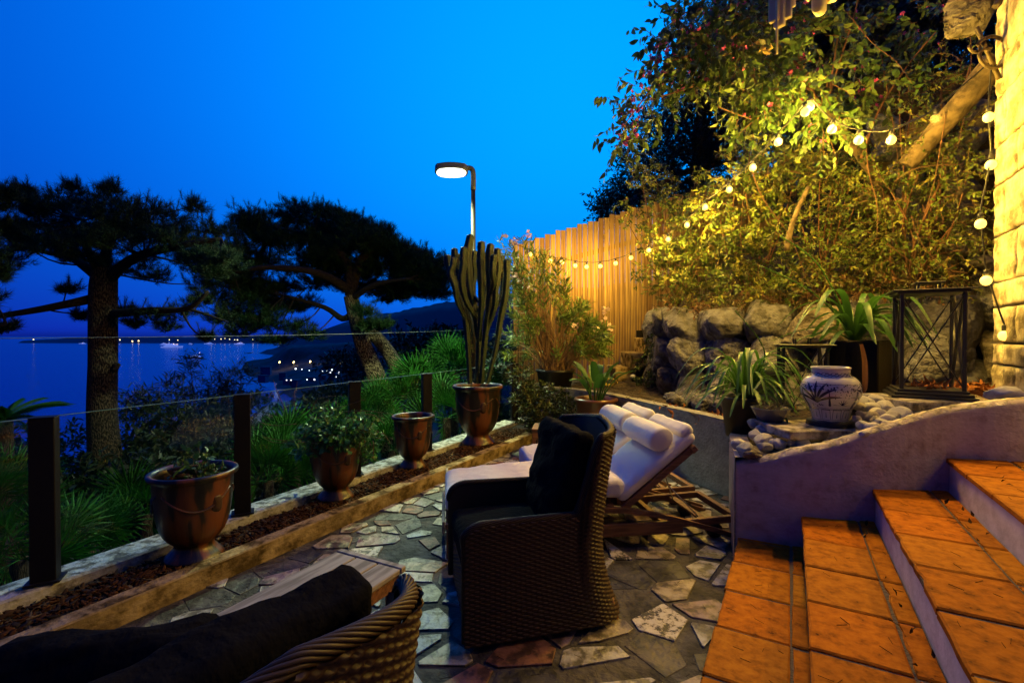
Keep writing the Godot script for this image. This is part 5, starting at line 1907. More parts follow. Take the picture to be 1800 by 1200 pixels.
# ---------------------------------------------------------------- loungers: foot at x 0, head towards +x, near side z 0, far side z -0.66
func loungers() -> void:
	var o := base("sun_lounger", W(-0.46, 3.32, 0.0), 8.0)
	tag(o, "teak sun lounger with white mattress, in front, its near rail facing the camera", "sun lounger", "teak sun loungers with white mattresses")
	for z in [-0.02, -0.64]:
		var ctl := [Vector3(0.0, 0.245, z), Vector3(0.5, 0.285, z), Vector3(1.0, 0.30, z), Vector3(1.35, 0.285, z), Vector3(1.75, 0.19, z), Vector3(2.28, 0.02, z)]
		var pts := curve(ctl, 26)
		var st := ST()
		st.set_smooth_group(-1)
		for i in 26:
			var a: Vector3 = pts[i]
			var b: Vector3 = pts[i + 1]
			var dn := Vector3(0, -0.035, 0)
			var w := Vector3(0, 0, 0.018)
			quad(st, a + w - dn * 0, b + w, b - w, a - w)
			quad(st, a + w + dn, a - w + dn, b - w + dn, b + w + dn)
			quad(st, a + w, a + w + dn, b + w + dn, b + w)
			quad(st, a - w, b - w, b - w + dn, a - w + dn)
		quad(st, pts[0] + Vector3(0, 0, 0.018), pts[0] - Vector3(0, 0, 0.018), pts[0] + Vector3(0, -0.035, -0.018), pts[0] + Vector3(0, -0.035, 0.018))
		obj("side_rail", st, M["teak"], o)
		var lg := ST()
		box(lg, Vector3(0.045, 0.12, z), Vector3(0.075, 0.24, 0.04))
		obj("leg", lg, M["teak"], o)
		var lb := ST()
		bar(lb, Vector3(0.08, 0.14, z), Vector3(1.75, 0.13, z), 0.024, 0.09)
		obj("stretcher", lb, M["teak"], o)
	var fb := ST()
	box(fb, Vector3(-0.012, 0.225, -0.33), Vector3(0.022, 0.085, 0.66))
	obj("foot_board", fb, M["grey teak"], o)
	for i in 13:
		var x := 0.06 + i * 0.095
		var s := ST()
		box(s, Vector3(x, 0.255 + 0.05 * sin(x * 1.5), -0.33), Vector3(0.06, 0.018, 0.58))
		obj("slat", s, M["teak"], o)
	# raised back
	var hx := 1.30
	var hy := 0.285
	var ang := deg_to_rad(38.0)
	var ax := Vector3(cos(ang), sin(ang), 0)
	var ay := Vector3(-sin(ang), cos(ang), 0)
	var bb := Basis(ax, ay, Vector3.BACK)
	var H := Vector3(hx, hy, -0.33)
	for z in [0.29, -0.29]:
		var r := ST()
		box(r, H + bb * Vector3(0.335, 0.0, z), Vector3(0.69, 0.05, 0.035), bb)
		obj("back_rail", r, M["teak"], o)
	for i in 7:
		var s := ST()
		box(s, H + bb * Vector3(0.05 + i * 0.095, 0.016, 0), Vector3(0.06, 0.016, 0.55), bb)
		obj("back_slat", s, M["teak"], o)
	var tb := ST()
	box(tb, H + bb * Vector3(0.68, 0.004, 0), Vector3(0.045, 0.05, 0.66), bb)
	obj("top_rail", tb, M["teak"], o)
	# prop frame on the floor behind
	var pf := ST()
	for z in [-0.05, -0.61]:
		bar(pf, Vector3(1.45, 0.135, z), Vector3(2.22, 0.16, z), 0.04, 0.05)
	bar(pf, Vector3(2.2, 0.16, -0.05), Vector3(2.2, 0.16, -0.61), 0.045, 0.05)
	bar(pf, Vector3(1.62, 0.14, -0.07), Vector3(1.62, 0.14, -0.59), 0.045, 0.045)
	bar(pf, Vector3(1.95, 0.15, -0.07), Vector3(1.95, 0.15, -0.59), 0.06, 0.02)
	obj("prop_frame", pf, M["teak"], o)
	for z in [-0.12, -0.54]:
		var rd := ST()
		tube(rd, [Vector3(1.93, 0.16, z), H + bb * Vector3(0.42, -0.03, -(z + 0.33))], [0.005, 0.005], 6)
		obj("stay_rod", rd, M["steel rod"], o)
	var wh := ST()
	tube(wh, [Vector3(2.05, 0.06, -0.08), Vector3(2.05, 0.06, -0.13)], [0.06, 0.06], 20)
	tube(wh, [Vector3(2.05, 0.06, -0.53), Vector3(2.05, 0.06, -0.58)], [0.06, 0.06], 20)
	obj("wheel", wh, M["black plastic"], o)
	# mattress: seat part follows the hump, back part lies on the raised back
	var mt := ST()
	var ns := FastNoiseLite.new()
	ns.seed = 17
	ns.frequency = 3.0
	skin(mt, 22, func(p: Vector3) -> Vector3:
		var h := Vector3(0.655, 0.072, 0.31)
		var q := p * h
		var inner := h - Vector3.ONE * 0.045
		var cl := q.clamp(-inner, inner)
		var d := q - cl
		q = cl + (d.normalized() * 0.045 if d.length() > 1e-5 else Vector3.ZERO)
		if p.y > 0.5:
			q.y += 0.016 * (1.0 - p.x * p.x) * (1.0 - p.z * p.z) + 0.014 * ns.get_noise_2d(q.x * 3.0, q.z * 0.8) - 0.008 * exp(-pow((fposmod(q.x + 0.655, 0.42) - 0.21) / 0.03, 2.0))
		q.y += 0.385 + 0.055 * sin((q.x + 0.66) * 1.75)
		return Vector3(q.x + 0.655, q.y, q.z - 0.33))
	obj("seat_mattress", mt, M["canvas"], o)
	var mb := ST()
	skin(mb, 26, func(p: Vector3) -> Vector3:
		var h := Vector3(0.375, 0.048, 0.31)
		var q := p * h
		var inner := h - Vector3.ONE * 0.045
		var cl := q.clamp(-inner, inner)
		var d := q - cl
		q = cl + (d.normalized() * 0.045 if d.length() > 1e-5 else Vector3.ZERO)
		if p.y > 0.5:
			var low := smoothstep(0.1, -0.4, q.x)
			q.y += 0.014 * (1.0 - p.x * p.x) * (1.0 - p.z * p.z) + (0.007 + 0.018 * low) * ns.get_noise_2d(q.x * 5.0 + q.z * 2.0, q.z * 1.2 + 9.0)
		return H + bb * (q + Vector3(0.385, 0.074, 0)))
	obj("back_mattress", mb, M["canvas"], o)
	var hp := ST()
	skin(hp, 16, func(p: Vector3) -> Vector3:
		var r := Vector2(p.x, p.y)
		var k := 1.0
		if r.length() > 0.001: k = maxf(absf(r.x), absf(r.y)) / r.length()
		var rr := 0.104 * (1.0 - 0.10 * pow(absf(p.z), 6.0))
		var z := p.z * (0.29 + 0.012 * (1.0 - minf(1.0, (r * k).length_squared())))
		var a := atan2(p.y, p.x)
		rr *= 1.0 + 0.014 * ns.get_noise_2d(z * 14.0, a * 1.2) + 0.003 * sin(z * 210.0)
		return H + bb * Vector3(0.535 + p.x * k * rr, 0.205 + p.y * k * rr * 0.82, z))
	obj("head_roll", hp, M["canvas"], o)
	var fl := ST()
	cushion(fl, H + bb * Vector3(0.725, 0.125, 0), Vector3(0.12, 0.085, 0.60), bb, 0.04, 0.0, 0.008, 7)
	obj("pillow_flap", fl, M["canvas"], o)
	var o2: Node3D = o.duplicate()
	o2.name = "sun_lounger"
	add_child(o2, true)
	o2.position = W(-0.53, 4.03, 0.0)
	var sm: Node3D = o2.get_node("seat_mattress")
	sm.scale.x = 0.48
	sm.position.x = 0.69
	tag(o2, "second teak sun lounger with white mattress, behind the front one", "sun lounger", "teak sun loungers with white mattresses")

# ---------------------------------------------------------------- tables
func tables() -> void:
	# low teak table by the near armchair: long side along the terrace
	var o := base("low_table", W(-0.88, 2.49, 0.0), -26.6)
	tag(o, "low weathered teak table with plank top, half hidden by the near armchair's cushion", "table")
	# local: x to the right across the table, z towards the camera along it
	var wds := [0.135, 0.135, 0.135]
	var x := 0.0
	for i in 3:
		var st := ST()
		box(st, Vector3(x + 0.0665, 0.437, 0.40), Vector3(0.133, 0.024, 0.72))
		obj("plank", st, M["grey teak"], o)
		x += 0.141
	for z in [0.018, 0.782]:
		var e := ST()
		box(e, Vector3(0.207, 0.436, z), Vector3(0.42, 0.030, 0.036))
		obj("end_board", e, M["grey teak"], o)
	for z in [0.05, 0.75]:
		for xx in [0.04, 0.375]:
			var l := ST()
			box(l, Vector3(xx, 0.21, z), Vector3(0.05, 0.42, 0.05))
			obj("leg", l, M["teak"], o)
	for xx in [0.02, 0.395]:
		var a := ST()
		box(a, Vector3(xx, 0.39, 0.40), Vector3(0.02, 0.06, 0.66))
		obj("apron", a, M["teak"], o)
	# small side table with a dark tray at the far end
	var s := base("side_table", W(0.24, 5.95, 0.0), -8.0)
	tag(s, "small wooden side table between the planter kerb and the loungers", "side table")
	for e in [[0.03, -0.03], [0.37, -0.03], [0.03, -0.37], [0.37, -0.37]]:
		var l := ST()
		box(l, Vector3(e[0], 0.19, e[1]), Vector3(0.04, 0.38, 0.04))
		obj("leg", l, M["teak"], s)
	for i in 4:
		var t := ST()
		box(t, Vector3(0.05 + i * 0.1, 0.392, -0.2), Vector3(0.096, 0.022, 0.42))
		obj("plank", t, M["teak"], s)
	var ap := ST()
	box(ap, Vector3(0.2, 0.32, -0.02), Vector3(0.33, 0.10, 0.02))
	box(ap, Vector3(0.2, 0.32, -0.38), Vector3(0.33, 0.10, 0.02))
	box(ap, Vector3(0.02, 0.32, -0.2), Vector3(0.02, 0.10, 0.33))
	box(ap, Vector3(0.38, 0.32, -0.2), Vector3(0.02, 0.10, 0.33))
	obj("apron", ap, M["teak"], s)
	var tr := ST()
	box(tr, Vector3(0, 0.012, 0), Vector3(0.28, 0.024, 0.26), Basis.IDENTITY, 0.008)
	var to := obj("slate_tray", tr, M["black iron"])
	to.position = W(0.48, 6.12, 0.405)
	tag(to, "flat dark tray lying on the small side table", "tray")

# ---------------------------------------------------------------- glazed pots
func vase_profile(R: float, H: float) -> Array:
	var p := []
	for e in [[0.02, 0.0], [0.62, 0.0], [0.66, 0.015], [0.645, 0.035], [0.57, 0.07], [0.47, 0.115], [0.43, 0.15], [0.44, 0.175], [0.47, 0.19], [0.58, 0.235], [0.68, 0.30], [0.76, 0.39], [0.81, 0.50], [0.845, 0.62], [0.87, 0.76], [0.885, 0.90], [0.91, 0.925], [0.985, 0.945], [1.0, 0.965], [0.985, 0.99], [0.95, 1.0], [0.89, 0.99], [0.84, 0.955], [0.82, 0.90], [0.81, 0.80]]:
		p.append(Vector2(e[0] * R, e[1] * H))
	return p

func glazed_pot(at: Vector3, R: float, H: float, turn: float, label: String, soil_at: float) -> Node3D:
	var o := base("glazed_pot", at, turn)
	tag(o, label, "plant pot", "glazed pots along the glass fence")
	var st := ST()
	lathe(st, vase_profile(R, H), 56)
	obj("pot_body", st, M["glaze"], o)
	# moulded garland and medallion, facing the terrace (+z)
	var g := ST()
	for s in range(3):
		var a0 := PI / 2 + (s - 1) * TAU / 3.0
		var pts := []
		for i in 17:
			var t := i / 16.0
			var a := a0 + (t - 0.5) * 1.9
			var y := H * (0.80 - 0.19 * sin(PI * t))
			pts.append(Vector3(cos(a) * (R * 0.872 - 0.03 * R * sin(PI * t)), y, sin(a) * (R * 0.872 - 0.03 * R * sin(PI * t))))
		var rr := []
		for i in 17: rr.append(R * (0.024 + 0.012 * sin(PI * i / 16.0)))
		tube(g, pts, rr, 6)
	obj("garland", g, M["glaze"], o)
	for s in range(3):
		var a := PI / 2 + (s - 0.5) * TAU / 3.0 + 0.55
		var m := ST()
		var c := Vector3(cos(a), 0, sin(a)) * R * 0.845 + Vector3(0, H * 0.66, 0)
		boulder(m, c, Vector3(R * 0.17, R * 0.22, R * 0.05), Basis(Vector3(sin(a), 0, -cos(a)), Vector3.UP, Vector3(cos(a), 0, sin(a))), 0.0, 0.10, 3, 7)
		obj("medallion", m, M["glaze"], o)
	var so := ST()
	lathe(so, [Vector2(0.001, H * soil_at + 0.015), Vector2(R * 0.5, H * soil_at + 0.01), Vector2(R * 0.85, H * soil_at)], 24, Vector3.ZERO, 0.0)
	obj("soil", so, M["soil"], o)
	return o

func pots() -> void:
	glazed_pot(W(-2.115, 3.2, 0.085), 0.262, 0.58, 40.0, "glazed brown pot nearest the camera, with a few low green shoots", 0.83)
	glazed_pot(W(-1.60, 4.37, 0.085), 0.245, 0.575, 20.0, "glazed brown pot overhung by a bushy trailing plant", 0.86)
	glazed_pot(W(-1.11, 5.40, 0.085), 0.235, 0.58, 5.0, "empty glazed brown pot, the smallest of the row", 0.6)
	glazed_pot(W(-0.465, 6.56, 0.085), 0.345, 0.80, -10.0, "largest glazed brown pot, holding the tall cactus", 0.93)
	# shoots in the first pot
	var lf := leaf(0.035, 0.02, 0.2, 0.2, 2)
	var c := W(-2.115, 3.2, 0.60)
	var o := base("pot_seedlings", c)
	tag(o, "small green shoots growing in the nearest glazed pot", "plant")
	var bl := []
	for i in 9: bl.append([c + Vector3(-0.12 + i * 0.026, 0.02, rf(-0.08, 0.1)), Vector3(0.05, 0.035, 0.05), 8])
	foliage(o, bl, lf, M["leaf"], M["twig"], [Color(0.05, 0.11, 0.03), Color(0.04, 0.085, 0.025)], {"twig": 0.06, "per": 6, "rise": 0.8, "droop": 0.0})
	var c2 := c + Vector3(0.055, 0.10, 0.03)
	foliage(o, [[c2, Vector3(0.05, 0.10, 0.05), 14]], leaf(0.05, 0.028, 0.2, 0.25, 2), M["leaf"], M["twig"], [Color(0.05, 0.12, 0.035), Color(0.06, 0.14, 0.04)], {"twig": 0.07, "per": 5, "rise": 0.9, "droop": 0.0, "root": c})
	# trailing plant
	var tc := W(-1.60, 4.37, 0.70)
	var tp := base("trailing_plant", tc)
	tag(tp, "bushy trailing plant with round leaves and long reddish stems in a glazed pot", "plant")
	bl = []
	for i in 26:
		var a := rf(0, TAU)
		var r := 0.27 * sqrt(rf(0, 1))
		bl.append([tc + Vector3(cos(a) * r * 1.15, rf(-0.06, 0.09) - 0.3 * maxf(0, r - 0.22), sin(a) * r), Vector3(0.10, 0.07, 0.10), 16])
	for i in 7:
		var a := rf(0.0, TAU)
		bl.append([tc + Vector3(cos(a) * 0.29, -0.15, sin(a) * 0.28), Vector3(0.05, 0.10, 0.05), 9])
	foliage(tp, bl, leaf(0.042, 0.036, 0.15, 0.3, 2), M["leaf"], M["red twig"], [Color(0.045, 0.16, 0.03), Color(0.06, 0.22, 0.05), Color(0.03, 0.12, 0.02), Color(0.09, 0.26, 0.07)], {"twig": 0.09, "per": 6, "rise": 0.2, "droop": 0.2})
	var stm := ST()
	for e in [[500, 720, 487, 690, 480, 668], [520, 722, 515, 700, 522, 672], [525, 720, 545, 712, 577, 702], [545, 722, 560, 700, 590, 696], [560, 725, 600, 715, 640, 702], [600, 725, 640, 722, 690, 728], [610, 735, 650, 728, 676, 745], [520, 745, 480, 748, 455, 742], [540, 770, 500, 775, 462, 768], [530, 776, 480, 778, 458, 765], [560, 790, 565, 815, 570, 822], [580, 780, 588, 786, 590, 795], [650, 760, 672, 762, 686, 780], [655, 775, 656, 790, 655, 806], [480, 700, 478, 690, 470, 700], [575, 712, 586, 704, 592, 712]]:
		var dd := 4.37 + rf(-0.2, 0.15)
		tube(stm, curve([A(e[0], e[1], dd), A(e[2], e[3], dd - 0.05), A(e[4], e[5], dd - 0.1)], 8), taper(0.0038, 0.002, 8), 5)
	obj("long_stems", stm, M["red twig"], tp, true)
	# cactus: ribbed columns rising from the pot and branching
	var cc := W(-0.465, 6.56, 0.80)
	var k := base("candelabra_cactus", cc)
	tag(k, "tall branching candelabra cactus in the largest glazed pot", "cactus")
	var D := 6.56
	var stems := [
		[[826, 674], [822, 600], [816, 545], [800, 500], [790, 470], [786, 448], 0.0, 1.15], [[838, 674], [842, 610], [838, 560], [826, 510], [822, 450], [828, 412], 0.1, 1.3], [[846, 674], [852, 600], [860, 540], [862, 500], [860, 455], [863, 428], -0.1, 1.15],
		[[856, 674], [872, 610], [880, 560], [888, 520], [891, 480], [890, 455], 0.1, 1.0], [[830, 620], [824, 560], [812, 520], [806, 480], [800, 455], [799, 436], 0.2, 1.05], [[842, 600], [846, 540], [846, 500], [845, 460], [846, 440], [846, 424], -0.2, 1.1],
		[[838, 560], [820, 530], [812, 495], [815, 465], [815, 450], [816, 434], -0.25, 1.1], [[852, 590], [868, 545], [872, 505], [876, 470], [874, 450], [875, 436], -0.2, 1.0], [[862, 560], [880, 520], [884, 490], [882, 470], [882, 458], [883, 448], 0.25, 0.95],
		[[818, 560], [804, 530], [800, 505], [792, 480], [797, 465], [798, 452], -0.3, 0.95], [[832, 545], [832, 505], [834, 480], [832, 462], [833, 450], [834, 440], 0.3, 1.05], [[848, 545], [854, 515], [852, 490], [852, 470], [853, 455], [854, 445], 0.3, 1.0], [[858, 530], [868, 500], [866, 480], [867, 462], [868, 455], [868, 447], -0.35, 0.95], [[840, 530], [826, 505], [824, 480], [807, 470], [806, 455], [807, 446], 0.3, 0.9]]
	var spike_at := []
	for s in stems:
		var pts := []
		for i in 6:
			pts.append(A(s[i][0], s[i][1], D + s[6] * (0.4 + 0.6 * minf(1.0, i / 2.0)) * (0.3 if i == 0 else 1.0)))
		var way := curve(pts, 30)
		var st := ST()
		st.set_smooth_group(-1)
		var nx := Vector3(1, 0, 0)
		var rings := []
		for i in way.size():
			var t: Vector3 = (way[mini(i + 1, 30)] - way[maxi(i - 1, 0)]).normalized()
			nx = (nx - t * nx.dot(t)).normalized()
			var ny := t.cross(nx)
			var f := i / 30.0
			var r: float = 0.047 * s[7] * (0.62 + 0.38 * smoothstep(0.0, 0.55, f)) * (1.0 + 0.07 * sin(f * 46.0))
			if f > 0.93: r *= sqrt(maxf(0.02, 1.0 - pow((f - 0.93) / 0.075, 2.0)))
			var ring := []
			for q in 16:
				var a := TAU * q / 16.0
				ring.append(way[i] + (nx * cos(a) + ny * sin(a)) * r * (1.0 if q % 4 == 0 else 0.74 if q % 2 == 1 else 0.56))
			rings.append(ring)
			for q in [0, 4, 8, 12]:
				if i < 30: spike_at.append(Transform3D(towards((ring[q] - way[i]).normalized(), rf(0, TAU), rf(0.7, 1.3)), ring[q]))
		st.set_smooth_group(0)
		for i in 30:
			for q in 16:
				quad(st, rings[i][q], rings[i][(q + 1) % 16], rings[i + 1][(q + 1) % 16], rings[i + 1][q])
		obj("stem", st, M["cactus"], k, true)
	many("spines", tuft(7, 0.016, 0.0012, 5, 1.2), M["pale twig"], spike_at, [], k)
	var pb := ST()
	boulder(pb, W(-0.56, 6.36, 0.845), Vector3(0.05, 0.022, 0.035), Basis.IDENTITY, 0.1, 0.1, 3, 6)
	tag(obj("white_stone", pb, M["pebble 0"]), "white stone lying at the foot of the cactus in its pot", "stone")

func oleander() -> void:
	var D := 8.0
	var c := A(976, 655, D)
	var p := base("black_pot", A(976, 690, D))
	tag(p, "large plain black pot under the oleander", "plant pot")
	var st := ST()
	lathe(st, [Vector2(0.01, -0.05), Vector2(0.24, -0.05), Vector2(0.30, 0.34), Vector2(0.325, 0.345), Vector2(0.325, 0.385), Vector2(0.30, 0.39), Vector2(0.28, 0.33)], 36)
	obj("pot_body", st, M["black plastic"], p)
	var so := ST()
	lathe(so, [Vector2(0.001, 0.345), Vector2(0.29, 0.335)], 24)
	obj("soil", so, M["soil"], p)
	var o := base("oleander", c)
	tag(o, "large oleander with thin bare stems and pale pink flowers, before the plank fence", "shrub")
	var stm := ST()
	var tips := []
	for i in 150:
		var a := rf(0, TAU)
		var sp := rf(0.15, 1.0)
		var px := 976.0 + rf(-96, 98)
		var top := 425.0 + 30.0 * smoothstep(930.0, 976.0, px) + 70.0 * smoothstep(976.0, 1012.0, px) + 35.0 * smoothstep(1012.0, 1066.0, px)
		var py := lerpf(top, 625.0, pow(rf(0, 1), 1.15))
		sp = absf(px - 976.0) / 100.0
		var tip := A(px, py, D + rf(-0.55, 0.5))
		var b0 := c + Vector3(rf(-0.2, 0.2), -0.03, rf(-0.2, 0.2))
		var m := b0.lerp(tip, 0.5) + Vector3(0, 0.14, 0) * sp + rdir() * 0.08
		tube(stm, curve([b0, m, tip], 8), taper(0.010, 0.0035, 8), 5)
		tips.append([m, tip])
	obj("stems", stm, M["pale twig"], o, true)
	var at := []
	var cc := []
	for t in tips:
		var dir: Vector3 = (t[1] - t[0]).normalized()
		var n := rng.randi_range(26, 44)
		for i in n:
			var f := pow(rf(0, 1), 0.7)
			var q: Vector3 = t[0].lerp(t[1], 0.45 + 0.6 * f) + rdir() * 0.03
			var ld: Vector3 = (dir * 0.8 + dir.cross(rdir()).normalized() * 0.85).normalized()
			at.append(Transform3D(towards(ld, rf(0, TAU), rf(0.6, 1.15)), q))
			var v := rf(0.6, 1.35)
			cc.append(Color(0.12 * v, 0.19 * v, 0.035 * v))
	many("leaves", leaf(0.15, 0.021, 0.2, 0.25, 3), M["leaf"], at, cc, o)
	# flowers: five pale petals
	var fl := ST()
	fl.set_smooth_group(-1)
	for i in 5:
		var a := TAU * i / 5.0
		var d := Vector3(cos(a), 0.35, sin(a))
		var s := Vector3(-sin(a), 0, cos(a)) * 0.011
		tri(fl, Vector3.ZERO, d * 0.018 - s, d * 0.028)
		tri(fl, Vector3.ZERO, d * 0.028, d * 0.018 + s)
	var fm := done(fl)
	at = []
	cc = []
	for e in [[1064, 547, 9], [1072, 575, 8], [1046, 578, 8], [1013, 574, 7], [900, 430, 8], [905, 425, 8], [928, 412, 9], [905, 485, 7], [912, 492, 7], [888, 420, 6], [935, 508, 5], [1060, 560, 4]]:
		for i in e[2]:
			at.append(Transform3D(Basis.from_euler(Vector3(rf(-1, 1.4), rf(0, 6), rf(-1, 1))).scaled(Vector3.ONE * rf(0.9, 1.5)), A(e[0] + rf(-6, 6), e[1] + rf(-6, 6), 7.7 + rf(-0.1, 0.1))))
			var v := rf(0.85, 1.0)
			cc.append(Color(0.72 * v, 0.52 * v, 0.44 * v))
	many("flowers", fm, M["petal"], at, cc, o)
	# low bush in the corner of the planter
	var b := base("corner_shrub", W(0.62, 7.15, 0.1))
	tag(b, "low rounded shrub in the far corner of the planter below the black pot", "shrub")
	var bl := []
	for e in [[968, 735, 34, 28], [945, 720, 24, 26], [990, 712, 22, 22], [965, 700, 24, 18], [985, 745, 22, 20], [940, 745, 18, 20], [925, 700, 20, 30], [918, 670, 16, 26]]:
		bl.append([A(e[0], e[1], 7.1 + rf(-0.15, 0.2)), Vector3(e[2], e[3], e[2]) * 7.1 / 850.0, 75])
	foliage(b, bl, leaf(0.045, 0.028, 0.2, 0.2, 2), M["leaf"], M["twig"], [Color(0.06, 0.085, 0.018), Color(0.045, 0.07, 0.016), Color(0.10, 0.11, 0.03)], {"twig": 0.14, "per": 9, "root": W(0.62, 7.15, 0.1), "rise": 0.4})
	# strelitzia-like plant in a round glazed pot
	var sp := base("round_glazed_pot", W(1.14, 6.55, 0.0))
	tag(sp, "wide reddish glazed pot behind the loungers, holding the broad-leaved plant", "plant pot")
	var s2 := ST()
	lathe(s2, [Vector2(0.01, 0.0), Vector2(0.20, 0.0), Vector2(0.235, 0.1), Vector2(0.26, 0.4), Vector2(0.265, 0.655), Vector2(0.29, 0.665), Vector2(0.295, 0.69), Vector2(0.285, 0.71), Vector2(0.255, 0.705), Vector2(0.245, 0.62)], 44)
	obj("pot_body", s2, M["glaze red"], sp)
	var s3 := ST()
	lathe(s3, [Vector2(0.001, 0.655), Vector2(0.25, 0.645)], 24)
	obj("soil", s3, M["soil"], sp)
	var pl := base("broad_leaved_plant", W(1.14, 6.55, 0.65))
	tag(pl, "plant with broad upright paddle leaves in the wide reddish pot", "plant")
	for i in 15:
		var a := TAU * i / 15.0 + rf(-0.2, 0.2)
		var out := rf(0.10, 0.34)
		var hgt := rf(0.3, 0.56)
		var b0 := Vector3(cos(a) * 0.07, 0, sin(a) * 0.07)
		var b1 := Vector3(cos(a) * out * 0.6, hgt * 0.55, sin(a) * out * 0.6)
		var lf := ST()
		tube(lf, [b0, b0.lerp(b1, 0.5) + Vector3(0, 0.03, 0), b1], [0.011, 0.010, 0.008], 5, false)
		blade(lf, [b1, b1 + Vector3(cos(a) * out * 0.4, hgt * 0.35, sin(a) * out * 0.4), b1 + Vector3(cos(a) * out * 0.95, hgt * (0.55 if i % 3 else 0.35), sin(a) * out * 0.95)], 0.10, 0.35)
		obj("leaf", lf, M["strap leaf dull"], pl)
	# hose
	var h := ST()
	var pts := []
	for i in 33:
		var t := i / 32.0
		var a := t * 9.5
		pts.append(A(1072 + 13 * cos(a) * (1.0 - 0.15 * t), 672 + 5.5 * sin(a) - 2 * t, 7.6 + 0.12 * sin(a)))
	tube(h, pts, taper(0.012, 0.012, 32), 8)
	tag(obj("garden_hose", h, M["hose"]), "loop of yellow garden hose lying on the soil beside the garden steps", "hose")

# a strap or paddle leaf along control points
func blade(st: SurfaceTool, ctl: Array, wid: float, fold := 0.3, n := 10) -> void:
	st.set_smooth_group(0)
	var way := curve(ctl, n)
	var prev := []
	for i in n + 1:
		var t: Vector3 = (way[mini(i + 1, n)] - way[maxi(i - 1, 0)]).normalized()
		var side := t.cross(Vector3.UP)
		side = side.normalized() if side.length() > 0.05 else Vector3.RIGHT
		var up := side.cross(t).normalized()
		var f := float(i) / n
		var w: float = wid * 0.5 * pow(maxf(0.0, 1.0 - pow(absf(f - 0.4) / 0.61, 2.2)), 0.6)
		var sec := [way[i] - side * w + up * w * fold, way[i], way[i] + side * w + up * w * fold]
		if prev.size():
			quad(st, prev[0], prev[1], sec[1], sec[0])
			quad(st, prev[1], prev[2], sec[2], sec[1])
		prev = sec

func strap_plant(o: Node3D, n: int, ln: float, wid: float, m: Material, flat := 0.0) -> void:
	for i in n:
		var a := TAU * i / n * 2.3 + rf(-0.35, 0.35)
		var l := ln * rf(0.65, 1.1)
		var lift := (rf(0.7, 1.4) if i % 2 else rf(0.05, 0.7)) - flat
		var d := Vector3(cos(a), 0, sin(a))
		var c := [d * 0.03, d * l * 0.30 + Vector3(0, l * 0.42 * lift + 0.05, 0), d * l * 0.66 + Vector3(0, l * 0.50 * lift, 0), d * l * 0.97 + Vector3(0, l * (0.34 * lift - 0.22 * rf(0.4, 1.6)), 0)]
		var st := ST()
		blade(st, c, wid * rf(0.8, 1.15), 0.35, 12)
		obj("leaf", st, m, o)

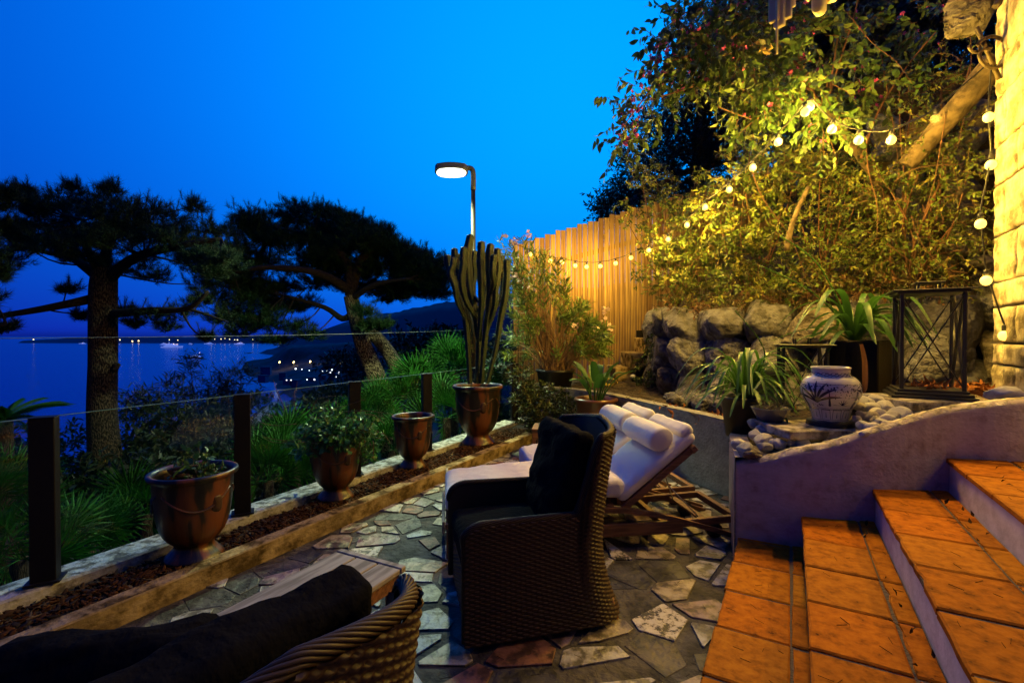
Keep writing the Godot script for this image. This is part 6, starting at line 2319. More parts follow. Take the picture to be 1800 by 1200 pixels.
func bed_things() -> void:
	# slabs
	var sl := base("stone_slab", W(2.24, 3.42, 0.855), 0.0)
	tag(sl, "flat stone slab under the blue and white vase", "slab")
	var s := ST()
	box(s, Vector3(-0.04, 0.03, -0.02), Vector3(0.74, 0.06, 0.42), Basis.from_euler(Vector3(0, deg_to_rad(4.0), 0)), 0.006)
	obj("slab", s, M["stone slab"], sl)
	var s2n := base("stone_slab", W(2.98, 3.52, 1.045))
	tag(s2n, "flat pale stone slab under the large black lantern", "slab")
	var s2 := ST()
	box(s2, Vector3(0.10, 0.03, 0.0), Vector3(0.80, 0.06, 0.50), Basis.from_euler(Vector3(0, deg_to_rad(3.0), 0)), 0.006)
	obj("slab", s2, M["stone slab"], s2n)
	# porcelain jar with painted print
	var v := base("porcelain_jar", W(2.27, 3.44, 0.915))
	tag(v, "round blue and white porcelain jar painted with plants and a robed figure", "vase")
	var prof := []
	for e in [[0.02, 0.035], [0.105, 0.035], [0.112, 0.05], [0.122, 0.09], [0.135, 0.125], [0.158, 0.165], [0.178, 0.205], [0.187, 0.25], [0.184, 0.285], [0.170, 0.318], [0.148, 0.343], [0.126, 0.358], [0.119, 0.366], [0.119, 0.398], [0.124, 0.404], [0.125, 0.411], [0.120, 0.415], [0.114, 0.411], [0.110, 0.39], [0.112, 0.36], [0.14, 0.33], [0.16, 0.25]]:
		prof.append(Vector2(e[0], e[1]))
	var js := ST()
	lathe(js, smooth_prof(prof, 3), 64)
	var jm := mk("painted porcelain", Color.WHITE, 0.15, {"coat": 0.5, "coatr": 0.04, "tex": jar_print(), "uvs": Vector3(1, 1.0 / 0.62, 1)})
	obj("jar_body", js, jm, v)
	var ring := ST()
	lathe(ring, [Vector2(0.01, 0.0), Vector2(0.148, 0.0), Vector2(0.15, 0.012), Vector2(0.142, 0.018), Vector2(0.148, 0.026), Vector2(0.146, 0.036), Vector2(0.11, 0.04), Vector2(0.02, 0.036)], 40)
	obj("foot_ring", ring, M["black plastic"], v)
	# dark bowl beside it
	var bw := base("small_bowl", W(1.93, 3.60, 0.905))
	tag(bw, "small dark glazed bowl of low grass, left of the porcelain jar", "bowl")
	var bs := ST()
	lathe(bs, [Vector2(0.01, 0.0), Vector2(0.07, 0.0), Vector2(0.09, 0.02), Vector2(0.125, 0.08), Vector2(0.135, 0.105), Vector2(0.14, 0.11), Vector2(0.13, 0.112), Vector2(0.115, 0.09)], 30)
	obj("bowl_body", bs, M["porcelain ring"], bw)
	foliage(bw, [[W(1.93, 3.60, 1.0), Vector3(0.10, 0.02, 0.10), 40]], leaf(0.05, 0.006, 0.2, 0.4, 2), M["leaf"], M["twig"], [Color(0.07, 0.085, 0.025), Color(0.10, 0.085, 0.03)], {"twig": 0.04, "per": 4, "rise": 1.2, "droop": 0.0})
	# lantern
	lantern(W(3.06, 3.56, 1.105), -31.0, 1.0, "large black lantern with glass sides and crossed bars, on the pale slab")
	lantern(W(2.55, 4.25, 0.74), -22.0, 0.95, "smaller black lantern half hidden behind the porcelain jar")
	# dead leaves in the big lantern and on the bed beside the pier
	var dl := leaf(0.06, 0.035, 0.5, 0.8, 2)
	var at := []
	var cc := []
	for i in 380:
		var p := Vector2(rf(3.35, 4.0), rf(3.45, 4.3))
		if i < 40: p = Vector2(3.06 + rf(-0.12, 0.12), 3.56 + rf(-0.12, 0.12))
		elif i > 300: p = Vector2(rf(1.7, 3.2), rf(4.6, 6.2))
		at.append(Transform3D(Basis.from_euler(Vector3(rf(-3, 3), rf(0, 6), rf(-3, 3))).scaled(Vector3.ONE * rf(0.6, 1.2)), W(p.x, p.y, (bed_y(p.x, p.y) if i >= 40 else 1.15) + rf(0.01, 0.05))))
		var k := rf(0.6, 1.4)
		cc.append(Color(0.24 * k, 0.09 * k, 0.03 * k))
	tag(many("dead_leaves", dl, M["litter"], at, cc), "dry brown leaves lying on the bed between the lantern and the pier", "dead leaves")
	# agapanthus left, in a dark pot
	var pp := base("dark_pot", W(1.98, 4.10, 0.70))
	tag(pp, "dark pot hidden under the arching leaves, left of the porcelain jar", "plant pot")
	var ps := ST()
	lathe(ps, [Vector2(0.01, 0.0), Vector2(0.15, 0.0), Vector2(0.19, 0.30), Vector2(0.20, 0.32), Vector2(0.19, 0.34), Vector2(0.17, 0.31)], 28)
	obj("pot_body", ps, M["black plastic"], pp)
	var ag := base("strap_leaved_plant", W(1.98, 4.10, 1.0))
	tag(ag, "dense clump of arching green strap leaves, left of the porcelain jar", "plant")
	strap_plant(ag, 72, 0.60, 0.030, M["strap leaf"])
	stalk(ag, [W(1.98, 4.10, 1.05), A(1345, 620, 4.0), A(1292, 545, 3.9)], 0.006)
	# second one in a tall square pot behind
	var tp := base("tall_square_pot", W(3.06, 4.28, 0.9))
	tag(tp, "tall dark square planter left of the large lantern", "plant pot")
	var ts := ST()
	box(ts, Vector3(0.06, 0.30, 0), Vector3(0.40, 0.62, 0.40), Basis.from_euler(Vector3(0, 0.5, 0)), 0.01)
	obj("pot_body", ts, M["post paint"], tp)
	var a2 := base("strap_leaved_plant", W(3.02, 4.26, 1.50))
	tag(a2, "broad strap-leaved plant in the tall square planter beside the large lantern", "plant")
	strap_plant(a2, 38, 0.62, 0.055, M["strap leaf dull"])
	stalk(a2, [W(3.02, 4.26, 1.55), A(1440, 468, 4.3), A(1372, 416, 4.3)], 0.0085)
	stalk(a2, [W(3.02, 4.26, 1.55), A(1430, 515, 4.2), A(1335, 466, 4.2)], 0.0085)
	var dlf := ST()
	blade(dlf, [A(1513, 605, 4.0), A(1520, 640, 3.95), A(1522, 680, 3.9), A(1519, 708, 3.9)], 0.04, 0.7)
	tag(obj("hanging_dead_leaf", dlf, M["dead leaf"]), "long orange-brown dead leaf hanging in front of the square planter", "dead leaf")
	# pebbles
	var pm := []
	for i in 6:
		var st := ST()
		boulder(st, Vector3.ZERO, Vector3(rf(0.95, 1.25), rf(0.72, 0.86), rf(0.85, 1.0)), Basis.IDENTITY, 0.0, 0.04, 100 + i, 8)
		pm.append(done(st))
	var peb := [[1300, 781, 14, 0], [1312, 792, 19, 3], [1343, 774, 15, 1], [1345, 787, 14, 3], [1362, 779, 10, 1], [1372, 781, 14, 0], [1393, 780, 9, 1], [1412, 780, 14, 0], [1340, 757, 12, 1], [1325, 745, 12, 3], [1330, 765, 13, 1], [1518, 748, 13, 1], [1517, 730, 11, 2], [1508, 736, 9, 2], [1532, 733, 14, 2], [1535, 753, 16, 0], [1545, 728, 15, 0], [1558, 740, 18, 0], [1567, 752, 19, 0], [1584, 730, 21, 0], [1592, 749, 12, 0], [1612, 727, 17, 0], [1615, 745, 22, 0], [1638, 735, 13, 1], [1659, 736, 14, 0], [1524, 708, 16, 1], [1540, 704, 14, 1], [1535, 718, 16, 1], [1556, 716, 17, 0], [1552, 700, 11, 1], [1527, 698, 10, 3], [1515, 716, 12, 2], [1570, 733, 14, 1], [1521, 764, 10, 1], [1598, 736, 13, 2], [1548, 744, 13, 1], [1625, 722, 13, 1], [1540, 740, 12, 2], [1642, 745, 9, 2], [1674, 740, 8, 2], [1455, 778, 7, 1]]
	var tone := ["pale", "grey", "brown-stained", "dark grey"]
	for n in peb.size():
		var e: Array = peb[n]
		var u := 3.72
		var zone := "heaped beside the jar"
		var d := 3.25
		if e[0] < 1480.0:
			zone = "on the stair wall's left end"
			d = 3.33 - (e[0] - 1290.0) * 0.0012 + (790.0 - e[1]) * 0.008
		else:
			d = 3.05 + (760.0 - e[1]) * 0.0085
		var o := MeshInstance3D.new()
		o.name = "pebble"
		o.mesh = pm[n % 6]
		o.material_override = M["pebble %d" % e[3]]
		add_child(o, true)
		var r: float = e[2] * d / 850.0 * 0.98
		o.transform = Transform3D(Basis.from_euler(Vector3(rf(-0.3, 0.3), rf(0, 6), rf(-0.25, 0.25))).scaled(Vector3(r, r, r)), A(e[0], e[1], d))
		var size := "small" if e[2] < 12 else "large" if e[2] > 16 else "mid-sized"
		tag(o, "%s %s pebble %s, %s" % [size, tone[e[3]], zone, place_word(n, peb)], "pebble", "rounded pebbles in the planted bed")
	# a rough brown stone at the end of the wall
	var rs := ST()
	boulder(rs, A(1325, 797, 3.30), Vector3(0.12, 0.05, 0.09), Basis.from_euler(Vector3(0.1, 0.4, -0.1)), 0.5, 0.25, 9, 9)
	tag(obj("rough_stone", rs, M["rock warm"]), "rough brown stone capping the left end of the white stair wall", "stone")
	var ws := ST()
	boulder(ws, A(1113, 662, 7.6), Vector3(0.055, 0.04, 0.05), Basis.IDENTITY, 0.1, 0.1, 2, 6)
	tag(obj("white_stone", ws, M["pebble 0"]), "white stone on the soil below the garden steps", "stone")
	var ps2 := ST()
	boulder(ps2, A(1770, 692, 3.2), Vector3(0.13, 0.05, 0.10), Basis.IDENTITY, 0.3, 0.1, 2, 8)
	tag(obj("pale_stone", ps2, M["pebble 0"]), "flat pale stone at the foot of the stone pier", "stone")

func place_word(n: int, all: Array) -> String:
	var left: bool = all[n][0] < 1480.0
	var same := []
	for k in all.size():
		if (all[k][0] < 1480.0) == left: same.append(k)
	same.sort_custom(func(a, b): return all[a][0] < all[b][0])
	var w := ["first", "second", "third", "fourth", "fifth", "sixth", "seventh", "eighth", "ninth", "tenth", "eleventh", "twelfth", "thirteenth", "fourteenth", "fifteenth", "sixteenth", "seventeenth", "eighteenth", "nineteenth", "twentieth", "twenty-first", "twenty-second", "twenty-third", "twenty-fourth", "twenty-fifth", "twenty-sixth", "twenty-seventh", "twenty-eighth", "twenty-ninth", "thirtieth", "thirty-first", "thirty-second"]
	return w[same.find(n)] + " from the left"

func stalk(o: Node3D, pts: Array, r: float) -> void:
	var st := ST()
	tube(st, curve(pts, 14), taper(r, r * 0.7, 14), 6)
	obj("flower_stalk", st, M["strap leaf"], o, true)

func smooth_prof(p: Array, k: int) -> Array:
	var out := []
	for i in (p.size() - 1) * k + 1:
		var f := float(i) / k
		var a := mini(int(f), p.size() - 2)
		out.append(p[a].cubic_interpolate(p[a + 1], p[maxi(a - 1, 0)], p[mini(a + 2, p.size() - 1)], f - a))
	return out

func lantern(at: Vector3, turn: float, k: float, label: String) -> void:
	var o := base("lantern", at, turn)
	tag(o, label, "lantern", "black garden lanterns")
	var I: Material = M["black iron"]
	for e in [[0.47, 0.02, 0.0], [0.43, 0.022, 0.021], [0.39, 0.02, 0.042]]:
		var b := ST()
		box(b, Vector3(0, e[2] + e[1] * 0.5, 0) * k, Vector3(e[0], e[1], e[0]) * k, Basis.IDENTITY, 0.003)
		obj("base_tier", b, I, o)
	var h := 0.17
	for sx in [-1, 1]:
		for sz in [-1, 1]:
			var p := ST()
			box(p, Vector3(sx * h, 0.405, sz * h) * k, Vector3(0.024, 0.69, 0.024) * k)
			obj("corner_post", p, I, o)
	for q in 4:
		var bas := Basis(Vector3.UP, PI / 2 * q)
		var x := ST()
		for s in [-1.0, 1.0]:
			var a := bas * Vector3(-h * s, 0.075, h) * k
			var b := bas * Vector3(h * s, 0.735, h) * k
			bar(x, a + bas * Vector3(0, 0, 0.003 * s), b + bas * Vector3(0, 0, 0.005 * s), 0.008, 0.020 * k, bas * Vector3.BACK, 0.001)
		obj("crossed_bars", x, I, o)
		var g := ST()
		box(g, bas * Vector3(0, 0.405, h - 0.010) * k, bas.get_scale() * Vector3(2 * h - 0.03, 0.66, 0.003) * k, bas, 0.0005)
		obj("glass_pane", g, M["lantern glass"], o)
	var r := ST()
	box(r, Vector3(0, 0.755, 0) * k, Vector3(0.40, 0.016, 0.40) * k)
	box(r, Vector3(0, 0.770, 0) * k, Vector3(0.46, 0.010, 0.46) * k)
	obj("roof_plate", r, I, o)
	var c := ST()
	for sx in [-1, 1]:
		for sz in [-1, 1]:
			box(c, Vector3(sx * 0.06, 0.80, sz * 0.06) * k, Vector3(0.014, 0.055, 0.014) * k)
	box(c, Vector3(0, 0.832, 0) * k, Vector3(0.17, 0.012, 0.17) * k)
	obj("vent_cap", c, I, o)

# the jar's painted print: u once round, v up the profile
func jar_print() -> ImageTexture:
	var w := 1024
	var h := 512
	var im := Image.create(w, h, false, Image.FORMAT_RGB8)
	im.fill(L(0.46, 0.45, 0.44))
	var ink := L(0.025, 0.022, 0.032)
	var pale := L(0.13, 0.12, 0.15)
	var dab := func(x: float, y: float, r: float, c: Color):
		for i in range(int(x - r), int(x + r) + 1):
			for j in range(maxi(0, int(y - r)), mini(h - 1, int(y + r)) + 1):
				if (Vector2(i, j) - Vector2(x, y)).length() <= r: im.set_pixel(posmod(i, w), j, c)
	var line := func(a: Vector2, b: Vector2, r0: float, r1: float, c: Color):
		var n := int(a.distance_to(b) / 1.2) + 1
		for i in n + 1:
			var t := float(i) / n
			var p := a.lerp(b, t)
			dab.call(p.x, p.y, lerpf(r0, r1, t), c)
	# rows measured along the profile in metres: v = metres / 0.62
	var Y := func(m: float) -> float: return m / 0.62 * h
	for e in [[0.095, 2.0], [0.105, 1.5], [0.185, 2.0], [0.195, 1.2], [0.375, 1.6], [0.432, 1.6]]:
		for i in w:
			dab.call(i, Y.call(e[0]) + 1.2 * sin(i * 0.05), e[1] * 0.7, ink)
	for i in 12:                                    # panels on the foot
		var x := i * w / 12.0
		line.call(Vector2(x + 6, Y.call(0.11)), Vector2(x + 12, Y.call(0.18)), 1.6, 1.6, ink)
		line.call(Vector2(x + 78, Y.call(0.11)), Vector2(x + 72, Y.call(0.18)), 1.6, 1.6, ink)
		line.call(Vector2(x + 12, Y.call(0.18)), Vector2(x + 72, Y.call(0.18)), 1.6, 1.6, ink)
		line.call(Vector2(x + 42, Y.call(0.125)), Vector2(x + 42, Y.call(0.16)), 4.0, 1.5, pale)
	var r2 := RandomNumberGenerator.new()
	r2.seed = 12
	for q in 3:                                     # one scene, three times round
		var ox := q * w / 3.0
		for k in 7:                                 # a palm-like plant
			var a := lerpf(-1.25, 1.25, k / 6.0)
			var p := Vector2(ox + 90, Y.call(0.235))
			var vel := Vector2(sin(a) * 4.2, 2.0 + cos(a) * 5.0)
			for s in 30:
				dab.call(p.x, p.y, 7.0 * sin(PI * minf(1.0, s / 29.0 + 0.05)) + 0.8, ink)
				p += vel
				vel += Vector2(sin(a) * 0.12, -0.16)
		for k in 14: dab.call(ox + 90 + r2.randf_range(-40, 40), Y.call(0.215) + r2.randf_range(-6, 10), r2.randf_range(2, 5), pale if k % 2 else ink)
		var f := Vector2(ox + 188, Y.call(0.205))   # a robed figure
		line.call(f, f + Vector2(2, 78), 13.0, 8.0, pale)
		line.call(f + Vector2(-9, 0), f + Vector2(-6, 80), 2.4, 2.4, ink)
		line.call(f + Vector2(11, 0), f + Vector2(10, 80), 2.4, 2.4, ink)
		line.call(f + Vector2(1, 4), f + Vector2(2, 70), 2.0, 2.0, ink)
		dab.call(f.x + 2, f.y + 92, 8.0, pale)
		for k in 20: dab.call(f.x + 2 + 8 * cos(k * 0.33), f.y + 92 + 12 * sin(k * 0.33), 1.3, ink)
		line.call(Vector2(ox + 215, Y.call(0.222)), Vector2(ox + 330, Y.call(0.224)), 1.3, 1.3, ink)
		for k in 5:
			var a := lerpf(-1.0, 1.0, k / 4.0)
			line.call(Vector2(ox + 275, Y.call(0.225)), Vector2(ox + 275 + sin(a) * 34, Y.call(0.225) + cos(a) * 34), 3.0, 1.0, ink)
		line.call(Vector2(ox + 12, Y.call(0.22)), Vector2(ox + 14, Y.call(0.315)), 8.0, 2.0, ink)
		for k in 90: dab.call(ox + r2.randf_range(0, w / 3.0), Y.call(0.355) + r2.randf_range(-22, 14), r2.randf_range(1.6, 5.0), ink if k % 3 else pale)
		for k in 26: dab.call(ox + r2.randf_range(215, 330), Y.call(0.30) + r2.randf_range(-24, 24), r2.randf_range(1.4, 3.4), ink)
	for i in w:                                     # neck band
		for j in range(int(Y.call(0.44)), int(Y.call(0.475))):
			if sin(i * 0.12) * cos(j * 0.35 + i * 0.04) > -0.15: im.set_pixel(i, j, pale)
	return ImageTexture.create_from_image(im)

# ---------------------------------------------------------------- plants on the bank
func bank_plants() -> void:
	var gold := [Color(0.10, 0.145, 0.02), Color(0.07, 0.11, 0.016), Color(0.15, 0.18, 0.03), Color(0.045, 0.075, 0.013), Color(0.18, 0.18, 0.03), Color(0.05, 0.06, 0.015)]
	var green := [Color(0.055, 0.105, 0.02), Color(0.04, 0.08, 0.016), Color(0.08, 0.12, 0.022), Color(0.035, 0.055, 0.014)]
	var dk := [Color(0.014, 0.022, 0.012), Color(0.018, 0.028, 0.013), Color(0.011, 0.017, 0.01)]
	var small := leaf(0.040, 0.022, 0.2, 0.2, 2)
	var midl := leaf(0.064, 0.028, 0.2, 0.35, 3)
	var big := leaf(0.078, 0.040, 0.18, 0.35, 3)
	var blobs := func(list: Array) -> Array:
		var out := []
		for e in list:
			out.append([A(e[0], e[1], e[2]), Vector3(e[3], e[4], e[3] * 0.9) * e[2] / 850.0, e[5]])
		return out
	# dark evergreen far behind
	var ft := A(1220, 420, 12.5)
	var o := base("evergreen_tree", Vector3(ft.x, 2.5, ft.z))
	tag(o, "tall dark evergreen tree behind the plank fence", "tree")
	var tr := ST()
	tube(tr, [Vector3(ft.x, 2.5, ft.z), A(1225, 300, 12.5), A(1235, 150, 12.6), A(1250, 20, 12.7)], [0.22, 0.18, 0.12, 0.06], 10)
	obj("trunk", tr, M["pine bark"], o, true)
	var l1 := []
	for e in [[1190, 180, 60, 60], [1230, 130, 60, 60], [1150, 240, 50, 50], [1200, 260, 70, 60], [1260, 210, 70, 70], [1130, 300, 40, 40], [1180, 320, 60, 40], [1240, 300, 70, 50], [1290, 280, 60, 60], [1300, 150, 70, 80], [1260, 70, 60, 60], [1330, 60, 70, 60], [1360, 160, 60, 80], [1110, 350, 36, 20], [1160, 352, 50, 24], [1080, 368, 26, 10], [1225, 190, 60, 60], [1400, 60, 70, 60], [1340, 240, 60, 60], [1250, 360, 60, 30], [1310, 10, 60, 40], [1430, 130, 60, 70], [1480, 60, 70, 60], [1540, 110, 70, 80], [1600, 60, 70, 70], [1560, 200, 60, 60], [1290, 90, 60, 60], [1330, 130, 60, 60], [1390, 110, 60, 60], [1400, 180, 60, 60], [1360, 20, 60, 50], [1280, 200, 60, 60], [1440, 200, 60, 60], [1210, 60, 40, 50], [1230, 220, 60, 50]]:
		l1.append([A(e[0], e[1], 12.4 + rf(-0.9, 0.9)), Vector3(e[2], e[3], e[2]) * 12.4 / 850.0, 130])
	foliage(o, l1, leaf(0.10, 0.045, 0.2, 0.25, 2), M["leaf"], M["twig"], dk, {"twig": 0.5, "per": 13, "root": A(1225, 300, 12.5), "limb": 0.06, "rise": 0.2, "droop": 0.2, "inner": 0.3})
	# ivy-clad dark thicket behind the leaning tree, closing off the sky
	var th := base("dark_thicket", A(1500, 330, 8.0))
	tag(th, "dense dark thicket of leaves behind the leaning tree, filling the top right", "thicket")
	var tb := []
	for i in 58:
		var px := rf(1330, 1740)
		var py := rf(-20, 330)
		if py > 230.0 and px < 1400.0: py -= 90.0
		tb.append([A(px, py, rf(7.0, 8.6)), Vector3(60, 50, 55) * 8.0 / 850.0, 75])
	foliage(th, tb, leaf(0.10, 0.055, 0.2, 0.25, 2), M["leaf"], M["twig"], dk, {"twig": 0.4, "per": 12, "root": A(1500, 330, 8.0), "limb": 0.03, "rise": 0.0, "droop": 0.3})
	# flowering tree: trunk leaning from right to left over the bed
	var fr := base("flowering_tree", A(1560, 345, 4.9))
	tag(fr, "leaning tree with drooping leaves and small magenta flowers arching towards the sky", "tree")
	var t2 := ST()
	tube(t2, curve([A(1580, 420, 5.1), A(1550, 335, 5.0), A(1512, 280, 4.9), A(1480, 232, 4.85), A(1446, 196, 4.8)], 12), taper(0.042, 0.034, 12), 10)
	obj("trunk", t2, M["old log"], fr, true)
	var limbs := [[[1446, 196], [1438, 150], [1432, 110]], [[1446, 196], [1400, 120], [1365, 60], [1350, -20]], [[1432, 110], [1380, 105], [1320, 84], [1250, 90], [1180, 110]], [[1250, 90], [1190, 40], [1170, 10]], [[1180, 110], [1150, 150], [1120, 190], [1090, 230]], [[1446, 196], [1452, 140], [1455, 120]], [[1452, 190], [1460, 130], [1470, 60]], [[1365, 60], [1300, 30], [1220, 20], [1160, 60]], [[1320, 84], [1270, 130], [1200, 160], [1130, 180]], [[1512, 280], [1540, 200], [1590, 120], [1640, 60]], [[1438, 150], [1380, 170], [1330, 210], [1260, 190]], [[1446, 196], [1470, 120], [1500, 20], [1510, -40]]]
	for l in limbs:
		var s := ST()
		var pts := []
		for k in l.size(): pts.append(A(l[k][0], l[k][1], 4.8 - 0.05 * k + rf(-0.12, 0.12) * (0 if k == 0 else 1)))
		tube(s, curve(pts, 12), taper(0.013, 0.005, 12), 6)
		obj("limb", s, M["red twig"], fr, true)
	var fb: Array = blobs.call([[1130, 175, 4.7, 34, 30, 13], [1105, 215, 4.6, 22, 26, 9], [1155, 130, 4.7, 34, 30, 14], [1180, 70, 4.7, 34, 34, 14], [1165, 100, 4.6, 24, 24, 8], [1215, 40, 4.8, 44, 36, 22], [1200, 130, 4.7, 44, 30, 34], [1250, 85, 4.6, 46, 34, 36], [1290, 40, 4.8, 46, 36, 36], [1300, 110, 4.5, 50, 36, 40], [1350, 60, 4.6, 46, 38, 30], [1350, 130, 4.6, 50, 36, 40], [1400, 90, 4.7, 46, 40, 34], [1395, 160, 4.5, 46, 36, 36], [1330, 190, 4.6, 44, 30, 34], [1450, 60, 4.9, 46, 40, 24], [1480, 130, 5.0, 40, 40, 22], [1520, 60, 5.1, 50, 40, 24], [1580, 40, 5.2, 50, 40, 24], [1260, 10, 4.7, 50, 26, 30], [1380, 10, 4.8, 50, 26, 24], [1430, 170, 4.6, 36, 30, 24], [1540, 160, 4.8, 34, 30, 22], [1640, 60, 4.9, 44, 40, 24], [1096, 250, 4.6, 16, 14, 8], [1520, 170, 4.9, 26, 24, 16], [1450, 220, 4.5, 30, 30, 22]])
	foliage(fr, fb, big, M["leaf"], M["red twig"], green, {"twig": 0.28, "per": 8, "droop": 0.55, "rise": -0.1})
	var fl := ST()
	fl.set_smooth_group(-1)
	for i in 5:
		var a := TAU * i / 5.0
		var d := Vector3(cos(a), 0.8, sin(a))
		var s := Vector3(-sin(a), 0, cos(a)) * 0.010
		tri(fl, Vector3.ZERO, d * 0.012 - s, d * 0.024)
		tri(fl, Vector3.ZERO, d * 0.024, d * 0.012 + s)
	var fm := done(fl)
	var at := []
	var cc := []
	for b in fb:
		for i in (16 if b[0].x < 2.0 else 5):
			at.append(Transform3D(Basis.from_euler(Vector3(rf(-2, 2), rf(0, 6), rf(-2, 2))).scaled(Vector3.ONE * rf(0.8, 1.3)), b[0] + rdir() * b[1] * rf(0.6, 1.1)))
			var v := rf(0.7, 1.2)
			cc.append(Color(0.42 * v, 0.05 * v, 0.20 * v))
	for e in [[1330, 79], [1338, 91], [1356, 87], [1347, 96]]:
		for i in 5:
			at.append(Transform3D(Basis.from_euler(Vector3(rf(-1, 1), rf(0, 6), rf(-1, 1))).scaled(Vector3.ONE * 1.2), A(e[0] + rf(-2, 2), e[1] + rf(-2, 2), 4.3)))
			cc.append(Color(0.5, 0.36, 0.12))
	many("flowers", fm, M["petal"], at, cc, fr)
	# shrubs spilling over the rock wall, lit by the string of bulbs
	var list := [
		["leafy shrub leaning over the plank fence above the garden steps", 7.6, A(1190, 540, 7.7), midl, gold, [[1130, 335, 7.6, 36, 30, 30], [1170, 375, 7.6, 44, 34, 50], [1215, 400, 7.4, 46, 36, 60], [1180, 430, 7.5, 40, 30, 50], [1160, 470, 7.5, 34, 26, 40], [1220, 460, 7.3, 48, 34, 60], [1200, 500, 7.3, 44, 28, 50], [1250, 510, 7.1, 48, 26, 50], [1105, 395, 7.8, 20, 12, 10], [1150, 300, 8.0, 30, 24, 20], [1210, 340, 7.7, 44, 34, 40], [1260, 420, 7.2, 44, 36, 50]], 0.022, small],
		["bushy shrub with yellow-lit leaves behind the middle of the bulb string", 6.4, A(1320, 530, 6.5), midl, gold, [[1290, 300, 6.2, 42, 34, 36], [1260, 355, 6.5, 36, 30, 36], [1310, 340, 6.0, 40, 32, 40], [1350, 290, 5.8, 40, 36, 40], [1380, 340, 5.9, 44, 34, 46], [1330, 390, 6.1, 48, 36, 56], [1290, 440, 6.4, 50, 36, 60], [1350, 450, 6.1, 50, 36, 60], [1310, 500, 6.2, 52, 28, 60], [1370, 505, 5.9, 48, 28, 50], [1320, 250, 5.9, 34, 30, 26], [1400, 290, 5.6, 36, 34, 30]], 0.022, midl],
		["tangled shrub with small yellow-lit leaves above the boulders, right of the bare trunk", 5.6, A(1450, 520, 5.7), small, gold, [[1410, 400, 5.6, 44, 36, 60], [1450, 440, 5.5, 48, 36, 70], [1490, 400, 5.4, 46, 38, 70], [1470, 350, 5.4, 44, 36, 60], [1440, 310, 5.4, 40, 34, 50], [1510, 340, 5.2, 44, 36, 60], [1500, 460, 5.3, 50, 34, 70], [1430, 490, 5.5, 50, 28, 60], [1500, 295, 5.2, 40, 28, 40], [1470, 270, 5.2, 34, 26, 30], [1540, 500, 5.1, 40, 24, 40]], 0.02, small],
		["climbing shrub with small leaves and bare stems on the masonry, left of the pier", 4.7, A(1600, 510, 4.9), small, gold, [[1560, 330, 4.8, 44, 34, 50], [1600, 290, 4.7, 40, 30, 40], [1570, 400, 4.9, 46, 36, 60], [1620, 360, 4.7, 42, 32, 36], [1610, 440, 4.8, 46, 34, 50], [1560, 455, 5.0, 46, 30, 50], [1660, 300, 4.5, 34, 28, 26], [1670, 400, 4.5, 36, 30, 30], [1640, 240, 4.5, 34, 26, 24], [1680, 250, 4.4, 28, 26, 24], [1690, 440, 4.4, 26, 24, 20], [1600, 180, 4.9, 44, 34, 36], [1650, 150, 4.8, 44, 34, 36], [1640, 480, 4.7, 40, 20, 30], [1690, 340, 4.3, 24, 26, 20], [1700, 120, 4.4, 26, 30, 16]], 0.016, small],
	]
	for e in list:
		var root: Vector3 = e[2]
		var s := base("bank_shrub", root)
		tag(s, e[0], "shrub", "shrubs on the bank above the boulders")
		var bb: Array = blobs.call(e[5])
		for q in bb: q[2] = int(q[2] * 0.8)
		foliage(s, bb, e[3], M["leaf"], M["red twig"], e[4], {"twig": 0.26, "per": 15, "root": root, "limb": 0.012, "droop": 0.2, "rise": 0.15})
	# bare woody stem showing white-barked in the shrub
	var st := ST()
	tube(st, curve([A(1382, 440, 5.2), A(1390, 400, 5.15), A(1402, 366, 5.15), A(1420, 330, 5.2)], 8), taper(0.030, 0.022, 8), 8)
	tag(obj("bare_stem", st, M["old log"]), "short pale bare stem among the yellow-lit shrubs", "stem")
	# low growth along the top of the boulders
	var lg := base("ground_creeper", A(1330, 540, 6.2))
	tag(lg, "low creeper with tiny leaves along the top of the boulder wall", "creeper")
	foliage(lg, blobs.call([[1200, 535, 6.9, 40, 12, 40], [1260, 538, 6.5, 50, 12, 50], [1330, 535, 6.0, 50, 14, 60], [1400, 530, 5.7, 50, 14, 60], [1460, 520, 5.4, 50, 14, 50], [1520, 505, 5.1, 50, 14, 50], [1580, 500, 4.9, 50, 14, 40], [1640, 500, 4.7, 40, 14, 30]]), small, M["leaf"], M["red twig"], [Color(0.05, 0.06, 0.02), Color(0.09, 0.07, 0.025), Color(0.12, 0.06, 0.025)], {"twig": 0.16, "per": 9, "droop": 0.1})
	# ivy beside the garden steps
	var iv := base("ivy", A(1140, 660, 7.9))
	tag(iv, "ivy climbing the left end of the boulder wall beside the garden steps", "ivy")
	foliage(iv, blobs.call([[1150, 590, 7.5, 10, 22, 26], [1145, 640, 7.4, 20, 30, 40], [1130, 660, 7.5, 18, 20, 30], [1160, 670, 7.3, 16, 22, 26], [1148, 612, 7.4, 10, 18, 20]]), small, M["leaf"], M["twig"], green, {"twig": 0.12, "per": 8, "droop": 0.4})
	# tufts by the grey wall
	var tf := base("grey_tuft", A(1112, 705, 6.3))
	tag(tf, "small feathery tuft hanging over the grey bed wall behind the loungers", "plant")
	foliage(tf, blobs.call([[1120, 700, 6.25, 12, 14, 20], [1108, 712, 6.2, 9, 10, 14]]), leaf(0.03, 0.005, 0.2, 0.2, 2), M["leaf"], M["twig"], [Color(0.07, 0.085, 0.05)], {"twig": 0.10, "per": 10})
	# long reddish bare stems of the climber
	var cs := base("climber_stems", A(1600, 400, 4.4))
	tag(cs, "thin reddish bare climber stems hanging down the masonry beside the pier", "climber")
	var sv := ST()
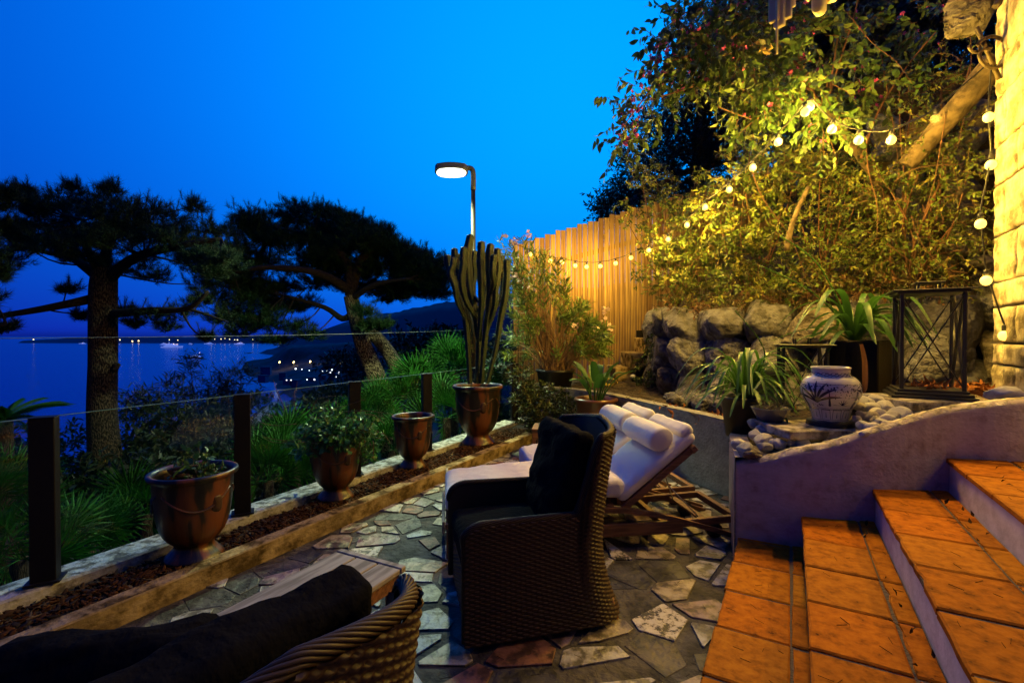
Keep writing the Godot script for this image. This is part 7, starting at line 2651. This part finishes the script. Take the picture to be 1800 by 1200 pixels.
	for e in [[1577, 160, 1580, 240, 1586, 300, 1592, 360], [1700, 60, 1702, 120, 1690, 210, 1680, 262], [1620, 290, 1640, 330, 1660, 370, 1640, 420], [1545, 100, 1556, 160, 1572, 250, 1580, 330], [1690, 290, 1640, 292, 1600, 300, 1570, 320], [1660, 200, 1650, 260, 1640, 320, 1622, 380], [1560, 430, 1600, 460, 1620, 480, 1610, 500], [1480, 20, 1530, 80, 1570, 110, 1600, 150], [1640, 330, 1680, 310, 1700, 296, 1730, 290], [1550, 330, 1556, 400, 1562, 440, 1580, 480], [1700, 480, 1660, 470, 1620, 430, 1600, 380], [1520, 240, 1524, 300, 1540, 360, 1540, 420], [1320, 300, 1340, 350, 1390, 420, 1420, 500], [1560, 250, 1600, 230, 1650, 220, 1700, 215]]:
		var dd := 4.5 + rf(-0.3, 0.5)
		if e[0] > 1640: dd = 4.2
		tube(sv, curve([A(e[0], e[1], dd), A(e[2], e[3], dd), A(e[4], e[5], dd), A(e[6], e[7], dd)], 12), taper(0.0045, 0.002, 12), 5)
	obj("stems", sv, M["red twig"], cs, true)

# ---------------------------------------------------------------- strings of bulbs
func string_lights() -> void:
	var glass := SphereMesh.new()
	glass.radius = 0.034
	glass.height = 0.073
	glass.radial_segments = 20
	glass.rings = 12
	var sk := ST()
	tube(sk, [Vector3(0, 0.034, 0), Vector3(0, 0.075, 0), Vector3(0, 0.082, 0)], [0.015, 0.016, 0.008], 10)
	var socket := done(sk)
	var a := base("string_lights", A(1140, 430, 8.3))
	tag(a, "string of warm globe bulbs running along the plank fence and up into the shrubs", "string lights")
	var run := [[932, 447, 8.45], [967, 459, 8.42], [988, 461, 8.42], [1011, 467, 8.42], [1031, 469, 8.42], [1055, 468, 8.42], [1082, 463, 8.4], [1109, 453, 8.3], [1140, 440, 8.0], [1174, 421, 7.6], [1207, 396, 7.0], [1239, 365, 6.5], [1281, 334, 5.9], [1322, 296, 5.3], [1366, 251, 4.75], [1413, 199, 4.35], [1421, 190, 4.35], [1460, 229, 4.35], [1507, 248, 4.3], [1564, 248, 4.2], [1641, 210, 4.0]]
	for k in range(8, 20): run[k][2] *= 0.925
	hang(a, run, glass, socket, [20], [Vector3(-0.3, 0.1, 0), Vector3(0.35, 0.35, 0.2)])
	var b := base("string_lights", A(1738, 400, 3.6))
	tag(b, "string of warm globe bulbs hanging down the edge of the stone pier", "string lights")
	hang(b, [[1734, 208, 3.62], [1739, 291, 3.62], [1722, 394, 3.58], [1733, 493, 3.56], [1766, 590, 3.50], [1786, 590, 3.44]], glass, socket, [], [Vector3(0.02, 0.33, 0), Vector3(0.25, 0.1, 0.2)])

func hang(o: Node3D, run: Array, glass: Mesh, socket: Mesh, unlit: Array, ends: Array) -> void:
	var wire := []
	for k in run.size():
		wire.append(A(run[k][0], run[k][1], run[k][2]) + Vector3(0, 0.085, 0))
	var all := [wire[0] + ends[0]]
	for k in run.size():
		if k > 0: all.append((wire[k - 1] + wire[k]) * 0.5 + Vector3(0, -0.015, 0))
		all.append(wire[k])
	all.append(wire[-1] + ends[1])
	var st := ST()
	tube(st, curve(all, all.size() * 3), taper(0.0062, 0.0062, all.size() * 3), 5)
	obj("cable", st, M["black plastic"], o, true)
	for k in run.size():
		var at := A(run[k][0], run[k][1], run[k][2])
		var lit := not k in unlit
		var b := obj("bulb", glass, M["bulb glow"] if lit else M["clear bulb"], o)
		b.position = at - whole(o)
		if not lit: tag(b, "unlit clear bulb")
		obj("socket", socket, M["black plastic"], b)
		if lit:
			var li := OmniLight3D.new()
			li.name = "bulb_light"
			li.light_color = L(1.0, 0.60, 0.08)
			li.light_energy = 0.36 if run.size() < 10 else 0.42 if k < 8 else 1.6
			li.light_size = 0.02
			li.omni_range = 30.0
			li.omni_attenuation = 2.0
			li.shadow_enabled = true
			b.add_child(li)

# ---------------------------------------------------------------- litter
func litter() -> void:
	var nd := ST()
	nd.set_smooth_group(-1)
	box(nd, Vector3.ZERO, Vector3(0.05, 0.0016, 0.0016), Basis.IDENTITY, 0.0002)
	var nm := done(nd)
	var at := []
	var cc := []
	var vs := [-0.293, 0.069, 0.450, 0.838, 1.3]
	for i in 110:
		var s := rng.randi_range(0, 3)
		var v := rf(vs[s] + 0.02, vs[s + 1])
		var u := rf(1.2, 3.6)
		at.append(Transform3D(Basis.from_euler(Vector3(0, rf(0, 6), rf(-0.05, 0.05))).scaled(Vector3(rf(0.2, 0.9), 1, 1)), S(u, v, 0.2 * (s + 1) + 0.004)))
		cc.append(Color(0.03, 0.016, 0.008))
	for i in 500:
		var d := rf(1.6, 5.0)
		var x := rf(kerb_x(d), 0.3 + d * 0.4)
		at.append(Transform3D(Basis.from_euler(Vector3(0, rf(0, 6), 0)).scaled(Vector3(rf(0.3, 1.1), 1, 1)), W(x, d, 0.012)))
		cc.append(Color(0.035, 0.022, 0.012))
	tag(many("fallen_needles", nm, M["litter"], at, cc), "fallen pine needles and crumbs scattered over the tiles and paving", "pine needles")
	var dl := leaf(0.035, 0.02, 0.4, 0.6, 2)
	at = []
	cc = []
	for i in 60:
		var s := rng.randi_range(1, 3)
		at.append(Transform3D(Basis.from_euler(Vector3(rf(-2, 2), rf(0, 6), rf(-1, 1))).scaled(Vector3.ONE * rf(0.4, 1.0)), S(rf(1.6, 3.7), vs[s + 1] - rf(0.0, 0.09) if s < 3 else rf(0.9, 1.3), 0.2 * (s + 1) + 0.012)))
		cc.append(Color(0.05, 0.028, 0.012))
	tag(many("fallen_leaves", dl, M["litter"], at, cc), "a few curled dry leaves caught at the back of the steps", "dead leaves")
